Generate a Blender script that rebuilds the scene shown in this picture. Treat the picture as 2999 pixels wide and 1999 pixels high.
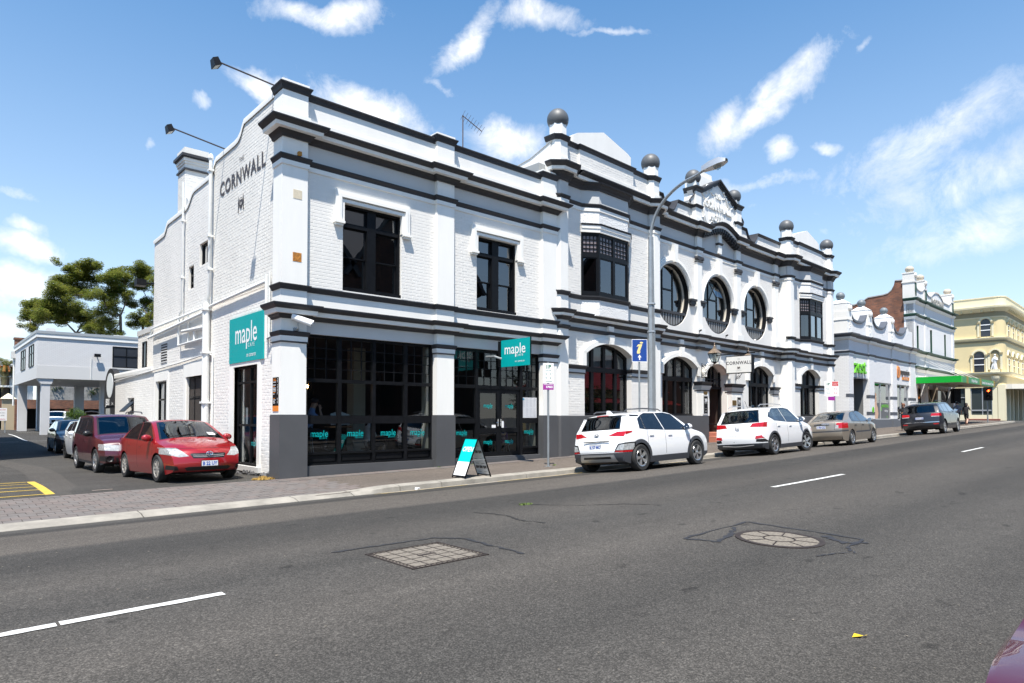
import bpy,bmesh,math,random
from math import sin,cos,pi,radians,sqrt
from mathutils import Vector,Matrix
random.seed(7)
for o in list(bpy.data.objects):bpy.data.objects.remove(o)
SC=bpy.context.scene
COL=SC.collection
# ---------------------------------------------------------------- camera
cam=bpy.data.cameras.new('Camera');camo=bpy.data.objects.new('Camera',cam);COL.objects.link(camo)
EYE=1.45
camo.location=(0,0,EYE)
camo.rotation_euler=(radians(90+1.5),0,radians(-42.0))
cam.sensor_width=36;cam.lens=1940/2999*36
cam.shift_y=0.05725;cam.clip_start=.05;cam.clip_end=6000
SC.camera=camo
SC.render.resolution_x=1024;SC.render.resolution_y=683
SC.view_settings.view_transform='Standard';SC.view_settings.look='None'
SC.view_settings.gamma=1;SC.view_settings.use_curve_mapping=False
SC.view_settings.exposure=0.87
# ---------------------------------------------------------------- sun and sky
SUNV=Vector((-1.35,-1.29,4.19)).normalized()          # towards the sun
SUN_EL=math.asin(SUNV.z)
sun=bpy.data.lights.new('Sun','SUN');sun.energy=5.0;sun.angle=radians(0.53);sun.color=(1,.94,.85)
suno=bpy.data.objects.new('Sun',sun);COL.objects.link(suno)
suno.rotation_euler=(-SUNV).to_track_quat('-Z','Y').to_euler();suno.location=(-20,-20,60)
world=bpy.data.worlds.new('World');SC.world=world;world.use_nodes=True
WN=world.node_tree.nodes;WL=world.node_tree.links;WN.clear()
def wn(t,**k):
 n=WN.new(t)
 for a,b in k.items():setattr(n,a,b)
 return n
w_out=wn('ShaderNodeOutputWorld');w_bg=wn('ShaderNodeBackground');w_sky=wn('ShaderNodeTexSky')
w_sky.sky_type='NISHITA';w_sky.sun_disc=False;w_sky.sun_elevation=SUN_EL
w_sky.sun_rotation=math.atan2(SUNV.x,SUNV.y);w_sky.altitude=50;w_sky.air_density=1.0;w_sky.dust_density=.15;w_sky.ozone_density=3.0
w_bg.inputs['Strength'].default_value=0.116
# clouds: noise over the sky dome, gathered into the cloud groups of that day; the rest of the dome carries sparse noise clouds
def wmath(op,a,b=None,c=None,clamp=False):
 n=wn('ShaderNodeMath',operation=op);n.use_clamp=clamp
 for i,v in enumerate((a,b,c)):
  if v is None:continue
  if isinstance(v,(int,float)):n.inputs[i].default_value=v
  else:WL.new(v,n.inputs[i])
 return n.outputs[0]
def wvec(op,a,b=None):
 n=wn('ShaderNodeVectorMath',operation=op)
 for i,v in enumerate((a,b)):
  if v is None:continue
  if isinstance(v,(tuple,Vector)):n.inputs[i].default_value=tuple(v)
  else:WL.new(v,n.inputs[i])
 return n
w_tc=wn('ShaderNodeTexCoord')
w_dir=wvec('NORMALIZE',w_tc.outputs['Generated']).outputs[0]
def wnoise(scale,detail,rough,dist=0,vec=None):
 n=wn('ShaderNodeTexNoise');n.inputs['Scale'].default_value=scale;n.inputs['Detail'].default_value=detail
 n.inputs['Roughness'].default_value=rough;n.inputs['Distortion'].default_value=dist
 WL.new(vec or w_dir,n.inputs['Vector']);return n
n_warp=wnoise(7.5,5,.62)
w_w=wvec('MULTIPLY',wvec('SUBTRACT',n_warp.outputs['Color'],(.5,.5,.5)).outputs[0],(.075,.075,.075)).outputs[0]
w_wd=wvec('ADD',w_dir,w_w).outputs[0]
YAW=radians(42)
_F=Vector((sin(YAW),cos(YAW),0));_R=Vector((cos(YAW),-sin(YAW),0))
def sky_dir(az,el):        # azimuth from the view axis to the right, elevation, degrees
 az=radians(az);el=radians(el)
 return(_F*cos(az)+_R*sin(az))*cos(el)+Vector((0,0,sin(el)))
# (azimuth, elevation, half length deg, half width deg, tilt deg, strength)
CLOUDS=[(-15.8,30.7,4.77,1.16,8,0.95),(-3.5,30.4,3.94,1.12,42,0.95),(2.9,31.5,3.89,1.1,-10,0.8),(-20.7,25.1,3.37,0.92,-16,0.9),(-11.9,24.5,4.96,1.92,-13,1.0),(-14.2,25.2,2.62,0.95,-20,0.8),(-0.6,22.5,3.12,1.5,-4,0.95),(21.7,24.3,4.89,1.19,36,1.0),(17.6,22.8,2.1,1.33,55,1.0),(22.5,20.6,1.03,1.22,60,0.8),(25.8,20.6,1.17,0.46,-15,0.6),(-25.8,23.5,0.66,0.54,0,0.6),(21.7,18.4,4.04,0.67,0,0.6),(20.5,16.7,1.25,0.48,-10,0.5),(8.4,30.0,3.41,0.37,-4,0.45),(27.7,26.4,1.1,0.34,30,0.4),(32.3,19.8,9.5,2.24,22,0.53),(34.1,16.5,8.69,2.46,14,0.5),(35.5,13.0,7.1,2.46,8,0.5),(-36.3,11.6,2.2,0.94,-3,0.9),(-36.7,12.8,1.4,0.59,0,0.7),(-36.9,8.6,3.15,1.45,2,0.85),(-37.3,6.0,2.36,1.03,0,0.8),(-6.2,26.7,1.77,0.48,-35,0.45),(-37.4,15.2,1.22,0.5,-10,0.6),(17.4,11.8,5.57,0.71,0,0.25),(-28.7,19.5,0.41,0.36,0,0.4),(26.0,14.4,1.73,0.47,0,0.3)]
mask=None
for az,el,hl,hw,tilt,st in CLOUDS:
 d=sky_dir(az,el)
 rt=Vector((d.y,-d.x,0)).normalized();up=rt.cross(d)
 a=radians(tilt)
 ax=rt*cos(a)+up*sin(a);ay=-rt*sin(a)+up*cos(a)
 rel=wvec('SUBTRACT',w_wd,d).outputs[0]
 p=wvec('DOT_PRODUCT',rel,ax/radians(hl)).outputs['Value']
 q=wvec('DOT_PRODUCT',rel,ay/radians(hw)).outputs['Value']
 r2=wmath('ADD',wmath('MULTIPLY',p,p),wmath('MULTIPLY',q,q))
 m=wmath('MULTIPLY',wmath('POWER',.30,r2),st)
 facing=wmath('GREATER_THAN',wvec('DOT_PRODUCT',w_dir,d).outputs['Value'],0.0)
 m=wmath('MULTIPLY',m,facing)
 mask=m if mask is None else wmath('MAXIMUM',mask,m)
n_det=wnoise(13,14,.72,.35)
n_gen=wnoise(3.2,7,.6,.3)
gen=wmath('MULTIPLY',wmath('SUBTRACT',n_gen.outputs['Fac'],.60,clamp=True),3.0)
behind=wmath('LESS_THAN',wvec('DOT_PRODUCT',w_dir,_F).outputs['Value'],.55)
mask=wmath('MAXIMUM',mask,wmath('MULTIPLY',gen,behind))
nd=wmath('SUBTRACT',n_det.outputs['Fac'],.5)
amp=wmath('MULTIPLY',wmath('SQRT',mask),2.6)
dens=wmath('MULTIPLY',wmath('SUBTRACT',wmath('MULTIPLY_ADD',nd,amp,mask),.20,clamp=True),1.25,clamp=True)
sepd=wn('ShaderNodeSeparateXYZ');WL.new(w_dir,sepd.inputs[0])
# thin haze of cloud towards the horizon
hz=wmath('MULTIPLY',wmath('POWER',wmath('SUBTRACT',1.0,sepd.outputs['Z'],clamp=True),2.4),.72)
hzm=wn('ShaderNodeMixRGB');WL.new(hz,hzm.inputs['Fac']);hzm.inputs['Color2'].default_value=(4.9,5.05,5.25,1)
w_mix=wn('ShaderNodeMixRGB');WL.new(dens,w_mix.inputs['Fac']);w_hs=wn('ShaderNodeHueSaturation');w_hs.inputs['Saturation'].default_value=1.36;w_hs.inputs['Hue'].default_value=.493;WL.new(w_sky.outputs[0],w_hs.inputs['Color']);WL.new(w_hs.outputs[0],hzm.inputs['Color1']);WL.new(hzm.outputs[0],w_mix.inputs['Color1'])
n_sh=wnoise(9,6,.6,.2);w_cs=wn('ShaderNodeMixRGB');w_cs.inputs['Color1'].default_value=(4.3,4.6,5.1,1);w_cs.inputs['Color2'].default_value=(6.4,6.4,6.4,1);WL.new(wmath('MULTIPLY_ADD',n_sh.outputs['Fac'],2.4,-.6,True),w_cs.inputs['Fac']);WL.new(w_cs.outputs[0],w_mix.inputs['Color2'])
WL.new(w_mix.outputs[0],w_bg.inputs['Color']);WL.new(w_bg.outputs[0],w_out.inputs['Surface'])
# ---------------------------------------------------------------- materials
MATS={}
def mat(name,col=(.5,.5,.5),rough=.6,metal=0,noise=None,bump=None,coat=0,spec=None,emit=None,trans=None,back=None,alpha=None):
 """noise=(scale, amount, detail[, stretch]) mottles the colour; bump=(scale, strength[, distance])"""
 if name in MATS:return MATS[name]
 m=bpy.data.materials.new(name);m.use_nodes=True;MATS[name]=m
 nt=m.node_tree;N=nt.nodes;L=nt.links;b=N['Principled BSDF']
 b.inputs['Base Color'].default_value=(*col,1);b.inputs['Roughness'].default_value=rough;b.inputs['Metallic'].default_value=metal
 if coat:b.inputs['Coat Weight'].default_value=coat;b.inputs['Coat Roughness'].default_value=.03
 if spec is not None:b.inputs['Specular IOR Level'].default_value=spec
 if trans:b.inputs['Transmission Weight'].default_value=trans
 if emit:b.inputs['Emission Color'].default_value=(*emit[:3],1);b.inputs['Emission Strength'].default_value=emit[3]
 tc=N.new('ShaderNodeNewGeometry').outputs['Position']
 if noise:
  sc,amt,det=noise[:3]
  mp=N.new('ShaderNodeMapping');L.new(tc,mp.inputs['Vector'])
  mp.inputs['Scale'].default_value=noise[3]if len(noise)>3 else(1,1,1)
  n1=N.new('ShaderNodeTexNoise');n1.inputs['Scale'].default_value=sc;n1.inputs['Detail'].default_value=det;n1.inputs['Roughness'].default_value=.65
  L.new(mp.outputs[0],n1.inputs['Vector'])
  mr=N.new('ShaderNodeMapRange');mr.inputs['From Min'].default_value=.25;mr.inputs['From Max'].default_value=.75
  mr.inputs['To Min'].default_value=1-amt;mr.inputs['To Max'].default_value=1+amt;L.new(n1.outputs['Fac'],mr.inputs['Value'])
  mx=N.new('ShaderNodeVectorMath');mx.operation='MULTIPLY';mx.inputs[0].default_value=col
  L.new(mr.outputs[0],mx.inputs[1]);L.new(mx.outputs[0],b.inputs['Base Color'])
  mr2=N.new('ShaderNodeMapRange');mr2.inputs['To Min'].default_value=max(0,rough-.08);mr2.inputs['To Max'].default_value=min(1,rough+.08)
  L.new(n1.outputs['Fac'],mr2.inputs['Value']);L.new(mr2.outputs[0],b.inputs['Roughness'])
 if bump:
  n2=N.new('ShaderNodeTexNoise');n2.inputs['Scale'].default_value=bump[0];n2.inputs['Detail'].default_value=4
  L.new(tc,n2.inputs['Vector'])
  bp=N.new('ShaderNodeBump');bp.inputs['Strength'].default_value=bump[1];bp.inputs['Distance'].default_value=bump[2]if len(bump)>2 else .01
  L.new(n2.outputs['Fac'],bp.inputs['Height']);L.new(bp.outputs[0],b.inputs['Normal'])
 if back is not None:
  g=N.new('ShaderNodeNewGeometry');d=N.new('ShaderNodeBsdfDiffuse');d.inputs['Color'].default_value=(*back,1)
  ms=N.new('ShaderNodeMixShader');L.new(g.outputs['Backfacing'],ms.inputs[0]);L.new(b.outputs[0],ms.inputs[1]);L.new(d.outputs[0],ms.inputs[2])
  L.new(ms.outputs[0],N['Material Output'].inputs['Surface'])
 return m
def glass_mat(name,tint=(.6,.66,.66),ior=1.5,see=.8,rough=.0,wav=0,refl=1.85):
 """a thin pane: Fresnel reflection over a tinted see-through layer"""
 if name in MATS:return MATS[name]
 m=bpy.data.materials.new(name);m.use_nodes=True;MATS[name]=m
 N=m.node_tree.nodes;L=m.node_tree.links;N.remove(N['Principled BSDF'])
 tr=N.new('ShaderNodeBsdfTransparent');tr.inputs['Color'].default_value=tuple(c*see for c in tint)+(1,)
 gl=N.new('ShaderNodeBsdfGlossy');gl.inputs['Roughness'].default_value=rough;gl.inputs['Color'].default_value=(.95,.97,1,1)
 gi=N.new('ShaderNodeNewGeometry');dt=N.new('ShaderNodeVectorMath');dt.operation='DOT_PRODUCT';L.new(gi.outputs['Normal'],dt.inputs[0]);L.new(gi.outputs['Incoming'],dt.inputs[1])
 def mth(op,a,b=None,cl=False):
  n=N.new('ShaderNodeMath');n.operation=op;n.use_clamp=cl
  for i,v in enumerate((a,b)):
   if v is None:continue
   if isinstance(v,(int,float)):n.inputs[i].default_value=v
   else:L.new(v,n.inputs[i])
  return n.outputs[0]
 f0=((ior-1)/(ior+1))**2
 sch=mth('MULTIPLY_ADD',mth('POWER',mth('SUBTRACT',1.0,mth('ABSOLUTE',dt.outputs['Value']),True),5.0),1-f0);sch.node.inputs[2].default_value=f0
 if wav:
  nz=N.new('ShaderNodeTexNoise');nz.inputs['Scale'].default_value=1.6;g=N.new('ShaderNodeNewGeometry');L.new(g.outputs['Position'],nz.inputs['Vector'])
  bp=N.new('ShaderNodeBump');bp.inputs['Strength'].default_value=wav;bp.inputs['Distance'].default_value=.02;L.new(nz.outputs['Fac'],bp.inputs['Height'])
  L.new(bp.outputs[0],gl.inputs['Normal'])
 mu=mth('MULTIPLY',sch,refl,True)       # both faces of the pane reflect
 ms=N.new('ShaderNodeMixShader');L.new(mu,ms.inputs[0]);L.new(tr.outputs[0],ms.inputs[1]);L.new(gl.outputs[0],ms.inputs[2])
 L.new(ms.outputs[0],N['Material Output'].inputs['Surface'])
 return m
# ---------------------------------------------------------------- mesh helpers
NOSPLIT=('letter','print','crown','limbs','frond','foliage','brickwork','paver','crest','characters','glazing_bar','eyes','hair','tyre','rim','wheel_well','interior','lining','badge','roses','bottles','batten','stripe','iron','grille','kerb_stone','stalk','frame','reflector')
class Frame:
 """local facade frame: s along the wall, n into the building, z up"""
 def __init__(f,ox,oy,ang=0.0,oz=0.0):
  f.o=Vector((ox,oy,oz));f.u=Vector((cos(ang),sin(ang),0));f.n=Vector((-sin(ang),cos(ang),0));f.ang=ang
 def __call__(f,s,n,z):return f.o+f.u*s+f.n*n+Vector((0,0,z))
WORLD=Frame(0,0,0)
class MB:
 def __init__(m,F=WORLD):m.v=[];m.f=[];m.F=F;m.mi=[];m.cur=0
 def vert(m,s,n,z):m.v.append(tuple(m.F(s,n,z)));return len(m.v)-1
 def face(m,*ix):m.f.append(tuple(ix));m.mi.append(m.cur)
 def quad(m,a,b,c,d):i=[m.vert(*p)for p in(a,b,c,d)];m.face(*i)
 def poly(m,pts):m.face(*[m.vert(*p)for p in pts])
 def box(m,s0,s1,n0,n1,z0,z1,skip=''):
  i=[m.vert(s,n,z)for z in(z0,z1)for n in(n0,n1)for s in(s0,s1)]
  for k,q in(('b',(0,2,3,1)),('t',(4,5,7,6)),('f',(0,1,5,4)),('k',(2,6,7,3)),('l',(0,4,6,2)),('r',(1,3,7,5))):
   if k not in skip:m.face(*[i[j]for j in q])
 def prism(m,pts,n0,n1):            # polygon in (s,z) extruded along n
  a=[m.vert(s,n0,z)for s,z in pts];b=[m.vert(s,n1,z)for s,z in pts];k=len(pts)
  m.face(*a);m.face(*reversed(b))
  for i in range(k):m.face(a[i],b[i],b[(i+1)%k],a[(i+1)%k])
 def slab(m,pts,z0,z1):             # polygon in (s,n) extruded along z
  a=[m.vert(s,n,z0)for s,n in pts];b=[m.vert(s,n,z1)for s,n in pts];k=len(pts)
  m.face(*reversed(a));m.face(*b)
  for i in range(k):m.face(a[i],a[(i+1)%k],b[(i+1)%k],b[i])
 def strip(m,rows,closed=False):     # rows of equal numbers of points -> quads
  ids=[[m.vert(*p)for p in r]for r in rows]
  for a,b in zip(ids,ids[1:]):
   k=len(a)
   for j in range(k if closed else k-1):m.face(a[j],a[(j+1)%k],b[(j+1)%k],b[j])
  return ids
 def sweep(m,path,prof,caps=True):  # profile [(out,z)] along plan path [(s,n)], mitred
  rows=[];P=[Vector(p)for p in path];k=len(P)
  for i,p in enumerate(P):
   d0=(P[i]-P[i-1]).normalized()if i else None
   d1=(P[i+1]-P[i]).normalized()if i<k-1 else None
   d0=d0 or d1;d1=d1 or d0
   o0=Vector((d0.y,-d0.x));o1=Vector((d1.y,-d1.x));b=(o0+o1);
   b=b/max(.35,b.dot(o0))if b.length>1e-6 else o0
   rows.append([(p.x+b.x*q,p.y+b.y*q,z)for q,z in prof])
  ids=m.strip(rows)
  if caps:m.face(*reversed(ids[0]));m.face(*ids[-1])
 def tube(m,pts,r,seg=8,cap=True):
  P=[Vector(p)for p in pts];R=r if isinstance(r,(list,tuple))else[r]*len(P);rows=[];prev=None
  for i,p in enumerate(P):
   d=(P[min(i+1,len(P)-1)]-P[max(i-1,0)]).normalized()
   a=prev if prev is not None else(Vector((0,0,1))if abs(d.z)<.9 else Vector((1,0,0)))
   x=(a-d*a.dot(d)).normalized();y=d.cross(x);prev=x
   rows.append([tuple(p+(x*cos(t)+y*sin(t))*R[i])for t in[2*pi*j/seg for j in range(seg)]])
  ids=m.strip(rows,True)
  if cap:m.face(*reversed(ids[0]));m.face(*ids[-1])
 def lathe(m,c,prof,seg=24,axis='z',a0=0,a1=2*pi):   # prof [(r,h)]
  rows=[];full=abs(a1-a0-2*pi)<1e-6
  for r,h in prof:
   row=[]
   for j in range(seg if full else seg+1):
    t=a0+(a1-a0)*j/seg;x,y=r*cos(t),r*sin(t)
    row.append((c[0]+x,c[1]+y,c[2]+h)if axis=='z' else((c[0]+x,c[1]+h,c[2]+y)if axis=='y' else(c[0]+h,c[1]+x,c[2]+y)))
   rows.append(row)
  m.strip(rows,full)
 def pieces(m):
  n=len(m.v);par=list(range(n))
  def find(i):
   while par[i]!=i:par[i]=par[par[i]];i=par[i]
   return i
  for f in m.f:
   a=find(f[0])
   for i in f[1:]:par[find(i)]=a
  q={}
  for i in range(n):                       # corners that meet count as joined
   k=(round(m.v[i][0],3),round(m.v[i][1],3),round(m.v[i][2],3))
   if k in q:par[find(i)]=find(q[k])
   else:q[k]=i
  isl={}
  for i in range(n):isl.setdefault(find(i),[]).append(i)
  ks=list(isl);box=[([min(m.v[i][a]for i in isl[k])for a in range(3)],[max(m.v[i][a]for i in isl[k])for a in range(3)])for k in ks]
  if len(ks)>60:return None
  g=list(range(len(ks)))
  def fg(i):
   while g[i]!=i:i=g[i]
   return i
  for i in range(len(ks)):
   for j in range(i):
    (a0,a1),(b0,b1)=box[i],box[j];gap=sqrt(sum(max(0,b0[k]-a1[k],a0[k]-b1[k])**2 for k in range(3)));sz=max(max(a1[k]-a0[k]for k in range(3)),max(b1[k]-b0[k]for k in range(3)))
    if gap<.12*sz:g[fg(i)]=fg(j)
  own={}
  for x,k in enumerate(ks):
   for i in isl[k]:own[i]=fg(x)
  return own if len(set(own.values()))>1 else None
 def build(m,name,material,parent=None,smooth=None,local=False,doubles=False):
  if parent is not None and 1<len(m.f)<2500 and not isinstance(material,(list,tuple))and not any(k in name for k in NOSPLIT):
   own=m.pieces()
   if own:
    last=None
    for c in sorted(set(own.values())):
     q=MB(m.F);mp={}
     for f in m.f:
      if own[f[0]]==c:
       for i in f:
        if i not in mp:mp[i]=len(q.v);q.v.append(m.v[i])
       q.face(*[mp[i]for i in f])
     last=q._build(name,material,parent,smooth,local,doubles)
    return last
  return m._build(name,material,parent,smooth,local,doubles)
 def _build(m,name,material,parent=None,smooth=None,local=False,doubles=False):
  me=bpy.data.meshes.new(name);me.from_pydata(m.v,[],m.f)
  mats=material if isinstance(material,(list,tuple))else[material]
  for x in mats:me.materials.append(x)
  if len(mats)>1:me.polygons.foreach_set('material_index',m.mi)
  bm=bmesh.new();bm.from_mesh(me)
  if doubles:bmesh.ops.remove_doubles(bm,verts=bm.verts,dist=1e-5)
  bmesh.ops.recalc_face_normals(bm,faces=bm.faces);bm.to_mesh(me);bm.free()
  if smooth:smooth_mesh(me,smooth)
  return link(name,me,parent,local)
def smooth_mesh(me,ang=35):
 me.polygons.foreach_set('use_smooth',[True]*len(me.polygons))
 try:me.set_sharp_from_angle(angle=radians(ang))
 except Exception:pass
def link(name,me,parent=None,local=False):
 o=bpy.data.objects.new(name,me);COL.objects.link(o)
 if parent:
  o.parent=parent
  if not local:o.location=-world_loc(parent)
 return o
def world_loc(o):
 l=Vector(o.location);p=o.parent
 while p:l=l+Vector(p.location);p=p.parent
 return l
def tag(o,label,cat,group=None,kind=None):
 if label:o['label']=label
 if cat:o['category']=cat
 if group:o['group']=group
 if kind:o['kind']=kind
 return o
def thing(name,label,cat,loc=(0,0,0),group=None,rot=None):
 o=bpy.data.objects.new(name,None);COL.objects.link(o);o.location=loc;o.empty_display_size=.2
 if rot:o.rotation_euler=rot
 return tag(o,label,cat,group)
def group_part(name,parent):             # an Empty that gathers sub-parts of a part
 o=bpy.data.objects.new(name,None);COL.objects.link(o);o.parent=parent;o.empty_display_size=.1
 return o
def copy_tree(o,parent=None):
 c=o.copy();COL.objects.link(c);c.parent=parent
 for ch in list(o.children):copy_tree(ch,c)
 return c
_fcache={}
def text_geo(s,size=1.0,sx=1.0,align='CENTER',space=1.0,shear=0.0,bold=0.0):
 key=(s,align,space,shear,round(bold/size,3))
 if key not in _fcache:
  cu=bpy.data.curves.new('t','FONT');cu.body=s;cu.align_x=align;cu.align_y='BOTTOM_BASELINE';cu.resolution_u=3;cu.space_character=space;cu.shear=shear;cu.offset=key[4]
  to=bpy.data.objects.new('t',cu);COL.objects.link(to);bpy.context.view_layer.update()
  me=to.to_mesh();_fcache[key]=([tuple(v.co)for v in me.vertices],[tuple(p.vertices)for p in me.polygons])
  to.to_mesh_clear();bpy.data.objects.remove(to)
 v,f=_fcache[key]
 return[(x*size*sx,y*size)for x,y,_ in v],f
def add_text(mb,s,fn,size,sx=1.0,align='CENTER',space=1.0,depth=0,shear=0.0,bold=0):
 """fn maps (text x, text y, height above the surface) to frame coordinates"""
 pts,faces=text_geo(s,size,sx,align,space,shear,bold)
 for off in(0,):
  b=len(mb.v)
  for x,y in pts:mb.vert(*fn(x+off,y,depth+abs(off)*.01))
  for f in faces:mb.face(*[b+i for i in f])
  if depth:
   b0=len(mb.v)
   for x,y in pts:mb.vert(*fn(x+off,y,0))
   from collections import Counter
   ed=Counter()
   for f in faces:
    for i in range(len(f)):ed[tuple(sorted((f[i],f[(i+1)%len(f)])))]+=1
   for(i,j),c in ed.items():
    if c==1:mb.face(b+i,b+j,b0+j,b0+i)
# palette
M_white=mat('painted_white_wall',(.83,.815,.775),.55,noise=(1.1,.06,7,(1.6,1.6,.22)),bump=(60,.12,.004))
M_white2=mat('white_trim_paint',(.86,.845,.80),.45,noise=(1.3,.045,7,(2,2,.3)))
M_offw=mat('weathered_white_brick',(.72,.70,.655),.6,noise=(.8,.09,8,(1,1,.5)),bump=(70,.2,.004))
M_wbrick=mat('white_painted_brick',(.77,.75,.71),.55,noise=(.9,.07,8,(1,1,.45)),bump=(80,.25,.004))
M_grey=mat('pale_grey_frieze_paint',(.56,.56,.55),.55,noise=(1.5,.03,4))
M_dark=mat('charcoal_trim_paint',(.044,.044,.048),.5,spec=.3,noise=(3,.12,5))
M_plinth=mat('charcoal_plinth_paint',(.075,.076,.080),.6,noise=(1.6,.10,6),bump=(45,.25,.006))
M_black=mat('black_joinery_paint',(.007,.0075,.009),.38,spec=.18,noise=(6,.3,4))
M_stucco=mat('roughcast_white',(.78,.78,.77),.8,bump=(26,1.0,.03))
M_glass=glass_mat('shop_glass',(.75,.8,.8),1.5,.8,wav=.02)
M_glass_up=glass_mat('old_window_glass',(.5,.55,.56),1.55,.45,wav=.05,refl=3.2)
M_room=mat('dark_room',(.022,.02,.018),.8)
M_pipe=mat('painted_pipe',(.72,.73,.71),.4,noise=(3,.05,4))
M_galv=mat('galvanised_steel',(.36,.385,.40),.42,.55,noise=(5,.14,6))
M_teal=mat('teal_sign_paint',(.0,.36,.36),.3)
M_sgw=mat('sign_white',(.85,.85,.85),.35)
# ================================================================ ground
BEND=0.0384
def softp(x,k=3.0):return .5*(x+sqrt(x*x+k*k))
def yb(X):return BEND*(softp(X-15.2)-softp(-60-15.2))
def zk(X):
 z=-.24+.0128*X+.004*softp(X-13)
 if X>78:z-=.014*softp(X-84)
 if X<-10:z+=.006*softp(-10-X)
 return z
def zroad(X,v):return zk(X)+.30-.30*((v-5.6)/6.65)**2
def sstep(a,b,x):
 t=max(0,min(1,(x-a)/(b-a)));return t*t*(3-2*t)
def drop(X):return sstep(6.5,7.5,X)                  # 0 where the kerb is dropped for the lane, 1 where it stands
def zfac(X):return zk(X)+.13+.08*sstep(10,34,X)
def zfoot(X,v):
 k0=zk(X)+.06+.07*drop(X);t=max(0,min(1,(v-12.45)/(15.4-12.45)))
 return k0+(zfac(X)-k0)*t
def zlane(Y):
 pts=[(12,-.05),(15.4,-.04),(17,-.06),(20,-.10),(25,-.125),(38,-.12),(48,.06),(58.7,.20),(75,.3),(120,.5)]
 for(a,za),(b,zb)in zip(pts,pts[1:]):
  if Y<=b:return za+(zb-za)*sstep(0,1,(Y-a)/(b-a))if Y>a else za
 return pts[-1][1]
def frange(a,b,n):return[a+(b-a)*i/n for i in range(n+1)]
def sheet(name,xs,vs,fn,m,parent=None,bend=True):
 mb=MB();mb.strip([[(x,v+(yb(x)if bend else 0),fn(x,v))for v in vs]for x in xs])
 return mb.build(name,m,parent,smooth=60)
# asphalt: aggregate speckle, lengthwise wear bands, patches
def asphalt(name,base,band=None,speck=.5,patch=.10):
 m=bpy.data.materials.new(name);m.use_nodes=True;N=m.node_tree.nodes;L=m.node_tree.links;b=N['Principled BSDF']
 g=N.new('ShaderNodeNewGeometry').outputs['Position']
 def noise(sc,det,ro=.6,mp=None):
  n=N.new('ShaderNodeTexNoise');n.inputs['Scale'].default_value=sc;n.inputs['Detail'].default_value=det;n.inputs['Roughness'].default_value=ro
  if mp:
   q=N.new('ShaderNodeMapping');q.inputs['Scale'].default_value=mp;L.new(g,q.inputs['Vector']);L.new(q.outputs[0],n.inputs['Vector'])
  else:L.new(g,n.inputs['Vector'])
  return n.outputs['Fac']
 def mr(v,a,b2,c,d):
  n=N.new('ShaderNodeMapRange');n.inputs['From Min'].default_value=a;n.inputs['From Max'].default_value=b2;n.inputs['To Min'].default_value=c;n.inputs['To Max'].default_value=d
  L.new(v,n.inputs['Value']);return n.outputs[0]
 def mul(a,b2):
  n=N.new('ShaderNodeMath');n.operation='MULTIPLY';L.new(a,n.inputs[0])
  if isinstance(b2,float):n.inputs[1].default_value=b2
  else:L.new(b2,n.inputs[1])
  return n.outputs[0]
 vor=N.new('ShaderNodeTexVoronoi');vor.inputs['Scale'].default_value=130;L.new(g,vor.inputs['Vector'])
 sepc=N.new('ShaderNodeSeparateColor');L.new(vor.outputs['Color'],sepc.inputs[0])
 pw=N.new('ShaderNodeMath');pw.operation='POWER';L.new(sepc.outputs[0],pw.inputs[0]);pw.inputs[1].default_value=2.2
 val=mr(pw.outputs[0],0,1,1-speck,1+speck*1.9)
 val=mul(val,mr(noise(38,3),.3,.7,.75,1.25))
 val=mul(val,mr(noise(.55,5,.6,(.35,1,1)),.3,.7,1-patch,1+patch))
 val=mul(val,mr(noise(5,6),.3,.7,.92,1.08))
 val=mul(val,mr(noise(.9,7,.7,(.05,1.6,1)),.3,.7,.88,1.12))
 val=mul(val,mr(noise(2.6,2,.4,(1,1.6,1)),.24,.30,.55,1.0))
 if band:
  sx=N.new('ShaderNodeSeparateXYZ');L.new(g,sx.inputs[0])
  ad=N.new('ShaderNodeMath');ad.operation='MULTIPLY_ADD';L.new(noise(.35,4,.5,(.5,1.2,1)),ad.inputs[0]);ad.inputs[1].default_value=.5
  L.new(sx.outputs['Y'],ad.inputs[2])
  # the bands follow the bend of the street
  xm=N.new('ShaderNodeMath');xm.operation='SUBTRACT';L.new(sx.outputs['X'],xm.inputs[0]);xm.inputs[1].default_value=15.2;
  mx0=N.new('ShaderNodeMath');mx0.operation='MAXIMUM';L.new(xm.outputs[0],mx0.inputs[0]);mx0.inputs[1].default_value=0
  mm=N.new('ShaderNodeMath');mm.operation='MULTIPLY_ADD';L.new(mx0.outputs[0],mm.inputs[0]);mm.inputs[1].default_value=-BEND;L.new(ad.outputs[0],mm.inputs[2])
  rg=mr(mm.outputs[0],0,14,0,1)
  cr=N.new('ShaderNodeValToRGB');cr.color_ramp.interpolation='LINEAR';L.new(rg,cr.inputs[0])
  el=cr.color_ramp.elements
  while len(el)>1:el.remove(el[-1])
  for i,(p,c)in enumerate(band):
   e=el[0]if i==0 else el.new(p/14);e.position=p/14;e.color=(c[0],c[1],c[2],1)
  colv=cr.outputs['Color']
 vm=N.new('ShaderNodeVectorMath');vm.operation='SCALE'
 if band:L.new(colv,vm.inputs[0])
 else:vm.inputs[0].default_value=base
 L.new(val,vm.inputs['Scale']);L.new(vm.outputs[0],b.inputs['Base Color'])
 b.inputs['Roughness'].default_value=.88;b.inputs['Specular IOR Level'].default_value=.25
 bp=N.new('ShaderNodeBump');bp.inputs['Strength'].default_value=.5;bp.inputs['Distance'].default_value=.012;L.new(val,bp.inputs['Height']);L.new(bp.outputs[0],b.inputs['Normal'])
 return m
def G(c,w=0):c*=1.16;return(c*(1.06+w),c,c*(.91-w*.7))
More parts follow.
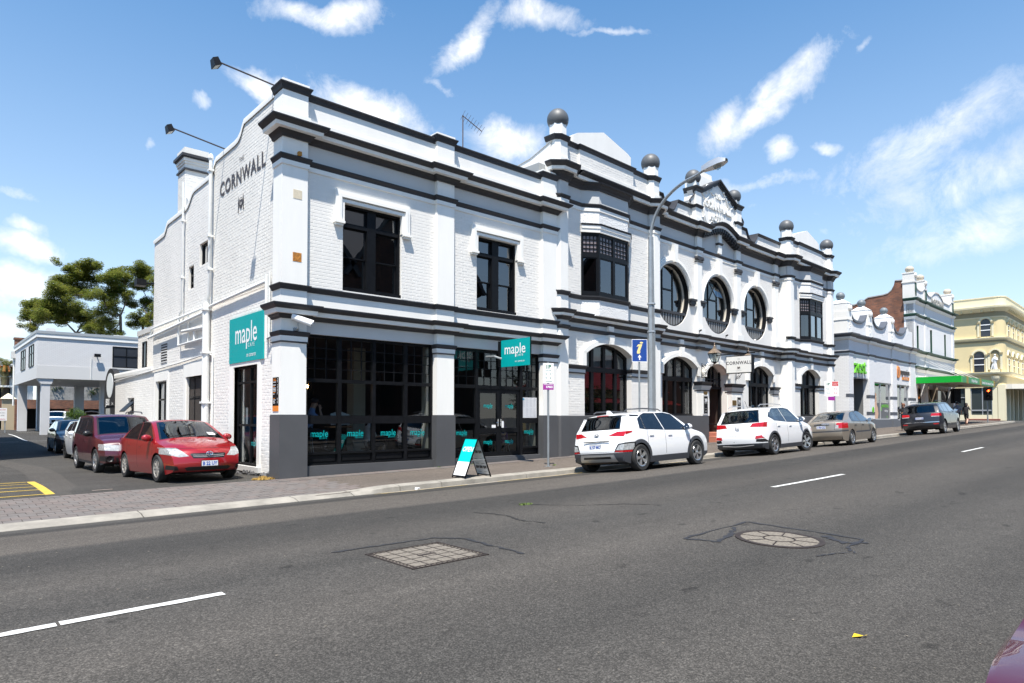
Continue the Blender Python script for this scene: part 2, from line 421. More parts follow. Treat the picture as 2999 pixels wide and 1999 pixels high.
M_road=asphalt('street_asphalt',None,band=[(0,G(.036)),(1.2,G(.040)),(2.4,G(.053,.01)),(3.4,G(.042)),(4.6,G(.060,.03)),(5.9,G(.044)),(6.9,G(.056,.03)),(7.9,G(.036)),(8.9,G(.038)),(9.15,G(.070,.06)),(11.2,G(.064,.06)),(11.35,G(.034)),(11.75,G(.036)),(11.85,G(.05)),(13,G(.05))],speck=.42)
M_lane=asphalt('lane_asphalt',G(.046,.0),patch=.25)
M_walk=asphalt('footpath_asphalt',(.128,.108,.092),speck=.4,patch=.16)
M_far=mat('distant_ground',(.10,.10,.095),.9,noise=(.05,.3,6))
M_kerb=mat('old_concrete',(.25,.232,.20),.85,noise=(2.2,.38,9),bump=(30,.5,.01))
M_gut=mat('gutter_concrete',(.24,.215,.18),.85,noise=(3,.3,8,(.4,2,1)),bump=(30,.4,.01))
M_paint=mat('road_paint_white',(.55,.55,.53),.7,noise=(9,.16,6))
M_yel=mat('worn_yellow_paint',(.50,.34,.04),.7,noise=(6,.25,6))
M_paver=[mat('grey_paver',(.125,.112,.104),.85,noise=(3,.2,7),bump=(40,.4,.006)),mat('pink_paver',(.136,.113,.102),.85,noise=(3,.2,7),bump=(40,.4,.006)),mat('brown_paver',(.128,.111,.101),.85,noise=(3,.2,7),bump=(40,.4,.006))]
def sname(o,label=None):o['kind']='structure';return o
gmb=MB();gmb.strip([[(x,y,-1.2 if abs(x)<400 and abs(y)<400 else-2)for y in(-3000,-300,300,3000)]for x in(-3000,-300,300,3000)])
sname(gmb.build('ground',M_far))
sname(sheet('road',frange(-70,-4,22)+frange(-3,30,66)+frange(31,110,60),frange(-1.05,12.2,40),zroad,M_road))
# the lane and yard beside the hotel
def zl2(x,y):
 k=zfoot(x,15.4);t=sstep(15.4,19,y);return k*(1-t)+(zlane(y))*t
mb=MB();mb.strip([[(x,y,zl2(x,y))for x in frange(-30,6.55,20)]for y in frange(15.42,24,24)+frange(25,110,60)])
sname(mb.build('lane',M_lane,smooth=60))
mb=MB();mb.strip([[(x,y,zl2(6.5,y)-.02)for x in frange(6.5,40,10)]for y in frange(33,110,40)])
sname(mb.build('yard',M_lane,smooth=60))
# footpath: bedding sheet, then pavers at the crossing and asphalt along the hotel
foot=sheet('footpath',frange(-70,6,60)+frange(6.2,40,120)+frange(40.5,76,50),frange(12.4,15.62,12),lambda x,v:zfoot(x,v)-(.045 if x<5.8 else .0),M_walk);sname(foot)
far_foot=sheet('opposite_footpath',frange(-70,110,90),[-1.05,-1.06,-3,-6.2],lambda x,v:zroad(x,-1.05)+(.0 if v>-1.055 else .13),M_walk);sname(far_foot)
sidest=sheet('side_street',frange(68.9,85,16),frange(12.2,75,40),lambda x,v:zk(x)+.004+.006*(v-12.2),M_road);sname(sidest)
# pavers
def paver_mesh(w,l,h=.05):
 mb=MB();a,b,c=w/2,l/2,.004
 lo=[mb.vert(x,y,0)for x,y in((-a,-b),(a,-b),(a,b),(-a,b))];up=[mb.vert(x,y,h)for x,y in((-a+c,-b+c),(a-c,-b+c),(a-c,b-c),(-a+c,b-c))]
 mb.face(*up)
 for i in range(4):mb.face(lo[i],lo[(i+1)%4],up[(i+1)%4],up[i])
 return mb
PW,PL=.243,.243
pvm=[]
for mm in M_paver:
 me=bpy.data.meshes.new('paver');q=paver_mesh(PW-.004,PL-.004);me.from_pydata(q.v,[],q.f);me.materials.append(mm);pvm.append(me)
spots=[]
x=-20.0
while x<7.0:
 row=0;v=12.66
 while v<15.40:
  xx=x+(PW/2 if row%2 else 0)
  if not(xx>6.0 and v>15.3):spots.append((xx,v+PL/2))
  v+=PL;row+=1
 x+=PW
def in_view(X,Y):
 d=Vector((X,Y,0));f=d.dot(_F);r=d.dot(_R);return f>.5 and abs(r/f)<.79
spots.sort(key=lambda p:(not in_view(*p),p[0]**2+p[1]**2))
rest=MB();rest.cur=0;rv,rf,rm=[],[],[]
for i,(x,v)in enumerate(spots):
 k=random.choices((0,1,2),(5,3,4)if v<14.6 else(3,6,3))[0]
 z=zfoot(x,v)-.047+random.uniform(-.002,.002);rot=(random.uniform(-.012,.012)+math.atan2(zfoot(x,v+.1)-zfoot(x,v-.1),.2),-math.atan2(zfoot(x+.1,v)-zfoot(x-.1,v),.2)+random.uniform(-.012,.012),random.uniform(-.012,.012))
 M4=Matrix.LocRotScale(Vector((x,v,z)),__import__('mathutils').Euler(rot),None)
 if i<290:
  o=bpy.data.objects.new('paver',pvm[k]);COL.objects.link(o);o.parent=foot;o.location=(x,v,z);o.rotation_euler=rot
 else:
  b=len(rv)
  for vv in pvm[k].vertices:rv.append(tuple(M4@vv.co))
  for p in pvm[k].polygons:rf.append(tuple(b+q for q in p.vertices));rm.append(k)
me=bpy.data.meshes.new('paver_field');me.from_pydata(rv,[],rf)
for mm in M_paver:me.materials.append(mm)
me.polygons.foreach_set('material_index',rm)
o=link('paver_field',me,foot);o['kind']='stuff'
# pavers at the foot of the wall
pb=MB();
x=6.3;i=0;bits=[]
while x<38:
 bits.append(x);x+=.235
pm2,pf2,pi2=[],[],[]
for x in bits:
 for r in range(2):
  v=15.30-r*.235;xx=x+r*.1
  if xx>38.0:continue
  k=random.choices((0,1,2),(2,6,3))[0];b=len(pm2);z=zfoot(xx,v)-.036
  yo=yb(xx)
  for vv in pvm[k].vertices:pm2.append((vv.co.x+xx,vv.co.y+v+yo,vv.co.z+z))
  for p in pvm[k].polygons:pf2.append(tuple(b+q for q in p.vertices));pi2.append(k)
me=bpy.data.meshes.new('paver_edging');me.from_pydata(pm2,[],pf2)
for mm in M_paver:me.materials.append(mm)
me.polygons.foreach_set('material_index',pi2);o=link('paver_edging',me,foot);o['kind']='stuff'
# kerb stones
kerb=thing('kerb',None,None,(0,12.3,0));kerb['kind']='structure'
x=-24.0;ki=0
while x<74:
 ln=random.uniform(2.2,2.7)if x<6.6 or x>8 else 1.1
 if x<6.65<x+ln:ln=6.65-x+.02
 x1=x+ln-.018;mb=MB();rows=[]
 for q in frange(x,x1,6):
  d=drop(q);y0=yb(q);j=random.uniform(-.006,.006)
  zz=zk(q);e=.42*(1-d)+.24*d
  rows.append([(q,12.18+y0,zz-.08),(q,12.19+y0+j,zz+.012),(q,12.19+y0+.10*(1-d)+.015*d+j,zz+.035+.075*d+j*.5),(q,12.22+y0+.05+.07*(1-d),zz+.052+.075*d),(q,12.2+e+y0,zfoot(q,12.45)+.012),(q,12.2+e+y0+.01,zk(q)-.08)])
 ids=mb.strip(rows);mb.face(*reversed(ids[0]));mb.face(*ids[-1])
 mb.build('kerb_stone',M_kerb,kerb,smooth=30);x=x1+.018
mb=MB();mb.strip([[(q,12.185+yb(q),zroad(q,12.18)+.006),(q,11.86+yb(q)+.02*sin(q*3),zroad(q,11.86)+.006)]for q in frange(7.2,74,140)])
sname(mb.build('gutter',M_gut))
mb=MB()
for a,b in((6.9,9.3),(10.2,14.0),(14.6,18.2)):
 mb.strip([[(q,11.83+yb(q)+random.uniform(-.008,.008),zroad(q,11.8)+.011),(q,11.80+yb(q),zroad(q,11.78)+.011)]for q in frange(a,b,24)])
sname(mb.build('yellow_kerb_line',M_yel))
# lane dashes of the street, with ragged edges
def dash(x0,x1,v,w=.095):
 mb=MB();mb.strip([[(q,v+yb(q)-w/2+random.uniform(-.006,.006),zroad(q,v)+.006),(q,v+yb(q)+w/2+random.uniform(-.006,.006),zroad(q,v)+.006)]for q in frange(x0,x1,max(4,int((x1-x0)*14)))])
 return sname(mb.build('lane_marking',M_paint))
dash(-1.6,.72,5.32);dash(.74,1.80,5.335)
dash(11.35,14.5,5.66);dash(23.6,26.4,5.48);dash(35.5,38.5,5.5);dash(47,50,5.5);dash(-13,-10,5.5)
for v in(12.9,13.2):dash(66.5,67.6,v,.3)
# parking lines and yellow hatching in the lane
def lane_line(pts,w,m,name):
 mb=MB();rows=[]
 P=[Vector((a,b))for a,b in pts]
 for i,p in enumerate(P):
  d=(P[min(i+1,len(P)-1)]-P[max(i-1,0)]).normalized();o=Vector((-d.y,d.x))*w/2
  for q in():pass
  rows.append([(p.x+o.x,p.y+o.y,zl2(p.x+o.x,p.y+o.y)+.006),(p.x-o.x,p.y-o.y,zl2(p.x-o.x,p.y-o.y)+.006)])
 mb.strip(rows);return sname(mb.build(name,m))
def dens(a,b,n=12):return[(a[0]+(b[0]-a[0])*i/n,a[1]+(b[1]-a[1])*i/n)for i in range(n+1)]
lane_line(dens((2.08,19.6),(2.02,15.95)),.16,M_yel,'yellow_hatching')
for y in(19.5,18.75,17.8,17.05,16.05):lane_line(dens((-3,y),(1.98,y)),.08 if y<19 else .1,M_yel,'yellow_hatching')
for a,b in(((5.2,62),(4.9,48)),((4.9,48),(6.4,47.6)),((1.5,47),(4.4,47)),((6.0,66),(9,66))):lane_line(dens(a,b),.1,M_paint,'parking_line')
mb=MB();mb.strip([[(x0,y,zl2(x0,y)+.008)for x0 in(2.75,3.12)]for y in frange(16.0,16.12,2)])
dr=tag(MB().build('drain_cover',M_kerb)if False else mb.build('drain_cover',mat('dull_steel',(.22,.18,.15),.7,.3,noise=(20,.4,3))),'small flat drain cover set in the lane asphalt by the pavers','drain cover')
mb=MB();mb.strip([[(1.9+.45*sin(t*.35)*t/6+w,15.6+t*1.45,zl2(2,15.6+t*1.45)+.004)for w in(0,.75)]for t in frange(0,12,30)])
sname(mb.build('asphalt_patch',asphalt('patched_asphalt',G(.058,.02),patch=.12)))
mb=MB();pts=[]
for k in range(14):
 a=2*pi*k/14;pts.append((.55+.75*cos(a)+.1*sin(3*a),17.9+.35*sin(a)))
cb=MB();ids=[cb.vert(x,y,zl2(x,y)+.005)for x,y in pts];ids2=[cb.vert(.55+(x-.55)*.7,17.9+(y-17.9)*.6,zl2(x,y)+.13)for x,y in pts]
cb.face(*ids2)
for i in range(14):cb.face(ids[i],ids[(i+1)%14],ids2[(i+1)%14],ids2[i])
tag(cb.build('concrete_island',M_kerb,smooth=40),'low rounded concrete island among the yellow hatching','traffic island')
# cracks, tar seams
M_tar=mat('tar_seam',(.020,.020,.023),.7)
M_crk=mat('crack_shadow',(.018,.017,.016),.9)
def seam(pts,w,m,name='tar_seam'):
 mb=MB();rows=[];n=0
 for(a,b)in zip(pts,pts[1:]):
  for i in range(8):
   t=i/8;rows.append((a[0]+(b[0]-a[0])*t,a[1]+(b[1]-a[1])*t))
 rows.append(pts[-1]);R=[]
 for i,(x,v)in enumerate(rows):
  d=Vector(rows[min(i+1,len(rows)-1)])-Vector(rows[max(i-1,0)]);d=d.normalized()if d.length else Vector((1,0));o=Vector((-d.y,d.x))*w*random.uniform(.2,1.0)
  jx,jv=random.uniform(-.025,.025),random.uniform(-.025,.025)
  R.append([(x+o.x+jx,v+o.y+jv+yb(x),zroad(x,v)+.005),(x-o.x+jx,v-o.y+jv+yb(x),zroad(x,v)+.005)])
 mb.strip(R);return sname(mb.build(name,m))
seam([(5.85,7.3),(5.95,6.7),(5.78,6.3),(5.85,5.85)],.025,M_crk,'crack')
seam([(6.85,7.5),(7.1,7.0),(7.35,6.6),(7.9,6.2),(8.15,5.75)],.022,M_crk,'crack')
seam([(3.1,6.15),(3.7,6.1),(4.3,6.06),(4.5,5.75),(4.48,5.3),(4.46,4.75)],.03,M_tar)
seam([(6.25,4.15),(7.7,4.2)],.03,M_tar);seam([(7.72,4.2),(7.75,2.85),(7.2,2.8),(7.0,2.62)],.035,M_tar);seam([(6.25,4.15),(6.4,3.8),(6.9,3.95),(7.3,4.1)],.045,M_tar);seam([(6.55,2.85),(7.0,2.7)],.02,M_tar)
seam([(7.6,3.2),(7.4,2.9),(7.62,2.75)],.06,M_tar)
# square grated cover with concrete cells
M_iron=mat('rusty_iron',(.035,.026,.022),.7,.3,noise=(14,.4,6))
M_cell=mat('pale_exposed_aggregate',(.165,.145,.118),.9,noise=(45,.55,3),bump=(90,.8,.01))
gx0,gx1,gv0,gv1=3.30,4.18,4.98,5.83
def rz(x,v):return zroad(x,v)+yb(x)*0
t=thing('square_access_cover','square iron access cover with a grid of concrete cells in the road','access cover',(3.74,5.4,zroad(3.74,5.4)))
tilt=(math.atan2(zroad(3.74,5.83)-zroad(3.74,4.98),.85),-math.atan2(zroad(4.18,5.4)-zroad(3.30,5.4),.88),0);t.rotation_euler=tilt
W2,L2=.44,.425
mb=MB()
for s in(-1,1):
 mb.box(min(s*W2,s*(W2-.022)),max(s*W2,s*(W2-.022)),-L2,L2,-.03,.007);mb.box(-W2,W2,min(s*L2,s*(L2-.022)),max(s*L2,s*(L2-.022)),-.03,.0068)
 mb.box(min(s*(W2-.055),s*(W2-.067)),max(s*(W2-.055),s*(W2-.067)),-L2+.03,L2-.03,-.03,.0062);mb.box(-W2+.03,W2-.03,min(s*(L2-.055),s*(L2-.067)),max(s*(L2-.055),s*(L2-.067)),-.03,.006)
for i in range(1,5):
 q=-W2+.061+(2*W2-.122)*i/5;mb.box(q-.006,q+.006,-L2+.06,L2-.06,-.03,.0058)
 q=-L2+.061+(2*L2-.122)*i/5;mb.box(-W2+.06,W2-.06,q-.006,q+.006,-.03,.0056)
for i in range(14):
 q=-W2+.04+i*(2*W2-.08)/13
 for s in(-1,1):mb.box(q-.004,q+.004,s*(L2-.04)-.016,s*(L2-.04)+.016,-.03,.0054);mb.box(s*(W2-.04)-.016,s*(W2-.04)+.016,q*L2/W2-.004,q*L2/W2+.004,-.03,.0052)
mb.box(-.10,.10,-.022,.022,-.03,.0075)
mb.build('iron_grid',M_iron,t,local=True)
cell=MB();cw,cl=(2*W2-.122)/5-.014,(2*L2-.122)/5-.014
cell.box(-cw/2,cw/2,-cl/2,cl/2,-.03,.004,'b');c0=None
for i in range(5):
 for j in range(5):
  if c0 is None:c0=cell.build('concrete_cell',M_cell,t,local=True);o=c0
  else:o=bpy.data.objects.new('concrete_cell',c0.data);COL.objects.link(o);o.parent=t
  o.location=(-W2+.061+(2*W2-.122)*(i+.5)/5,-L2+.061+(2*L2-.122)*(j+.5)/5,0)
mb=MB();mb.box(-W2+.02,W2-.02,-L2+.02,L2-.02,-.03,.0015,'b');mb.build('concrete_rim',M_cell,t,local=True)
# round cover
t=thing('round_access_cover','round iron access cover with concrete wedges in the road','access cover',(7.05,3.46,zroad(7.05,3.46)))
t.rotation_euler=(math.atan2(zroad(7,4)-zroad(7,3),1),-math.atan2(zroad(7.5,3.5)-zroad(6.5,3.5),1),.3)
mb=MB();mb.lathe((0,0,0),[(.46,-.03),(.46,.006),(.43,.008),(.40,.006),(.40,-.03)],48);mb.lathe((0,0,0),[(.17,-.03),(.17,.007),(.155,.007),(.155,-.03)],32)
for k in range(8):
 a=2*pi*k/8;c,s=cos(a),sin(a);p=[(.16*c-.005*s,.16*s+.005*c),(.41*c-.005*s,.41*s+.005*c),(.41*c+.005*s,.41*s-.005*c),(.16*c+.005*s,.16*s-.005*c)];mb.slab(p,-.03,.007)
mb.build('iron_rim',M_iron,t,local=True,smooth=40)
wd=MB();pts=[(.165*cos(a),.165*sin(a))for a in frange(.05,pi/4-.05,4)]+[(.40*cos(a),.40*sin(a))for a in frange(pi/4-.02,.02,6)]
wd.slab(pts,-.03,.003);w0=wd.build('concrete_wedge',M_cell,t,local=True)
for k in range(1,8):
 o=bpy.data.objects.new('concrete_wedge',w0.data);COL.objects.link(o);o.parent=t;o.rotation_euler=(0,0,k*pi/4)
mb=MB();mb.lathe((0,0,0),[(.0,.003),(.15,.003),(.15,-.03)],24);mb.build('concrete_hub',M_cell,t,local=True)
# leaf, litter, weeds
lf=MB();lf.quad((0,0,0),(.035,-.02,.008),(.075,0,.002),(.035,.025,.012));lf.quad((.075,0,.002),(.06,-.012,.006),(.09,-.015,.01),(.092,.004,.004))
l0=lf.build('fallen_leaf',mat('yellow_leaf',(.55,.38,.01),.6));l0.location=(4.55,1.75,zroad(4.55,1.75)+.004);l0.rotation_euler=(0,0,-.5);l0.scale=(1.2,1.2,1.2);tag(l0,'small yellow fallen leaf lying alone on the road','leaf')
lt=MB();lt.box(-.06,.06,-.03,.03,0,.045);o=lt.build('litter_carton',M_sgw);o.location=(8.05,11.98,zroad(8,12)+.01);o.rotation_euler=(.2,.1,.4);tag(o,'crumpled white carton lying in the gutter by the kerb','litter')
M_straw=mat('dry_grass',(.42,.27,.07),.9,noise=(20,.3,3));M_weed=mat('weed_green',(.10,.15,.03),.8)
def tuft(name,x,y,z,r,n,h,m,label):
 mb=MB()
 for i in range(n):
  a=random.uniform(0,2*pi);d=r*sqrt(random.random());px,py=x+d*cos(a),y+d*sin(a)*.6;t=random.uniform(0,2*pi);hh=h*random.uniform(.4,1)
  tx,ty=px+cos(t)*hh*random.uniform(.3,1.2),py+sin(t)*hh*random.uniform(.3,1.2)
  mb.poly([(px,py,z),(px+.012*sin(t),py-.012*cos(t),z),(tx,ty,z+hh)])
 o=mb.build(name,m);o['kind']='stuff';o['label']=label;o['category']='grass'
tuft('dry_grass',6.22,15.75,zfac(6.2)+.0,.3,900,.06,M_straw,'heap of dry straw-coloured grass at the corner pier')
tuft('dry_grass',6.36,16.2,zfac(6.2)-.0,.1,200,.06,M_straw,'small tuft of dry grass beside the bluestone footing')
tuft('weeds',6.9,7.35,zroad(6.9,7.35),.12,160,.035,M_weed,'small green weeds growing in the road crack')
for i,(x,v)in enumerate(((11.0,15.28),(12.2,15.3),(16.6,15.2),(13.65,13.35))):
 tuft('weeds',x,v,zfoot(x,v),.06,60,.05,M_weed,['weeds at the foot of the middle pier','weeds by the cafe door step','weeds at the foot of the charcoal plinth','weeds around the parking sign pole'][i])
mb=MB()
for i in range(260):
 x,v=random.uniform(.5,9),random.uniform(.8,11.5);r=random.uniform(.004,.013);z=zroad(x,v)
 mb.poly([(x+r,v,z+.004),(x-r*.4,v+r,z+.006),(x-r,v-r*.6,z+.004)])
o=mb.build('grit',M_cell);o['kind']='stuff';o['label']='pale grit scattered on the road';o['category']='grit'
# ================================================================ the hotel
def _sweep(m,path,prof,caps=True):     # as MB.sweep, but a path point may carry a third value: a lift in z
 rows=[];P=[Vector(p[:2])for p in path];dz=[p[2]if len(p)>2 else 0 for p in path];k=len(P)
 for i,p in enumerate(P):
  d0=(P[i]-P[i-1]).normalized()if i else None;d1=(P[i+1]-P[i]).normalized()if i<k-1 else None
  d0=d0 or d1;d1=d1 or d0
  o0=Vector((d0.y,-d0.x));o1=Vector((d1.y,-d1.x));b=o0+o1
  b=b/max(.35,b.dot(o0))if b.length>1e-6 else o0
  rows.append([(p.x+b.x*q,p.y+b.y*q,z+dz[i])for q,z in prof])
 ids=m.strip(rows)
 if caps:m.face(*reversed(ids[0]));m.face(*ids[-1])
MB.sweep=_sweep
FM=Frame(6.46,15.44,0);FC=Frame(15.93,15.44,radians(2.2));FS=Frame(6.60,0,pi/2)   # FS: s = world Y, n = outwards (-X)
hotel=thing('hotel_building','long white painted brick hotel with charcoal mouldings and ball finials on the corner','building',(6.46,15.44,0))
def part(mb,name,m,parent=hotel,smooth=None):return mb.build(name,m,parent,smooth=smooth)
# ---- bricks
BRICKS=[]          # (frame, nface, out, s0, s1, z0, z1, matkey)
BL,BH=.245,.0865
def bricks(F,nface,out,z0,z1,spans,mk=0):
 r=int(round(z0/BH));z=r*BH
 while z+BH<=z1+.02:
  za,zb=max(z,z0)+.003,min(z+BH,z1)-.003
  if zb-za>.03:
   for a,b in spans((za+zb)/2):
    s=math.floor(a/BL)*BL+(BL/2 if r%2 else 0)-BL
    while s<b:
     s0,s1=max(s,a)+.003,min(s+BL,b)-.003
     if s1-s0>.05:BRICKS.append((F,nface,out,s0,s1,za,zb,mk))
     s+=BL
  z+=BH;r+=1
def cut_spans(a,b,holes):          # holes: list of (s0,s1)
 out=[(a,b)]
 for h0,h1 in holes:
  nx=[]
  for p,q in out:
   if h1<=p or h0>=q:nx.append((p,q));continue
   if h0>p:nx.append((p,h0))
   if h1<q:nx.append((h1,q))
  out=nx
 return out
# ---- maple section -------------------------------------------------
PIL=[(0,.65),(4.56,5.17),(8.82,9.47)];WN_=.12
PATH_M=[(0,.53),(0,0),(.65,0),(.65,WN_),(4.56,WN_),(4.56,0),(5.17,0),(5.17,WN_),(8.82,WN_),(8.82,0),(9.47,0),(9.47,.10)]
for a,b in PIL:
 mb=MB(FM);mb.box(a,b,0,.53 if a==0 else .3,1.5,9.44);part(mb,'pilaster',M_white2)
 mb=MB(FM);mb.box(a-.03,b+.03,-.035,.55 if a==0 else .5,-.4,1.5,'b');mb.box(a-.02,b+.02,-.02,.54 if a==0 else .4,1.5,1.52,'b');part(mb,'plinth',M_plinth)
 mb=MB(FM);pp=[(a,.53),(a,0),(b,0),(b,.2)]if a==0 else[(a,.2),(a,0),(b,0),(b,.2)]
 mb.sweep(pp,[(0,3.42),(.02,3.42),(.05,3.46),(.07,3.53),(0,3.55)]);mb.sweep(pp,[(0,3.26),(.035,3.27),(.035,3.29),(0,3.30)]);part(mb,'capital_moulding',M_dark)
 mb=MB(FM);mb.sweep(pp,[(0,3.30),(.02,3.30),(.025,3.42),(0,3.42)]);part(mb,'capital',M_white2)
 # block on the parapet
 mb=MB(FM);y1=.53 if a==0 else .4
 mb.box(a-.05,b+.05,-.05,y1,8.56,8.86);mb.box(a-.02,b+.02,-.02,y1,9.50,9.66);part(mb,'parapet_block',M_white2)
 mb=MB(FM);mb.sweep([(a,y1),(a,0),(b,0),(b,y1)],[(0,9.40),(.03,9.42),(.06,9.5),(.09,9.55),(.09,9.575),(0,9.585)]);part(mb,'coping_moulding',M_dark)
def moulding(name,prof,m,path=PATH_M,F=FM):mb=MB(F);mb.sweep(path,prof);return part(mb,name,m)
moulding('bed_moulding',[(0,3.84),(.03,3.84),(.05,3.88),(.10,3.915),(.12,3.94),(0,3.94)],M_dark)
moulding('corona',[(0,3.94),(.19,3.945),(.20,4.05),(0,4.05)],M_white2)
moulding('cornice',[(0,4.05),(.21,4.05),(.24,4.07),(.29,4.12),(.30,4.155),(.30,4.175),(0,4.195)],M_dark)
moulding('sill_moulding',[(0,4.55),(.02,4.55),(.04,4.59),(.07,4.63),(.085,4.66),(.085,4.68),(0,4.69)],M_dark)
moulding('neck_fillet',[(0,7.58),(.03,7.58),(.035,7.69),(0,7.69)],M_white2)
moulding('neck_moulding',[(0,7.69),(.03,7.69),(.05,7.74),(.085,7.79),(.085,7.82),(0,7.83)],M_dark)
moulding('bed_moulding',[(0,8.25),(.04,8.25),(.07,8.31),(.12,8.36),(.14,8.385),(0,8.385)],M_dark)
moulding('corona',[(0,8.385),(.27,8.39),(.285,8.475),(0,8.475)],M_white2)
moulding('cornice',[(0,8.475),(.29,8.475),(.32,8.50),(.38,8.545),(.40,8.575),(.40,8.60),(0,8.62)],M_dark)
for a,b in((.65,4.56),(5.17,8.82)):
 moulding('coping_moulding',[(0,9.34),(.03,9.35),(.05,9.42),(.085,9.47),(.085,9.50),(-.25,9.52),(-.25,9.34)],M_dark,[(a,WN_),(b,WN_)])
 mb=MB(FM);mb.box(a,b,WN_,.42,8.5,9.36);mb.box(a,b,WN_-.04,WN_+.02,8.55,8.86);part(mb,'parapet',M_white)
 mb=MB(FM);mb.box(a,b,WN_,.45,7.6,8.4);mb.box(a,b,WN_,.45,3.53,3.95);part(mb,'frieze',M_grey)
 mb=MB(FM);mb.box(a,b,WN_,.45,3.95,4.62);part(mb,'apron',M_white)
 mb=MB(FM);mb.box(a,b,.06,.5,-.4,.25,'b');part(mb,'plinth',M_plinth)
# upper walls with windows
def sash_window(c,w0,w1,z0,z1,blind):
 """w0,w1 opening; two sash pairs with hopper lights above"""
 W=group_part('window',hotel);g=.34
 mb=MB(FM);mid=(w0+w1)/2;t=.05
 mb.box(w0,w0+t,.20,.46,z0,z1);mb.box(w1-t,w1,.20,.46,z0,z1);mb.box(w0,w1,.205,.46,z1-.06,z1);mb.box(w0-.03,w1+.03,.14,.46,z0-.02,z0+.07);mb.box(mid-.13,mid+.13,.21,.46,z0,z1)
 zt=z0+1.72;mb.box(w0,w1,.215,.46,zt-.05,zt+.05)
 part(mb,'frame',M_black,W)
 for a,b in((w0+t,mid-.13),(mid+.13,w1-t)):
  for k,(q0,q1,nn)in enumerate(((z0+.07,z0+.92,.33),(z0+.88,zt-.05,.29),(zt+.05,z1-.06,.29))):
   mb=MB(FM);f=.035+(.02 if k==0 else 0)
   mb.box(a,a+.04,nn,nn+.04,q0,q1);mb.box(b-.04,b,nn,nn+.04,q0,q1);mb.box(a,b,nn+.002,nn+.042,q0,q0+f);mb.box(a,b,nn+.002,nn+.042,q1-.04,q1)
   part(mb,'sash',M_black,W)
   mb=MB(FM);mb.quad((a+.03,nn+.02,q0+.03),(b-.03,nn+.02,q0+.03),(b-.03,nn+.02,q1-.03),(a+.03,nn+.02,q1-.03));part(mb,'pane',M_glass_up,W)
   if k==1 and blind or k==2:
    mb=MB(FM);zz=q0+(.25 if k==1 else 0);mb.quad((a,nn+.12,zz),(b,nn+.12,zz),(b,nn+.12,q1),(a,nn+.12,q1));part(mb,'blind',mat('roller_blind',(.30,.31,.33),.9),W)
 # moulded hood
 mb=MB(FM)
 for o,pr in((.235,.075),(.16,.10),(.07,.06)):
  zb=z1-.5
  mb.box(w0-o,w0-o+.085,WN_-pr,WN_+.05,zb,z1+o*1.32);mb.box(w1+o-.085,w1+o,WN_-pr,WN_+.05,zb,z1+o*1.32);mb.box(w0-o+.085,w1+o-.085,WN_-pr,WN_+.05,z1+o*1.32-.085,z1+o*1.32)
 for s0,s1 in((w0-.28,w0+.0),(w1,w1+.28)):
  mb.box(s0,s1,WN_-.13,WN_+.05,z1-.56,z1-.50);mb.box(s0+.03,s1-.03,WN_-.09,WN_+.05,z1-.61,z1-.56)
 part(mb,'hood_moulding',M_white2)
 mb=MB(FM)                               # reveals and dark room behind
 mb.box(w0-.3,w1+.3,1.6,1.7,z0-.2,z1+.2);mb.box(w0-.3,w0-.2,.5,1.7,z0-.2,z1+.2);mb.box(w1+.2,w1+.3,.5,1.7,z0-.2,z1+.2);mb.box(w0-.3,w1+.3,.5,1.7,z0-.3,z0-.2);mb.box(w0-.3,w1+.3,.5,1.7,z1+.2,z1+.3);part(mb,'room_lining',M_room)
WALLS={}
for(a,b,w0,w1,z0,z1)in((.65,4.56,1.67,3.44,4.75,7.0),(5.17,8.82,6.11,7.75,4.73,6.97)):
 mb=MB(FM);mb.box(a,w0,WN_,.45,4.62,7.62);mb.box(w1,b,WN_,.45,4.62,7.62);mb.box(w0,w1,WN_,.45,4.62,z0-.02);mb.box(w0,w1,WN_,.45,z1,7.62)
 wl=part(mb,'wall',M_wbrick);WALLS[('FM',a)]=wl
 bricks(FM,WN_,-1,4.70,7.575,lambda z,a=a,b=b,w0=w0,w1=w1,z0=z0,z1=z1:cut_spans(a,b,[(w0,w1)]if z0-.03<z<z1 else[]),0)
 sash_window(0,w0,w1,z0,z1,a>1)
# ---- shopfronts
M_letter=mat('teal_vinyl',(.0,.42,.42),.35)
def maple_text(mb,s,z,n,k=1.0,flip=1,cafe=True):
 add_text(mb,'maple',lambda x,y,h:(s+x,n-h,z+y),.30*k,.82)
 if cafe:add_text(mb,'CAFE',lambda x,y,h:(s+.16*k+x,n-h,z-.062*k+y),.068*k,1.0,space=1.35)
def pane(mb_parent,F,s0,s1,n,z0,z1,m):mb=MB(F);mb.quad((s0,n,z0),(s1,n,z0),(s1,n,z1),(s0,n,z1));return part(mb,'pane',m,mb_parent)
def lattice(W,s0,s1,z0,z1,cols=3,rows=4,n=.27):
 mb=MB(FM)
 for i in range(1,cols):q=s0+(s1-s0)*i/cols;mb.box(q-.012,q+.012,n-.015,n+.02,z0,z1)
 for j in range(1,rows):q=z0+(z1-z0)*j/rows;mb.box(s0,s1,n-.0165,n+.021,q-.010,q+.010)
 part(mb,'glazing_bar',M_black,W)
 for i in range(cols):
  for j in range(rows):
   da,db=random.uniform(-.004,.004),random.uniform(-.004,.004);a,b=s0+(s1-s0)*i/cols,s0+(s1-s0)*(i+1)/cols;c,d=z0+(z1-z0)*j/rows,z0+(z1-z0)*(j+1)/rows
   mb=MB(FM);mb.quad((a,n+da,c),(b,n+db,c),(b,n+db,d),(a,n+da,d));part(mb,'pane',M_glass,W)
SF=6.46
W=group_part('shopfront',hotel);mb=MB(FM);n0,n1=.20,.32
muls=[(.61,.69),(8.065-SF,8.165-SF),(9.075-SF,9.165-SF),(10.065-SF,10.17-SF),(4.50,4.60)]
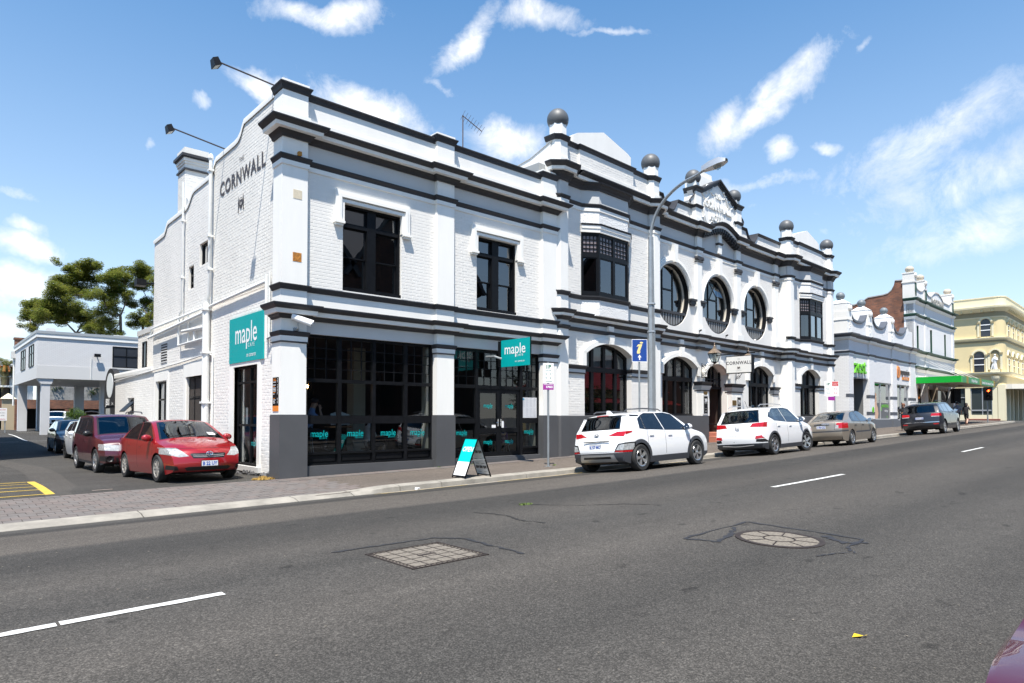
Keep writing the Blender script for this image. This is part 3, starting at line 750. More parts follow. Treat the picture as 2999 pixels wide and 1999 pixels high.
for a,b in muls:mb.box(a,b,n0,n1,.25,3.54)
for z0,z1 in((.25,.30),(.52,.57),(1.29,1.50),(2.34,2.43),(3.46,3.54)):mb.box(.65,4.56,n0+.01,n1-.005,z0,z1)
mb.box(.64,4.57,n0-.05,n1,.245,.275)
part(mb,'frame',M_black,W)
for(a0,a),(b,b0)in zip(muls,muls[1:]):
 mb=MB(FM);mb.box(a,b,.27,.30,.30,.52);
 for o,dp in((.05,.245),(.09,.262)):mb.box(a+o,b-o,dp,.28,.30+o*.8,.52-o*.8)
 part(mb,'stall_panel',M_black,W)
 pane(W,FM,a,b,.27,.57,1.29,M_glass);pane(W,FM,a,b,.27,1.50,2.34,M_glass);lattice(W,a,b,2.43,3.46)
 mb=MB(FM);maple_text(mb,(a+b)/2-.02,.96,.262,.82);part(mb,'lettering',M_letter,W)
W=group_part('shopfront',hotel);mb=MB(FM)
mu2=[(11.60-SF,11.67-SF),(12.60-SF,12.70-SF),(14.44-SF,14.55-SF),(15.24-SF,15.31-SF)]
for a,b in mu2:mb.box(a,b,n0,n1,.20,3.50)
mb.box(13.54-SF,13.63-SF,n0,n1-.01,2.44,3.47)
for z0,z1 in((2.34,2.44),(3.44,3.53)):mb.box(5.17,8.82,n0+.01,n1-.005,z0,z1)
for a,b in((11.67-SF,12.60-SF),(14.55-SF,15.24-SF)):
 for z0,z1 in((.20,.26),(.46,.52),(1.27,1.42)):mb.box(a,b,n0+.01,n1-.005,z0,z1)
part(mb,'frame',M_black,W)
for a,b in((11.67-SF,12.60-SF),(14.55-SF,15.24-SF)):
 mb=MB(FM);mb.box(a,b,.27,.30,.26,.46);mb.box(a+.06,b-.06,.25,.28,.30,.42);part(mb,'stall_panel',M_black,W)
 pane(W,FM,a,b,.27,.52,1.27,M_glass);pane(W,FM,a,b,.27,1.42,2.34,M_glass);lattice(W,a,b,2.44,3.44)
 mb=MB(FM);maple_text(mb,(a+b)/2-.02,.93,.262,.72);part(mb,'lettering',M_letter,W)
for a,b in((12.70-SF,13.54-SF),(13.63-SF,14.44-SF)):lattice(W,a,b,2.44,3.44)
for k,(a,b)in enumerate(((12.70-SF,13.57-SF),(13.575-SF,14.44-SF))):
 D_=group_part('door',hotel);mb=MB(FM)
 mb.box(a,a+.10,.235,.285,.22,2.34);mb.box(b-.10,b,.235,.285,.22,2.34)
 for z0,z1 in((.22,.38),(.98,1.12),(2.20,2.34)):mb.box(a+.1,b-.1,.237,.283,z0,z1)
 part(mb,'door_leaf',M_black,D_)
 for z0,z1 in((.38,.98),(1.12,2.20)):pane(D_,FM,a+.1,b-.1,.262,z0,z1,M_glass)
 mb=MB(FM);maple_text(mb,(a+b)/2,.64,.255,.62);maple_text(mb,(a+b)/2,1.76,.255,.62);part(mb,'lettering',M_letter,D_)
 mb=MB(FM);s=b-.06 if k==0 else a+.05;mb.box(s-.02,s+.02,.21,.24,1.18,1.40);mb.box(s-.015,s+(.11 if k else-.11),.19,.21,1.27,1.29)if False else None;mb.tube([(s,.20,1.29),(s+(-.1 if k==0 else .0),.19,1.285)],.012)
 part(mb,'handle',mat('chrome',(.75,.75,.77),.15,1),D_)
 mb=MB(FM)
 if k==0:mb.box(b-.28,b-.12,.256,.26,1.13,1.22)
 else:mb.box(a+.11,a+.21,.256,.26,1.13,1.34)
 part(mb,'notice',M_sgw,D_)
mb=MB(FM);mb.box(12.65-SF,14.5-SF,.02,.3,-.2,.20);part(mb,'door_step',M_plinth)
# menus taped inside the right-hand pane
for i in range(4):
 for j in range(2):
  mb=MB(FM);a=14.57-SF+i*.165;z=1.44+j*.33;mb.quad((a,.262-.001*i,z),(a+.17,.262,z),(a+.17,.262,z+.33),(a,.262-.001*i,z+.33));part(mb,'menu_sheet',mat('menu_paper',(.62,.63,.66),.7,noise=(60,.06,2)),W)
  if i or j:
   mb=MB(FM)
   for q in range(9):w=random.uniform(.05,.12);mb.box(a+.02,a+.02+w,.2575,.2585,z+.30-q*.032,z+.304-q*.032)
   part(mb,'print',mat('grey_print',(.35,.36,.40),.8),W)
mb=MB(FM);mb.box(14.575-SF,14.67-SF,.2565,.258,2.02,2.07);part(mb,'menu_header',mat('blue_print',(.02,.30,.50),.6),W)
# cafe room
mb=MB(FM);mb.box(.3,9.2,7.9,8.0,.1,3.6);mb.box(.3,9.2,.3,8,.08,.16);mb.box(.3,9.2,.5,8,3.56,3.6);mb.box(9.2,9.3,.35,8,.1,3.6);mb.box(.24,.3,4.6,8,.1,3.6);mb.box(.24,.3,.55,1.70,.1,3.6)
part(mb,'room_lining',mat('cafe_interior',(.045,.036,.03),.8))
mb=MB(FM)
for a,b,c,d in((2.05,2.35,3.6,3.9),(3.35,3.75,2.6,3.0),(4.45,4.62,.34,.6),(8.75,9.15,.34,.6),(.75,1.05,4.6,4.9)):mb.box(a,b,c,d,.12,3.56)
part(mb,'inner_pier',mat('cream_inner_wall',(.42,.39,.32),.7))
# ---- side wall ------------------------------------------------------
ROOFP=[(15.95,9.60),(18.30,9.60),(18.42,9.50),(18.55,9.34),(18.75,9.24),(19.0,9.21),(20.55,9.21),(20.72,9.12),(20.80,8.96),(20.92,8.84),(22.65,8.83),(22.85,8.78),(23.1,8.60),(23.3,8.47),(23.55,8.42),(25.62,8.41),(25.78,8.34),(25.92,8.20),(26.1,8.09),(27.5,8.06)]
def roof_at(y):
 for(a,za),(b,zb)in zip(ROOFP,ROOFP[1:]):
  if a<=y<=b:return za+(zb-za)*(y-a)/(b-a)
 return ROOFP[0][1]if y<ROOFP[0][0]else 0
SOPEN=[(17.18,18.91,.17,2.84),(21.48,23.30,1.0,2.77),(25.54,27.05,1.0,2.74),(21.28,22.10,6.19,6.92),(22.68,23.22,5.64,6.38)]
AOPEN=[(30.31,31.40,1.60,2.26)]
mb=MB(FS)
def wall_with_holes(mb,s0,s1,topf,holes,n0,n1,zb):
 xs=sorted({s0,s1,*[p for p,_ in ROOFP if s0<p<s1],*[h[0]for h in holes if s0<h[0]<s1],*[h[1]for h in holes if s0<h[1]<s1]})
 for a,b in zip(xs,xs[1:]):
  m_=(a+b)/2;hs=sorted([h for h in holes if h[0]<m_<h[1]],key=lambda h:h[2]);z=zb
  for h in hs:mb.box(a,b,n0,n1,z,h[2]);z=h[3]
  ta,tb=topf(a+1e-6),topf(b-1e-6)
  mb.prism([(a,z),(b,z),(b,tb),(a,ta)],n0,n1)
wall_with_holes(mb,15.95,27.5,roof_at,SOPEN,-.3,0,-.35)
side_wall=part(mb,'side_wall',M_offw)
mb=MB(FS);wall_with_holes(mb,27.5,33.75,lambda y:3.34-.02*(y-27.5),AOPEN,-.3,0,-.4);annex_wall=part(mb,'annex_wall',M_wbrick)
mb=MB(FS);mb.box(33.45,33.75,-6,-.3,-.4,3.2);mb.box(27.4,27.5,-9,-.3,3,8.0);part(mb,'annex_end_wall',M_wbrick)
mb=MB(FS);mb.box(27.5,33.5,-6,-.28,3.12,3.18);part(mb,'annex_roof',mat('cream_metal_roof',(.55,.47,.33),.5,noise=(2,.1,3)))
mb=MB(FS);mb.sweep([(33.75,0),(27.5,0)],[(-.3,3.22),(.05,3.18),(.06,3.3),(.05,3.38),(-.3,3.38)]);part(mb,'annex_coping',M_white2)
mb=MB(FS)
rp=[(y,z)for y,z in ROOFP]
mb.strip([[(y,.035,z-.09),(y,.045,z),(y,.04,z+.05),(y,-.32,z+.05),(y,-.32,z-.02)]for y,z in rp]);part(mb,'coping',M_white2,smooth=30)
def side_spans(z,y0,y1,holes):return cut_spans(y0,y1,[(h[0]-.0,h[1]+.0)for h in holes if h[2]<z<h[3]])
def top_spans(z,y0,y1):       # part of y0..y1 where the wall is higher than z
 out=[];st=None;y=y0
 while y<=y1+1e-6:
  ok=roof_at(min(y,y1-1e-4))-.05>z
  if ok and st is None:st=y
  if not ok and st is not None:out.append((st,y));st=None
  y+=.05
 if st is not None:out.append((st,y1))
 return out
def sspan(y0,y1,extra=()):
 def fn(z):
  res=[]
  for a,b in top_spans(z,y0,y1):res+=cut_spans(a,b,[(h[0],h[1])for h in list(SOPEN)+list(extra)if h[2]<z<h[3]])
  return res
 return fn
bricks(FS,0,1,-.05,4.76,sspan(15.98,20.78,[(16.98,19.26,-.1,2.95),(16.74,19.20,2.9,4.22)]),0)
bricks(FS,0,1,4.80,9.6,sspan(15.98,20.74),1)
bricks(FS,0,1,-.1,9.3,sspan(20.82,27.48,[(21.30,23.55,.9,3.2),(25.35,27.2,.9,3.1)]),0)
bricks(FS,0,1,-.1,3.18,lambda z:side_spans(z,27.52,33.73,AOPEN),0)
# door and window surrounds
mb=MB(FS)
for y0,y1,z1 in((16.98,17.18,2.95),(18.91,19.26,2.95)):mb.box(y0,y1,-.1,.03,-.05,z1)
mb.box(17.18,18.91,-.1,.03,2.84,2.95);mb.box(16.74,19.2,-.05,.012,2.95,4.2)
for y0,y1,zt in((21.30,23.55,3.2),(25.35,27.2,3.1)):mb.box(y0,y0+.19,-.1,.03,.9,zt);mb.box(y1-.22,y1,-.1,.03,.9,zt);mb.box(y0+.19,y1-.22,-.1,.03,2.77,zt)
part(mb,'surround',M_white2)
mb=MB(FS);mb.box(16.9,18.95,-.3,.10,.03,.17);part(mb,'door_sill',M_grey)
rb=MB()
M_blue=mat('bluestone',(.10,.10,.105),.8,noise=(7,.35,6),bump=(14,1,.03))
for i in range(26):
 y=16.0+i*.115;zc=random.uniform(-.06,.03);r=random.uniform(.07,.12)
 mb=MB();mb.lathe((6.57,y,zc),[(0,-r),(r*.7,-r*.75),(r,-.2*r),(r*.95,.4*r),(r*.5,.85*r),(0,r*.95)],7)
 for k,v in enumerate(mb.v):mb.v[k]=tuple(v[j]+random.uniform(-.018,.018)for j in range(3))
 if y<16.9 or y>17.0:part(mb,'bluestone_block',M_blue,side_wall)
def dark_window(F,y0,y1,z0,z1,n,out,bars=(),trans=(),open_=None,curtain=False,parent=hotel,solid=False):
 W=group_part('window',parent);mb=MB(F);q0,q1=sorted((n,n-out*.08));t=.06
 mb.box(y0,y0+t,q0,q1,z0,z1);mb.box(y1-t,y1,q0,q1,z0,z1);mb.box(y0+t,y1-t,q0,q1,z0,z0+t);mb.box(y0+t,y1-t,q0,q1,z1-t,z1)
 for b in bars:mb.box(b-.03,b+.03,q0+.003,q1-.003,z0+t,z1-t)
 for b in trans:mb.box(y0+t,y1-t,q0+.005,q1-.005,b-.03,b+.03)
 part(mb,'frame',M_black,W)
 xs=[y0+t,*bars,y1-t];zs=[z0+t,*trans,z1-t];nn=(q0+q1)/2
 for a,b in zip(xs,xs[1:]):
  for c,d in zip(zs,zs[1:]):mb=MB(F);mb.quad((a,nn,c),(b,nn,c),(b,nn,d),(a,nn,d));part(mb,'pane',mat('dark_far_pane',(.035,.04,.05),.06)if solid else(M_glass_up if not curtain else M_glass),W)
 if curtain:
  mb=MB(F);st=[(a+(b-a)*k/14,nn-out*(.10+.03*(k%2)),z)for a,b in[(xs[0]+.1,xs[0]+.5)]for k in range(15)for z in()]
  rows=[[(xs[0]+.08+.34*k/12,nn-out*(.12+.035*(k%2)),z)for z in(z0,z1)]for k in range(13)];mb.strip(rows);part(mb,'curtain',mat('curtain',(.62,.61,.57),.9),W,smooth=80)
 return W
dark_window(FS,17.18,18.91,.17,2.84,-.08,1,bars=(17.93,),trans=(1.24,2.40),curtain=True)
mb=MB(FS);mb.box(18.30,18.45,-.16,-.155,1.26,1.72);part(mb,'notice',M_sgw)
tm=MB(FS);add_text(tm,'maple',lambda x,y,h:(17.60-x,-.07,.70+y),.22,.82);part(tm,'lettering',M_letter)
dark_window(FS,21.48,23.33,.0,2.77,-.08,1,bars=(22.1,22.75),trans=(2.1,),curtain=True)
dark_window(FS,25.54,26.98,.0,2.74,-.08,1,bars=(26.1,),trans=(2.1,),curtain=True)
dark_window(FS,21.28,22.10,6.19,6.92,-.07,1);dark_window(FS,22.68,23.22,5.64,6.38,-.07,1,trans=(5.85,6.1))
dark_window(FS,30.31,31.40,1.60,2.26,-.18,1)
mb=MB(FS)
for a,b,p,q,r,s in((30.4,31.3,.02,.32,2.2,1.72),):
 mb.strip([[(a,p-.15,r),(b,p-.15,r)],[(a,q,s),(b,q,s)],[(a,q,s-.04),(b,q,s-.04)],[(a,p-.15,r-.05),(b,p-.15,r-.05)]])
part(mb,'hopper_sash',M_black)
mb=MB(FS)
for k in range(7):mb.box(25.6,26.35,.0,.03,3.42+k*.095,3.46+k*.095)
mb.box(25.55,26.4,-.02,.008,3.38,4.10);part(mb,'wall_vent',M_grey)
mb=MB(FS)
for k in range(7):mb.box(25.6,26.35,.004,.010,3.462+k*.095,3.512+k*.095)
part(mb,'vent_slot',M_room)
mb=MB(FS);mb.box(16.4,27.3,-7.4,-7.3,-.1,7.9);part(mb,'room_lining',M_room)
mb=MB(FS)
for a,b,c,d in((17,19.3,.1,3.0),):pass
mb.box(20.9,27.3,-1.6,-1.5,-.1,3.2);mb.box(20.9,27.3,-1.6,-.3,3.2,3.3);mb.box(21,23.5,-1.2,-1.1,5.4,7.2);part(mb,'room_lining',M_room)
# unseen plain slabs for the hotel roofs behind the parapets, put in to block light
M_roof=mat('grey_roof_sheet',(.30,.31,.31),.5,noise=(1,.1,3))
mb=MB();mb.box(6.9,16.2,15.8,27.4,7.9,7.98);part(mb,'roof',M_roof)
mb=MB(FC);mb.box(.2,24.4,.8,14,9.2,9.28);mb.box(24.2,24.5,.6,14,-.2,9.3);mb.box(0,24.4,13.9,14,0,9.2);mb.box(-.35,0.0,.5,14,8.0,10.1);part(mb,'roof',M_roof)
# stepped side gable above the lower roof (seen over the cafe parapet)
mb=MB(FC);mb.strip([[(-.02,.25,8.4),(-.02,.25,10.85)],[(-.02,1.2,8.4),(-.02,1.2,10.5)],[(-.02,8,8.0),(-.02,8,9.6)]]);mb.strip([[(-.05,.2,10.85),(.3,.2,10.85)],[(-.05,1.2,10.52),(.3,1.2,10.52)],[(-.05,8,9.62),(.3,8,9.62)]]);part(mb,'return_wall',M_wbrick)
# chimney
mb=MB();cx0,cx1,cy0,cy1=6.605,7.32,23.78,24.58
mb.box(cx0,cx1,cy0,cy1,8.2,10.16);mb.box(cx0-.03,cx1+.03,cy0-.03,cy1+.03,10.02,10.1);mb.box(cx0-.06,cx1+.06,cy0-.06,cy1+.06,10.1,10.2);mb.box(cx0-.03,cx1+.03,cy0-.03,cy1+.03,10.33,10.56)
ch=part(mb,'chimney',M_offw)
mb=MB();mb.box(cx0-.13,cx1+.13,cy0-.13,cy1+.13,10.24,10.33);mb.box(cx0-.09,cx1+.09,cy0-.09,cy1+.09,10.2,10.24);mb.box(cx0-.05,cx1+.05,cy0-.05,cy1+.05,9.80,9.86);part(mb,'chimney_cap',M_dark,ch)
FCH1=Frame(6.605,0,pi/2);FCH2=Frame(0,23.78,0)
bricks(FCH1,0,1,8.45,9.78,lambda z:[(23.79,24.57)],1);bricks(FCH2,0,-1,8.45,9.78,lambda z:[(6.61,7.31)],1);bricks(FCH2,0,-1,9.87,10.02,lambda z:[(6.61,7.31)],1);bricks(FCH1,0,1,9.87,10.02,lambda z:[(23.79,24.57)],1)
# pipes
def pipe(pts,r,m=M_pipe,name='pipe',sockets=()):
 mb=MB(FS);mb.tube(pts,r,10)
 for y,z in sockets:mb.lathe((0,0,0),[(0,0)],3)if False else mb.box(y-r-.02,y+r+.02,pts[0][1]-r-.02,pts[0][1]+r+.02,z-.03,z+.03)
 return part(mb,name,m,smooth=40)
pipe([(20.78,.11,9.22),(20.78,.11,5.12),(20.92,.12,4.98),(20.95,.13,4.78)],.055,sockets=((20.78,8.9),(20.78,6.9),(20.78,5.9)))
mb=MB(FS);mb.lathe((20.78,.11,9.2),[(.06,0),(.085,.06),(.075,.14),(.03,.2),(0,.21)],10);part(mb,'vent_cap',M_pipe)
pipe([(20.95,.14,4.9),(20.95,.14,-.1)],.105,sockets=((20.95,4.7),(20.95,3.4),(20.95,1.9)))
pipe([(20.72,.05,3.32),(20.6,.05,3.3),(20.58,.05,0)],.022);pipe([(33.7,.04,3.05),(27.4,.05,3.2),(24,.05,3.28),(21.2,.05,3.38),(20.7,.05,3.32)],.022,M_grey)
pipe([(23.6,.09,9.3),(23.6,.09,5.0),(23.82,.1,4.86)],.038,sockets=((23.6,8.0),(23.6,6.1)))
pipe([(16.5,.09,4.88),(20.9,.09,4.78)],.042);pipe([(20.9,.1,4.80),(27.3,.1,4.75),(27.45,.1,4.55)],.042)
pipe([(16.45,.09,5.05),(16.45,.09,3.35)],.045);pipe([(16.33,.07,5.1),(16.33,.07,3.4)],.022)
pipe([(20.95,.17,4.62),(27.5,.15,4.42)],.055);pipe([(23.9,.1,4.8),(23.9,.1,3.85),(21.0,.12,3.86)],.04);pipe([(23.4,.12,4.28),(21.0,.14,4.18)],.055);pipe([(22.2,.1,4.2),(22.2,.1,3.88)],.04);pipe([(22.9,.09,4.75),(22.9,.09,3.9)],.022)
pipe([(16.52,.06,3.45),(16.35,.10,3.42),(16.2,.06,3.47)],.02,M_galv,'tap')
# rear wing above the annex
mb=MB();mb.box(7.4,16,27.52,33.4,3.0,5.1);rw=part(mb,'rear_wing',M_wbrick)
mb=MB();mb.box(7.36,16,27.52,33.44,5.1,5.32);part(mb,'fascia',M_grey)
FW=Frame(7.4,0,pi/2);bricks(FW,0,1,3.2,5.08,lambda z:cut_spans(27.55,33.38,[(31.8,32.4)]if 3.6<z<4.75 else[]),0)
dark_window(FW,31.8,32.4,3.6,4.75,.06,1,solid=True)
# ---- the hotel's ornate front (frame FC) ---------------------------
P_L,P_R,MIDN,PAVN=(0.0,6.24),(18.36,24.60),.50,.15
def pier_poly(a,b):return[(a,PAVN),(a,.07),(a+.13,-.05),(b-.13,-.05),(b,.07),(b,PAVN)]
PIERS=[(0.0,.66),(5.58,6.24),(18.36,19.02),(23.94,24.60)]
BAYC,BHB,BHF,BN=(2.86,21.48),1.42,.86,-.22
def bay_pts(c):return[(c-BHB,PAVN),(c-BHF,BN),(c+BHF,BN),(c+BHB,PAVN)]
def pav_path(i,bay):
 a,b=PIERS[2*i],PIERS[2*i+1]
 return pier_poly(*a)+(bay_pts(BAYC[i])if bay else[])+pier_poly(*b)
MPIL=[(6.26,6.62),(9.72,10.14),(13.36,13.78),(17.52,17.94)]
def mid_path():
 p=[(6.24,MIDN)]
 for a,b in MPIL:p+=[(a,MIDN),(a,MIDN-.12),(b,MIDN-.12),(b,MIDN)]if a>6.3 else[(a,MIDN-.12),(b,MIDN-.12),(b,MIDN)]
 return p+[(18.3,MIDN)]
def full_path(bay):
 mp=mid_path();return pav_path(0,bay)+[(6.24,MIDN-.01)]+mp[1:-1]+[(18.36,MIDN)]+pav_path(1,bay)[1:]+[(24.6,.6)]
def lift(path,c=11.75,h=.43,w=1.72):
 out=[]
 pts=[]
 for p,q in zip(path,path[1:]):
  pts.append(p)
  if p[0]<c+w and q[0]>c-w and abs(p[1]-q[1])<1e-6 and q[0]-p[0]>.5:
   for k in range(1,20):pts.append((p[0]+(q[0]-p[0])*k/20,p[1]))
 pts.append(path[-1])
 for s,n in pts:
  t=abs(s-c)/w;out.append((s,n,h*(.5+.5*cos(pi*t))**.8 if t<1 else 0))
 return out
for a,b in PIERS:
 mb=MB(FC);poly=pier_poly(a,b);mb.slab(poly+[(b,.5),(a,.5)],1.52,9.9);part(mb,'pier',M_white2)
 q=[(s+(.0),n)for s,n in poly];mb=MB(FC);mb.slab([(a-.02,.5)]+[(a-.03,PAVN)]+[(a-.03,.05),(a+.12,-.085),(b-.12,-.085),(b+.03,.05),(b+.03,PAVN)]+[(b+.02,.5)],9.98,10.3);mb.slab([(a+.01,.5),(a+.01,.08),(a+.14,-.04),(b-.14,-.04),(b-.01,.08),(b-.01,.5)],10.3,11.0);part(mb,'parapet_pier',M_white2)
 mb=MB(FC);mb.sweep([(a,.5),(a,.07),(a+.13,-.05),(b-.13,-.05),(b,.07),(b,.5)],[(0,10.88),(.03,10.9),(.07,10.98),(.09,11.02),(.09,11.05),(0,11.07)]);part(mb,'coping_moulding',M_dark)
 c=((a+b)/2,.24);mb=MB(FC);mb.slab([(c[0]+.31*cos(pi/8+k*pi/4),c[1]+.31*sin(pi/8+k*pi/4))for k in range(8)],11.0,11.50);mb.slab([(c[0]+.33*cos(pi/8+k*pi/4),c[1]+.33*sin(pi/8+k*pi/4))for k in range(8)],11.0,11.06);part(mb,'ball_pedestal',M_white2)
 mb=MB(FC);mb.lathe((c[0],c[1],11.68),[(.375*sin(t),-.375*cos(t))for t in frange(.0,pi,18)],28);part(mb,'ball_finial',mat('grey_ball_paint',(.10,.105,.11),.5,noise=(2,.15,4)),smooth=60)
def mld(name,prof,m,path):mb=MB(FC);mb.sweep(path,prof);return part(mb,name,m)
FP,FPB=full_path(False),full_path(True)
mld('sill_moulding',[(0,5.60),(.02,5.60),(.04,5.65),(.08,5.70),(.085,5.74),(0,5.75)],M_dark,pav_path(0,True));mld('sill_moulding',[(0,5.60),(.02,5.60),(.04,5.65),(.08,5.70),(.085,5.74),(0,5.75)],M_dark,pav_path(1,True))
mld('string_moulding',[(0,4.46),(.02,4.46),(.045,4.50),(.07,4.55),(.075,4.59),(0,4.60)],M_dark,FP)
mld('bed_moulding',[(0,4.76),(.03,4.76),(.06,4.80),(.11,4.85),(.12,4.88),(0,4.88)],M_dark,FP)
mld('corona',[(0,4.88),(.18,4.885),(.19,4.97),(0,4.97)],M_white2,FP)
mld('cornice',[(0,4.97),(.20,4.97),(.22,5.0),(.27,5.05),(.28,5.08),(.28,5.10),(0,5.12)],M_dark,FP)
mld('neck_fillet',[(0,8.76),(.03,8.76),(.035,8.88),(0,8.88)],M_white2,FPB)
mld('neck_moulding',[(0,8.88),(.03,8.88),(.05,8.93),(.085,8.98),(.085,9.01),(0,9.02)],M_dark,FPB)
FPL,FPBL=lift(FP),lift(FPB)
mld('bed_moulding',[(0,9.50),(.04,9.50),(.06,9.56),(.09,9.6),(.12,9.66),(.18,9.70),(.20,9.75),(0,9.75)],M_dark,FPBL)
mld('corona',[(-.1,9.75),(.30,9.755),(.315,9.86),(-.1,9.86)],M_white2,FPL)
mld('cornice',[(-.1,9.86),(.33,9.86),(.36,9.89),(.42,9.95),(.44,9.99),(.44,10.02),(-.1,10.04)],M_dark,FPL)
# dentils under the arched cornice
c_=11.75
for k in range(17):
 s=c_-1.6+3.2*k/16;t=abs(s-c_)/1.72;dz=.43*(.5+.5*cos(pi*t))**.8
 mb=MB(FC);mb.box(s-.055,s+.055,MIDN-.30,MIDN-.02,9.58+dz,9.74+dz);mb.box(s-.04,s+.04,MIDN-.24,MIDN-.02,9.50+dz,9.58+dz);part(mb,'dentil',M_dark)
# friezes
mb=MB(FC)
for i in(0,1):
 p=pav_path(i,True);mb.sweep(p,[(.0,9.0),(.004,9.0),(.004,9.55),(.0,9.55)]);q=pav_path(i,False);mb.sweep(q,[(0,4.59),(.004,4.59),(.004,4.80),(0,4.80)])
mb.box(6.24,18.36,MIDN-.004,MIDN+.3,9.0,9.56);mb.box(6.24,18.36,MIDN-.004,MIDN+.1,4.58,4.82);part(mb,'frieze',M_grey)
mb=MB(FC);pts=[(c_-1.72+3.44*k/24)for k in range(25)]
mb.prism([(c_-1.72,9.5)]+[(s,9.6+.43*(.5+.5*cos(pi*abs(s-c_)/1.72))**.8)for s in pts]+[(c_+1.72,9.5)],MIDN-.003,MIDN+.2);part(mb,'tympanum',M_grey)
mb=MB(FC);mb.box(c_-.15,c_+.15,MIDN-.14,MIDN,9.05,9.95);part(mb,'tympanum_post',M_white2)
mb=MB(FC);mb.sweep([(c_-.15,MIDN),(c_-.15,MIDN-.14),(c_+.15,MIDN-.14),(c_+.15,MIDN)],[(0,9.44),(.05,9.48),(.06,9.53),(0,9.54)]);part(mb,'tympanum_moulding',M_dark)
# pavilion walls
def arc(c,a,zs,zc,k=14):
 h=zc-zs;R=(a*a+h*h)/(2*h);return[(c+a*(2*i/k-1),zc-R+sqrt(max(0,R*R-(a*(2*i/k-1))**2)))for i in range(k+1)]
def arch_wall(mb,s0,s1,c,a,z0,zs,zc,ztop,n0,n1):
 mb.box(s0,c-a,n0,n1,z0,ztop);mb.box(c+a,s1,n0,n1,z0,ztop)
 A=arc(c,a,zs,zc)
 for(p,zp),(q,zq)in zip(A,A[1:]):mb.prism([(p,zp),(q,zq),(q,ztop),(p,ztop)],n0,n1)
def arch_hood(c,a,zs,zc,n,name='arch_hood'):
 mb=MB(FC)
 for w,pr in((.28,.06),(.20,.10),(.12,.055)):
  A=arc(c,a,zs,zc,18);B=arc(c,a+w,zs+.05,zc+w*.9,18)
  for k in range(18):mb.prism([A[k],A[k+1],B[k+1],B[k]],n-pr,n+.02)
  for sg in(-1,1):e=c+sg*a;mb.box(min(e,e+sg*w),max(e,e+sg*w),n-pr,n+.02,3.28,zs+.05)
 part(mb,name,M_white2)
 mb=MB(FC);mb.prism([(c-.11,zc-.02),(c+.11,zc-.02),(c+.15,4.46),(c-.15,4.46)],n-.17,n+.02);mb.box(c-.15,c+.15,n-.13,n,4.60,4.78);part(mb,'keystone',M_white2)
def impost(s0,s1,n,wide=.0):
 mb=MB(FC);pp=[(s0,n+.2),(s0,n),(s1,n),(s1,n+.2)]
 mb.sweep(pp,[(0,3.14),(.02,3.14),(.04,3.19),(.075,3.24),(.08,3.28),(0,3.29)]);mb.sweep(pp,[(0,2.98),(.035,2.99),(.04,3.02),(0,3.03)]);part(mb,'impost_moulding',M_dark)
 mb=MB(FC);mb.box(s0-.012,s1+.012,n-.012,n+.1,3.03,3.14);part(mb,'impost',M_grey)
def arch_window(c,a,z0,zs,zc,n,lights=4,ztr=(3.10,3.28),curtain=0):
 W=group_part('window',hotel);mb=MB(FC);xs=[c-a+2*a*k/lights for k in range(lights+1)]
 A=arc(c,a,zs,zc,16);B=arc(c,a-.09,zs-.06,zc-.09,16)
 for k in range(16):mb.prism([B[k],B[k+1],A[k+1],A[k]],n-.04,n+.08)
 def top(s):
  h=zc-zs;R=(a*a+h*h)/(2*h);return zc-R+sqrt(max(0,R*R-(s-c)**2))
 for k,x in enumerate(xs):
  w=.09 if k in(0,lights)else .075
  x0,x1=max(c-a,x-w),min(c+a,x+w);mb.box(x0,x1,n-.03,n+.07,z0,top((x0+x1)/2)-.02)
 for p,q in((z0,z0+.10),ztr):mb.box(c-a,c+a,n-.05,n+.06,p,q)
 mb.box(c-a-.02,c+a+.02,n-.12,n,z0-.04,z0+.02)
 part(mb,'frame',M_black,W)
 for k in range(lights):
  p,q=xs[k]+.07,xs[k+1]-.07;da=random.uniform(-.003,.003)
  mb=MB(FC);mb.quad((p,n+.02+da,z0+.08),(q,n+.02-da,z0+.08),(q,n+.02-da,ztr[0]),(p,n+.02+da,ztr[0]));part(mb,'pane',M_glass,W)
  mb=MB(FC);mb.poly([(p,n+.02,ztr[1]),(q,n+.02,ztr[1])]+[(q+(p-q)*j/5,n+.02,top(q+(p-q)*j/5)-.04)for j in range(6)]);part(mb,'pane',M_glass,W)
  mb=MB(FC);rows=[[(p+(q-p)*j/14,n+.10+.02*(j%2),z)for z in(ztr[1]-.05,top(p+(q-p)*j/14)-.03)]for j in range(15)];mb.strip(rows);part(mb,'upper_blind',mat('net_curtain',(.20,.21,.21),.9),W)
  if curtain:
   mb=MB(FC);f=.75 if k%2 else .6;rows=[[(p+(q-p)*f*j/14,n+.14+.03*(j%2),z)for z in(z0,ztr[0])]for j in range(15)];mb.strip(rows);part(mb,'curtain',mat('curtain',(.62,.61,.57),.9),W,smooth=80)
 mb=MB(FC);mb.box(c-a-.4,c+a+.4,n+2.2,n+2.3,.2,4.4);mb.box(c-a-.5,c-a-.4,n+.1,n+2.3,.2,4.4);mb.box(c+a+.4,c+a+.5,n+.1,n+2.3,.2,4.4);mb.box(c-a-.5,c+a+.5,n+.1,n+2.3,.3,.4);part(mb,'room_lining',M_room,W)
ARCHES=[(3.02,1.40),(21.34,1.30)]
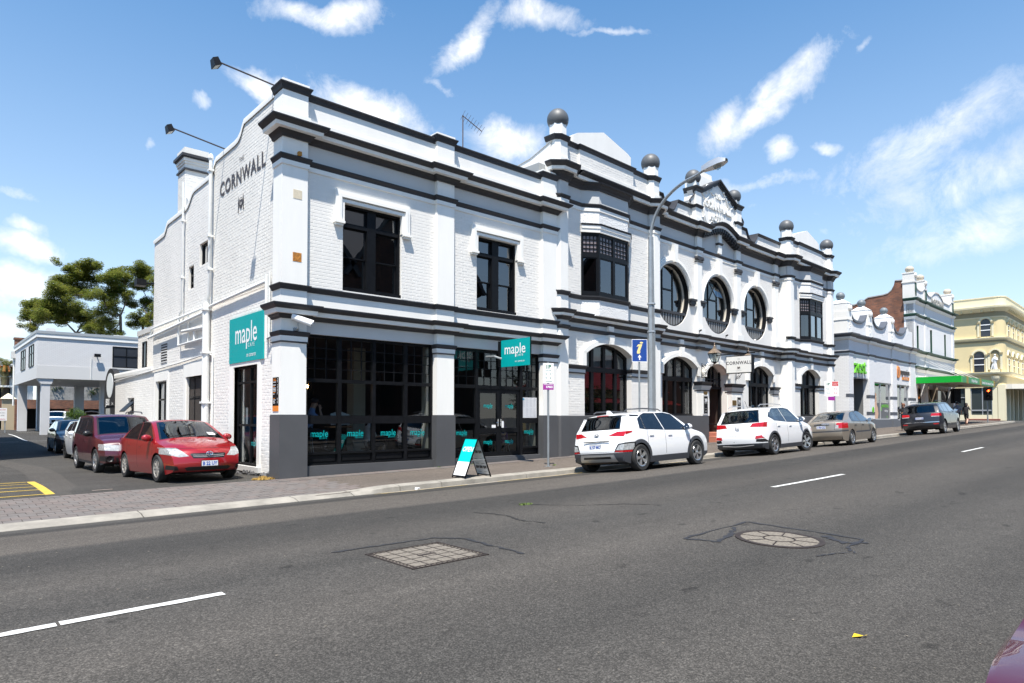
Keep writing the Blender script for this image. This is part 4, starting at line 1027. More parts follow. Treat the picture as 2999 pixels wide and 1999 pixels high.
for i in(0,1):
 a,b=PIERS[2*i][1],PIERS[2*i+1][0];c,ah=ARCHES[i];base=P_L[0]if i==0 else P_R[0];bc=BAYC[i]
 mb=MB(FC);arch_wall(mb,a,b,c,ah,1.52,3.72,4.14,4.80,PAVN,.48);wl=part(mb,'wall',M_wbrick)
 def sp(z,a=a,b=b,c=c,ah=ah):
  if z<2.98:return cut_spans(a,b,[(c-ah,c+ah)])
  if z<3.30:return[]
  w=ah+.29 if z<3.78 else ah+.29-(z-3.78)*1.1
  return cut_spans(a,b,[(c-w,c+w)])
 bricks(FC,PAVN,-1,1.54,4.44,sp,0)
 arch_hood(c,ah,3.72,4.14,PAVN);arch_window(c,ah,1.52,3.72,4.14,.40,4 if i==0 else 3,curtain=i)
 impost(a,c-ah,PAVN-.02);impost(c+ah,b,PAVN-.02)
 mb=MB(FC);mb.box(a,bc-BHB,PAVN,.5,4.8,9.05);mb.box(bc+BHB,b,PAVN,.5,4.8,9.05);mb.box(a,b,PAVN,.5,9.0,9.86);mb.box(bc-BHB,bc+BHB,PAVN+.05,.5,4.8,5.75);mb.box(bc-BHB,bc+BHB,PAVN+.05,.5,8.0,9.05);part(mb,'wall',M_wbrick)
 bricks(FC,PAVN,-1,5.76,8.75,lambda z,a=a,b=b,bc=bc:[(a,bc-BHB),(bc+BHB,b)],0)
 # oriel bay
 bp=bay_pts(bc);q=bp+[(bc+BHB,.4),(bc-BHB,.4)]
 mb=MB(FC);mb.slab(q,5.05,5.64);mb.slab(q,8.24,8.80);part(mb,'oriel_roughcast',M_stucco)
 mb=MB(FC);mb.slab(q,8.8,9.60);part(mb,'oriel_frieze',M_grey)
 mb=MB(FC);mb.sweep(bp,[(0,8.0),(.06,8.0),(.07,8.12),(.09,8.13),(.10,8.24),(0,8.24)]);part(mb,'oriel_lintel',M_white2)
 mb=MB(FC);mb.sweep(bp,[(0,8.24),(.11,8.24),(.13,8.28),(.13,8.30),(0,8.32)]);part(mb,'oriel_moulding',M_dark)
 W=group_part('window',hotel);fr=MB(FC);segs=[(bp[0],bp[1],1),(bp[1],bp[2],2),(bp[2],bp[3],1)]
 for p,r,nl in segs:
  P,R=Vector(p),Vector(r);d=(R-P);L_=d.length;d.normalize();o=Vector((-d.y,d.x));F2=Frame(0,0)
  ff=lambda s,n,z,P=P,d=d,o=o:(P.x+d.x*s+o.x*n,P.y+d.y*s+o.y*n,z)
  def bx(s0,s1,n0,n1,z0,z1):
   i8=[fr.vert(*ff(s,n,z))for z in(z0,z1)for n in(n0,n1)for s in(s0,s1)]
   for k in((0,2,3,1),(4,5,7,6),(0,1,5,4),(2,6,7,3),(0,4,6,2),(1,3,7,5)):fr.face(*[i8[j]for j in k])
  for x in[L_*k/nl for k in range(nl+1)]:bx(max(0,x-.06),min(L_,x+.06),.0,.10,5.75,8.0)
  for z0,z1 in((5.75,5.87),(7.12,7.26),(7.92,8.0)):bx(0,L_,.005,.095,z0,z1)
  for k in range(nl):
   s0,s1=L_*k/nl+.06,L_*(k+1)/nl-.06
   for z0,z1 in((5.87,7.12),(7.26,7.92)):
    bx(s0,s0+.035,.02,.06,z0,z1);bx(s1-.035,s1,.02,.06,z0,z1);bx(s0,s1,.021,.061,z0,z0+.05);bx(s0,s1,.021,.061,z1-.035,z1)
   for j in range(1,4):q_=s0+(s1-s0)*j/4;bx(q_-.018,q_+.018,.022,.058,7.26,7.92)
   for j in range(1,4):q_=7.28+.62*j/4;bx(s0,s1,.023,.057,q_-.017,q_+.017)
   for z0,z1,mt in((5.87,7.12,M_glass_up),(7.26,7.92,mat('leadlight',(.20,.17,.18),.25))):
    pm=MB(FC);pm.quad(ff(s0,.045,z0),ff(s1,.045,z0),ff(s1,.045,z1),ff(s0,.045,z1));part(pm,'pane',mt,W)
 part(fr,'frame',M_black,W)
 mb=MB(FC);mb.box(bc-1.7,bc+1.7,2.0,2.1,5.2,8.4);mb.box(bc-1.7,bc-1.6,.3,2.1,5.2,8.4);mb.box(bc+1.6,bc+1.7,.3,2.1,5.2,8.4);mb.box(bc-1.7,bc+1.7,.3,2.1,5.3,5.4);part(mb,'room_lining',M_room,W)
 if i==1:
  mb=MB(FC)
  for s in(20.75,21.6):mb.strip([[(s+.35*j/10,.12+.03*(j%2),z)for z in(5.85,7.2)]for j in range(11)])
  part(mb,'curtain',mat('curtain',(.62,.61,.57),.9),W)
 # parapet
 mb=MB(FC);mb.box(a,b,PAVN+.02,.5,9.95,10.95);mb.box(bc-1.55,bc+1.65,PAVN-.07,.4,9.95,10.95);mb.box(a,b,PAVN-.03,.4,10.0,10.3);mb.box(bc-1.57,bc+1.67,PAVN-.11,.4,10.0,10.32);part(mb,'parapet',M_wbrick)
 bricks(FC,PAVN-.07,-1,10.33,10.90,lambda z,bc=bc:[(bc-1.55,bc+1.65)],0);bricks(FC,PAVN+.02,-1,10.31,10.90,lambda z,a=a,b=b,bc=bc:[(a,bc-1.55),(bc+1.65,b)],0)
 mld('coping_moulding',[(0,10.90),(.03,10.92),(.05,10.98),(.09,11.03),(.09,11.06),(-.3,11.08),(-.3,10.90)],M_dark,[(a,PAVN+.02),(bc-1.55,PAVN+.02),(bc-1.55,PAVN-.07),(bc+1.65,PAVN-.07),(bc+1.65,PAVN+.02),(b,PAVN+.02)])
 mb=MB(FC);e=bc+.1;mb.prism([(e-1.75,11.0),(e-1.75,11.45),(e-1.5,11.60),(e,12.06),(e+1.5,11.68),(e+1.7,11.58),(e+1.7,11.0)],.30,.75);part(mb,'parapet_crest',M_white)
# ---- recessed middle part
OV=[(7.90,6.66),(11.70,6.66),(15.50,6.66)];OR=1.33
def panel_hole(mb,s0,s1,z0,z1,cx,cz,r,n0,n1,k=48):
 A=[2*pi*i/k for i in range(k)]
 for corner in((s0,z0),(s1,z0),(s1,z1),(s0,z1)):A.append(math.atan2(corner[1]-cz,corner[0]-cx)%(2*pi))
 A=sorted(set(A));A.append(A[0]+2*pi);rows=[]
 for t in A:
  c,s=cos(t),sin(t);m=1e9
  if c>1e-9:m=min(m,(s1-cx)/c)
  if c<-1e-9:m=min(m,(s0-cx)/c)
  if s>1e-9:m=min(m,(z1-cz)/s)
  if s<-1e-9:m=min(m,(z0-cz)/s)
  rows.append([(cx+m*c,n0,cz+m*s),(cx+r*c,n0,cz+r*s),(cx+r*c,n1,cz+r*s)])
 mb.strip(rows)
mb=MB(FC);edges=[6.24,9.93,13.57,18.36]
for(a,b),(cx,cz)in zip(zip(edges,edges[1:]),OV):panel_hole(mb,a,b,5.05,8.85,cx,cz,OR,MIDN,MIDN+.55)
mb.box(6.24,18.36,MIDN,MIDN+.3,8.85,9.9);mb.box(6.24,18.36,MIDN,MIDN+.1,4.5,5.06);part(mb,'wall',M_wbrick)
def osp(z):
 h=[]
 for cx,cz in OV:
  if abs(z-cz)<1.64:w=sqrt(1.64**2-(z-cz)**2);h.append((cx-w,cx+w))
 for a,b in MPIL:h.append((a,b))
 return cut_spans(6.3,18.3,h)
bricks(FC,MIDN,-1,6.62,8.74,osp,0)
for k,(cx,cz)in enumerate(OV):
 mb=MB(FC)
 for r0,r1,pr in((OR,1.62,.05),(OR+.05,1.55,.085),(OR+.1,1.46,.11)):
  for j in range(28):
   t0,t1=pi*j/28,pi*(j+1)/28;mb.prism([(cx+r0*cos(t0),cz+r0*sin(t0)),(cx+r1*cos(t0),cz+r1*sin(t0)),(cx+r1*cos(t1),cz+r1*sin(t1)),(cx+r0*cos(t1),cz+r0*sin(t1))],MIDN-pr,MIDN+.01)
 part(mb,'window_hood',M_white2,smooth=30)
 mb=MB(FC);mb.prism([(cx-.10,cz+1.36),(cx+.10,cz+1.36),(cx+.15,8.78),(cx-.15,8.78)],MIDN-.2,MIDN);part(mb,'keystone',M_white2)
 mb=MB(FC);
 for sg in(-1,1):e=cx+sg*1.5;mb.box(e-.20,e+.20,MIDN-.13,MIDN,6.42,6.56);mb.box(e-.23,e+.23,MIDN-.17,MIDN,6.56,6.65);mb.box(e-.17,e+.17,MIDN-.10,MIDN,6.36,6.42)
 part(mb,'impost_block',M_dark)
 W=group_part('round_window',hotel);mb=MB(FC);ng=MIDN+.28
 mb.strip([[(cx+r*cos(t),n,cz+r*sin(t))for r,n in((OR-.001,MIDN+.03),(OR-.05,MIDN+.03),(OR-.05,ng-.05),(OR-.001,ng-.05))]for t in frange(0,2*pi,56)])
 for s in(-.40,.40):h=sqrt((OR-.1)**2-s*s);mb.box(cx+s-.03,cx+s+.03,ng-.03,ng+.03,max(cz-h,5.95),cz+h)
 mb.box(cx-.40,cx+.40,ng-.033,ng+.033,6.88,6.95);mb.box(cx-1.1,cx+1.1,ng-.04,ng+.04,5.93,6.0)
 part(mb,'frame',M_black,W,smooth=40)
 mb=MB(FC);mb.strip([[(cx+r*cos(t),n,cz+r*sin(t))for r,n in((OR-.05,ng-.06),(OR-.09,ng-.06),(OR-.09,ng+.05),(OR-.001,ng+.05))]for t in frange(0,2*pi,56)]);part(mb,'cream_reveal',mat('cream_reveal',(.55,.50,.42),.6),W,smooth=40)
 for s0,s1 in((-OR+.1,-.4),(-.4,.4),(.4,OR-.1)):
  mb=MB(FC);top=[(cx+s0+(s1-s0)*j/8,ng,cz+sqrt(max(0,(OR-.1)**2-(s0+(s1-s0)*j/8)**2)))for j in range(9)];mb.poly([(cx+s1,ng,5.98),(cx+s0,ng,5.98)]+top)if abs(s0)<.5 and abs(s1)<.5 else mb.strip([[(p[0],ng,max(5.98,2*cz-p[2])),p]for p in top]);part(mb,'pane',M_glass_up,W)
 mb=MB(FC);mb.box(cx-1.15,cx+1.15,MIDN+.02,MIDN+.16,5.86,5.97);part(mb,'balustrade_rail',M_dark,W)
 for j in range(11):
  s=-1.02+2.04*j/10;zb=cz-sqrt(OR**2-s*s)if abs(s)<OR else 6
  if zb<5.8:mb=MB(FC);mb.box(cx+s-.052,cx+s+.052,MIDN+.06,MIDN+.10,zb,5.87);part(mb,'baluster',mat('grey_baluster',(.20,.205,.21),.45),W)
 mb=MB(FC);mb.lathe((cx,MIDN+.50,cz),[(1.28,0),(1.24,.22),(0,.22)],40,'y')if False else None
 mb.box(cx-1.3,cx+1.3,MIDN+.14,MIDN+.3,5.2,5.9);mb.box(cx-1.6,cx+1.6,MIDN+2.4,MIDN+2.5,5.0,8.4);mb.box(cx-1.6,cx-1.5,MIDN+.6,MIDN+2.5,5.0,8.4);mb.box(cx+1.5,cx+1.6,MIDN+.6,MIDN+2.5,5.0,8.4);part(mb,'room_lining',M_room,W)
 if k==1:
  mb=MB(FC);z0,z1=6.95,7.75;pts=[(cx-.36,ng-.03,z1),(cx+.36,ng-.03,z1),(cx+.36,ng-.38,z0+.05),(cx-.36,ng-.38,z0+.05)]
  for p,q in((0,1),(1,2),(2,3),(3,0)):mb.tube([pts[p],pts[q]],.022,6)
  part(mb,'open_sash',M_black,W);mb=MB(FC);mb.quad(*pts);part(mb,'pane',M_glass,W)
for i,(a,b)in enumerate(MPIL):
 mb=MB(FC);mb.box(a,b,MIDN-.12,MIDN,5.3,9.9);mb.box(a-.1,b+.1,MIDN-.2,MIDN,5.08,5.42);part(mb,'pilaster',M_white2)
 mb=MB(FC);c=(a+b)/2
 mb.box(a-.03,b+.03,MIDN-.16,MIDN,8.36,8.40);mb.box(a-.02,b+.02,MIDN-.15,MIDN,8.55,8.62);mb.box(a+.02,b-.02,MIDN-.16,MIDN,8.44,8.56)
 for sg in(-1,1):mb.lathe((c+sg*(b-a)*.5,MIDN-.16,8.52),[(0,-.02),(.05,-.03),(.085,-.02),(.095,.02),(.09,.12),(0,.14)],12,'y')
 part(mb,'capital',M_dark,smooth=40)
# parapet of the middle with two scoops
def scoop(s,c,w,d):t=abs(s-c)/w;return-d*(1-t**2.6)if t<1 else 0
def ptop(s):return 10.80+scoop(s,7.66,.57,.53)+scoop(s,15.12,.6,.53)
PN=MIDN-.02
mb=MB(FC)
for s0,s1 in((6.2,9.5),(13.3,18.4)):
 xs=frange(s0,s1,60)
 for a,b in zip(xs,xs[1:]):mb.prism([(a,9.95),(b,9.95),(b,ptop(b)-.08),(a,ptop(a)-.08)],PN,PN+.45)
 mb.box(s0,s1,PN-.05,PN+.1,10.0,10.22)
mb.box(9.5,13.3,PN,PN+.4,9.9,10.6);part(mb,'parapet',M_wbrick)
bricks(FC,PN,-1,10.24,10.80,lambda z:[(s0,s1)for s0,s1 in((6.25,7.0),(8.3,9.4),(13.7,14.45),(15.8,17.6))if z<10.7],0)
mb=MB(FC)
for s0,s1 in((6.2,9.45),(13.62,18.36)):
 mb.strip([[(s,PN+.45,ptop(s)),(s,PN-.09,ptop(s)),(s,PN-.09,ptop(s)-.03),(s,PN-.05,ptop(s)-.09),(s,PN,ptop(s)-.13)]for s in frange(s0,s1,70)])
part(mb,'coping_moulding',M_dark,smooth=30)
# raised gable with the name
mb=MB(FC);GN=MIDN-.16
for a,b in((9.42,9.88),(13.16,13.62)):
 mb.box(a,b,GN-.1,GN+.5,9.9,11.5);mb.box(a-.04,b+.04,GN-.14,GN+.5,9.95,10.25);mb.box(a+.06,b-.06,GN-.04,GN+.4,11.6,12.0)
part(mb,'gable_pier',M_white2)
for a,b in((9.42,9.88),(13.16,13.62)):
 mb=MB(FC);pp=[(a,GN+.5),(a,GN-.1),(b,GN-.1),(b,GN+.5)]
 mb.sweep(pp,[(0,11.42),(.03,11.44),(.05,11.52),(.10,11.58),(.11,11.64),(0,11.66)]);mb.sweep(pp,[(0,10.70),(.04,10.72),(.08,10.80),(.08,10.82),(0,10.84)]);part(mb,'gable_pier_moulding',M_dark)
 mb=MB(FC);mb.lathe(((a+b)/2,GN+.18,12.13),[(.345*sin(t),-.345*cos(t))for t in frange(0,pi,16)],24);part(mb,'ball_finial',MATS['grey_ball_paint'],smooth=60)
g0,g1,gc=9.88,13.16,11.52
mb=MB(FC);mb.prism([(g0,9.95),(g1,9.95),(g1,11.5),(gc,12.25),(g0,11.5)],GN,GN+.4);gable=part(mb,'gable',M_white)
mb=MB(FC)
for p,q in(((g0,11.42),(gc,12.22)),((gc,12.22),(g1,11.42))):
 d=Vector(q)-Vector(p);
 for o0,o1,pr in((-.02,.07,.05),(.07,.15,.10),(.15,.22,.16)):mb.prism([(p[0],p[1]+o0),(q[0],q[1]+o0),(q[0],q[1]+o1),(p[0],p[1]+o1)],GN-pr,GN+.4)
part(mb,'raking_moulding',M_dark,gable)
mb=MB(FC);mb.box(gc-.85,gc+.45,GN+.42,GN+1.2,11.6,12.58);mb.box(gc-.55,gc+.35,GN+.5,GN+1.1,12.58,12.85);part(mb,'gable_block',M_white,gable)
mb=MB(FC);T=lambda cx,z:(lambda x,y,h:(cx+x,GN-h,z+y))
add_text(mb,'THE',T(11.5,11.55),.26,1,depth=.05,bold=.012,space=1.1);add_text(mb,'CORNWALL',T(11.52,10.98),.44,.98,depth=.06,bold=.02,space=1.05);add_text(mb,'HOTEL',T(11.4,10.46),.42,.98,depth=.06,bold=.02,space=1.1);part(mb,'raised_lettering',M_white2,gable)
mb=MB(FC);random.seed(3)
def scroll(pts,r=.028):mb.tube([(s,GN-.02,z)for s,z in pts],r,6)
for sg in(-1,1):
 cx=gc
 scroll([(cx+sg*(1.5-.0*t),10.1+t)for t in(0,.25)]+[(cx+sg*(1.5-.25*sin(t*3)),10.35+.5*t)for t in frange(0,1.2,10)])
 scroll([(cx+sg*(1.45-.9*t),11.55-.28*sin(t*4)+.12*t)for t in frange(0,1,14)]);scroll([(cx+sg*(1.2-.8*t),11.75+.22*sin(t*5)+.1*t)for t in frange(0,1,14)],.02)
 scroll([(cx+sg*(.35+.9*t),10.22+.16*sin(t*6))for t in frange(0,1,14)]);scroll([(cx+sg*(1.0+.32*t),10.2+.6*t*t)for t in frange(0,1,10)],.035);scroll([(cx+sg*(1.15+.25*t),10.15+.75*t*t)for t in frange(0,1,10)],.03)
 for s,z in((.75,11.72),(1.05,11.62),(.5,11.95)):mb.lathe((cx+sg*s,GN-.01,z),[(0,-.05),(.05,-.04),(.07,0)],8,'y')
part(mb,'floral_relief',M_white2,gable,smooth=50)
for sg,e in((-1,9.40),(1,13.64)):       # scroll brackets beside the gable piers
 mb=MB(FC);pts=[(e+sg*(.30-.28*t+.10*sin(t*7)),10.85+.62*t)for t in frange(0,1,14)]
 mb.prism([(e,10.82)]+[(e+sg*.42,10.82)]+pts+[(e,11.46)],GN,GN+.3);part(mb,'scroll_bracket',M_grey,gable)
 mb=MB(FC);mb.tube([(s,GN-.01,z)for s,z in pts],.035,6);part(mb,'scroll_edge',M_dark,gable)
# ---- middle ground floor: window, entry, window
GA=[(8.42,1.36),(11.53,1.01),(16.03,1.33)]
cutx=[6.24,10.15,12.95,18.36]
for k,((a,b),(c,ah))in enumerate(zip(zip(cutx,cutx[1:]),GA)):
 mb=MB(FC);arch_wall(mb,a,b,c,ah,.2 if k==1 else 1.52,3.62 if k!=1 else 3.45,4.06 if k!=1 else 3.92,4.80,MIDN,MIDN+.42);part(mb,'wall',M_wbrick)
 arch_hood(c,ah,3.62 if k!=1 else 3.45,4.06 if k!=1 else 3.92,MIDN)
 if k!=1:arch_window(c,ah,1.52,3.62,4.06,MIDN+.25,4,ztr=(3.02,3.2),curtain=k//2)
bricks(FC,MIDN,-1,3.75,4.44,lambda z:cut_spans(6.3,18.3,[(c-ah-.35,c+ah+.35)for c,ah in GA]if z<4.3 else[(c-.8,c+.8)for c,ah in GA]),0)
for s0,s1 in((9.80,10.50),(12.56,13.62),(13.95,14.68),(17.38,17.92)):
 n=MIDN-(.22 if 9.7<s0<13 else .06);zt=2.90
 mb=MB(FC);mb.box(s0,s1,n,MIDN+.1,1.52,zt-.1)if s0!=13.95 else None
 if mb.v:part(mb,'entry_pier',M_white if 9.7<s0<13 else M_wbrick)
 if s0==13.95:continue
 pp=[(s0,MIDN+.1),(s0,n),(s1,n),(s1,MIDN+.1)];mb=MB(FC);mb.sweep(pp,[(0,2.86),(.04,2.87),(.08,2.94),(.12,2.99),(.13,3.03),(0,3.05)]);mb.sweep(pp,[(0,2.62),(.03,2.62),(.04,2.66),(0,2.67)]);part(mb,'impost_moulding',M_dark)
 mb=MB(FC);mb.sweep(pp,[(0,2.67),(.01,2.67),(.06,2.80),(.08,2.86),(0,2.86)]);part(mb,'impost',M_grey)
# entrance recess and door
mb=MB(FC);mb.box(10.52,12.54,MIDN+1.3,MIDN+1.4,.4,4.0);mb.box(10.45,10.54,MIDN+.42,MIDN+1.4,.4,4.0);mb.box(12.52,12.62,MIDN+.42,MIDN+1.4,.4,4.0);part(mb,'entry_recess',mat('brown_entry',(.055,.04,.033),.6))
E_=group_part('door',hotel);mb=MB(FC)
for s in(10.62,11.2,11.53,11.86,12.44):mb.box(s-.04,s+.04,MIDN+.30,MIDN+.38,2.86,3.80)
mb.box(10.52,12.54,MIDN+.28,MIDN+.4,2.78,2.88);mb.box(12.40,12.52,MIDN+.28,MIDN+.4,.7,2.8);mb.box(10.52,12.54,MIDN+.31,MIDN+.36,3.2,3.25);part(mb,'fanlight_frame',M_black,E_)
mb=MB(FC);mb.quad((10.55,MIDN+.34,2.88),(12.5,MIDN+.34,2.88),(12.5,MIDN+.34,3.8),(10.55,MIDN+.34,3.8));part(mb,'pane',M_glass,E_)
M_terra=mat('terracotta_step',(.42,.16,.10),.7,noise=(5,.18,5))
for k,(d,z0,z1)in enumerate(((-.55,.0,.42),(-.15,.42,.60),(.25,.60,.76))):
 mb=MB(FC);mb.box(10.4,12.65,d+.1,MIDN+1.4,z0,z1);part(mb,'step',M_terra)
mb=MB(FC);mb.tube([(10.42,-.25,1.12),(10.42,.1,1.15),(10.42,.6,1.15)],.02,8);mb.tube([(10.42,-.25,1.12),(10.42,-.3,.5)],.02,8);mb.tube([(10.42,-.25,1.12),(10.85,-.25,1.12)],.02,8);part(mb,'handrail',M_black)
# plinth along the front
mb=MB(FC)
for i in(0,1):
 p=pav_path(i,False);mb.sweep(p,[(.0,-.4),(.03,-.4),(.03,1.5),(0,1.52)]);a,b=(P_L,P_R)[i];mb.box(a,b,PAVN,.5,-.4,1.52)
mb.box(6.24,10.42,MIDN-.24,MIDN+.1,-.4,1.50);mb.box(12.6,18.36,MIDN-.24,MIDN+.1,-.4,1.50);mb.box(6.24,10.40,MIDN-.2,MIDN+.1,1.50,1.53);part(mb,'plinth',M_plinth)
# ---- make the bricks: the nearest as objects, the rest joined
bm_mats=[M_wbrick,M_offw]
CAMV=Vector((0,0,EYE))
def bscore(b):
 F,nf,out,s0,s1,z0,z1,mk=b;c=F((s0+s1)/2,nf,(z0+z1)/2);d=c-CAMV;nrm=F.n*out
 return(s1-s0<BL-.02 or z1-z0<BH-.02,d.length_squared*d.length/max(.02,abs(d.dot(nrm))))
order=sorted(range(len(BRICKS)),key=lambda i:bscore(BRICKS[i]))
CH,PR=.006,.0035
def brick_verts(F,nf,out,s0,s1,z0,z1,jit=0):
 n1=nf+out*(PR+jit)
 return[F(s0,nf,z0),F(s1,nf,z0),F(s1,nf,z1),F(s0,nf,z1),F(s0+CH,n1,z0+CH),F(s1-CH,n1,z0+CH),F(s1-CH,n1,z1-CH),F(s0+CH,n1,z1-CH)]
BF=[(4,5,6,7),(0,1,5,4),(1,2,6,5),(2,3,7,6),(3,0,4,7)]
shared={};random.seed(11)
vs,fs,mi=[],[],[]
for rank,i in enumerate(order):
 F,nf,out,s0,s1,z0,z1,mk=BRICKS[i];jit=random.uniform(-.0015,.002)
 if rank<290:
  c=F((s0+s1)/2,nf,(z0+z1)/2);key=(round(F.ang,3),out,mk)
  if key not in shared:
   F0=Frame(0,0,F.ang);me=bpy.data.meshes.new('brick');me.from_pydata([tuple(v)for v in brick_verts(F0,0,out,-(BL-.006)/2,(BL-.006)/2,-(BH-.006)/2,(BH-.006)/2)],[],BF);me.materials.append(bm_mats[mk]);shared[key]=me
  par=side_wall if F is FS else(WALLS[('FM',.65)]if s0<4.6 else WALLS[('FM',5.17)])if F is FM else side_wall
  o=bpy.data.objects.new('brick',shared[key]);COL.objects.link(o);o.parent=par;o.location=c-world_loc(par)
 else:
  b=len(vs);vs+=[tuple(v)for v in brick_verts(F,nf,out,s0,s1,z0,z1,jit)];fs+=[tuple(b+q for q in f)for f in BF];mi+=[mk]*5
me=bpy.data.meshes.new('brickwork');me.from_pydata(vs,[],fs)
for m_ in bm_mats:me.materials.append(m_)
me.polygons.foreach_set('material_index',mi);o=link('brickwork',me,hotel);o['kind']='stuff'
# ================================================================ buildings along the street to the right
def brick_mat(name,c1,c2,cm,scale=1.0,bump=.5,mortar=.012,rough=.8):
 if name in MATS:return MATS[name]
 m=bpy.data.materials.new(name);m.use_nodes=True;MATS[name]=m;N=m.node_tree.nodes;L=m.node_tree.links;b=N['Principled BSDF'];b.inputs['Roughness'].default_value=rough
 g=N.new('ShaderNodeNewGeometry');s=N.new('ShaderNodeSeparateXYZ');L.new(g.outputs['Position'],s.inputs[0])
 a=N.new('ShaderNodeMath');a.operation='ADD';L.new(s.outputs['X'],a.inputs[0]);L.new(s.outputs['Y'],a.inputs[1])
 c=N.new('ShaderNodeCombineXYZ');L.new(a.outputs[0],c.inputs['X']);L.new(s.outputs['Z'],c.inputs['Y'])
 t=N.new('ShaderNodeTexBrick');L.new(c.outputs[0],t.inputs['Vector']);t.inputs['Scale'].default_value=1.0/scale
 t.inputs['Brick Width'].default_value=.245;t.inputs['Row Height'].default_value=.0865;t.inputs['Mortar Size'].default_value=mortar;t.inputs['Mortar Smooth'].default_value=.3
 t.inputs['Color1'].default_value=(*c1,1);t.inputs['Color2'].default_value=(*c2,1);t.inputs['Mortar'].default_value=(*cm,1);t.inputs['Bias'].default_value=-.1
 n=N.new('ShaderNodeTexNoise');n.inputs['Scale'].default_value=1.3;n.inputs['Detail'].default_value=7;L.new(g.outputs['Position'],n.inputs['Vector'])
 r=N.new('ShaderNodeMapRange');r.inputs['From Min'].default_value=.3;r.inputs['From Max'].default_value=.7;r.inputs['To Min'].default_value=.72;r.inputs['To Max'].default_value=1.25;L.new(n.outputs['Fac'],r.inputs['Value'])
 v=N.new('ShaderNodeVectorMath');v.operation='SCALE';L.new(t.outputs['Color'],v.inputs[0]);L.new(r.outputs[0],v.inputs['Scale'])if c1[0]<.6 else None
 L.new(v.outputs[0],b.inputs['Base Color'])
 bp=N.new('ShaderNodeBump');bp.inputs['Strength'].default_value=bump;bp.inputs['Distance'].default_value=.01;bp.invert=True;L.new(t.outputs['Fac'],bp.inputs['Height']);L.new(bp.outputs[0],b.inputs['Normal'])
 return m
M_redbr=brick_mat('old_red_brick',(.24,.09,.045),(.13,.055,.035),(.10,.08,.065))
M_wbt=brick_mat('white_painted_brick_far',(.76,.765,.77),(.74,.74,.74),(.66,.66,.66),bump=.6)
M_slate=mat('slate_blue_trim',(.085,.095,.115),.5);M_green=mat('dark_green_trim',(.012,.060,.040),.45)
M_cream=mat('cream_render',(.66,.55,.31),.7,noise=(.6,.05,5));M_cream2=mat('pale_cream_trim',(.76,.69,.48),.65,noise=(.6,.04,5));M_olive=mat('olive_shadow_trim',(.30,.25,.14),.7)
def P(mb,name,m,parent,smooth=None):return mb.build(name,m,parent,smooth=smooth)
zest=thing('white_shop_building','low white shop with scooped parapet, three grey balls and a green shop name','building',tuple(FC(33.6,0,.6)))
ZP=[(26.75,27.48),(30.42,31.36),(35.22,36.17),(39.5,40.72)];ZPR=.10
zpath=[(26.75,8),(26.75,-ZPR)]
for a,b in ZP:zpath+=[(a,0),(a,-ZPR),(b,-ZPR),(b,0)]if a>27 else[(b,-ZPR),(b,0)]
zpath=zpath[:-1]
mb=MB(FC)
for a,b in ZP:mb.box(a,b,-ZPR,.5,1.35,6.5)
mb.box(26.75,27.2,.5,8,.2,6.5);mb.box(27.48,30.42,0,.4,3.92,6.5);mb.box(31.36,35.22,0,.4,3.83,6.5);mb.box(36.17,39.5,0,.4,3.83,6.5);P(mb,'wall',M_wbt,zest)
mb=MB(FC)
for a,b in ZP[1:]:mb.box(a-.03,b+.03,-ZPR-.03,.45,.3,1.35 if a>31 and a<39 else 1.35)
mb.box(31.36,35.22,-.02,.4,.3,1.30);mb.box(36.17,39.5,-.02,.4,.3,1.25);mb.box(26.72,27.5,-ZPR-.03,8,.2,1.35);P(mb,'plinth',mat('slate_plinth',(.12,.13,.145),.6),zest)
mb=MB(FC)
for a,b in ZP:
 for z in(1.62,2.72):mb.box(a-.012,b+.012,-ZPR-.012,.1,z,z+.2)
P(mb,'grey_band',M_slate,zest)
mb=MB(FC);mb.sweep(zpath,[(0,5.45),(.04,5.46),(.09,5.53),(.10,5.58),(0,5.6)]);mb.sweep(zpath,[(0,6.44),(.12,6.45),(.2,6.52),(.32,6.58),(.33,6.66),(0,6.70)]);P(mb,'cornice',M_slate,zest)
mb=MB(FC);mb.sweep(zpath,[(0,6.25),(.06,6.27),(.12,6.34),(.14,6.44),(0,6.44)]);mb.sweep(zpath,[(0,5.36),(.03,5.36),(.03,5.45),(0,5.45)]);P(mb,'corona',M_white2,zest)
def zs_top(s):
 for c in(28.75,32.9,37.3):
  t=(s-c)/1.55
  if-1<t<1:return 7.58+.55*abs(t)**3.2+(.35*max(0,-t-.55)if t<0 else .1*max(0,t-.8))
 return 8.15
mb=MB(FC);xs=frange(26.85,40.6,110)
for a,b in zip(xs,xs[1:]):mb.prism([(a,6.66),(b,6.66),(b,min(zs_top(b),7.95 if b>39.6 else 9)),(a,min(zs_top(a),7.95 if a>39.6 else 9))],.05,.35)
P(mb,'parapet',M_stucco,zest)
mb=MB(FC)
for s0,s1 in((27.2,30.3),(31.35,34.45),(35.75,38.95)):mb.strip([[(s,.0,zs_top(s)-.12),(s,-.04,zs_top(s)-.10),(s,-.04,zs_top(s)+.03),(s,.4,zs_top(s)+.03)]for s in frange(s0,s1,30)])
P(mb,'parapet_coping',M_slate,zest)
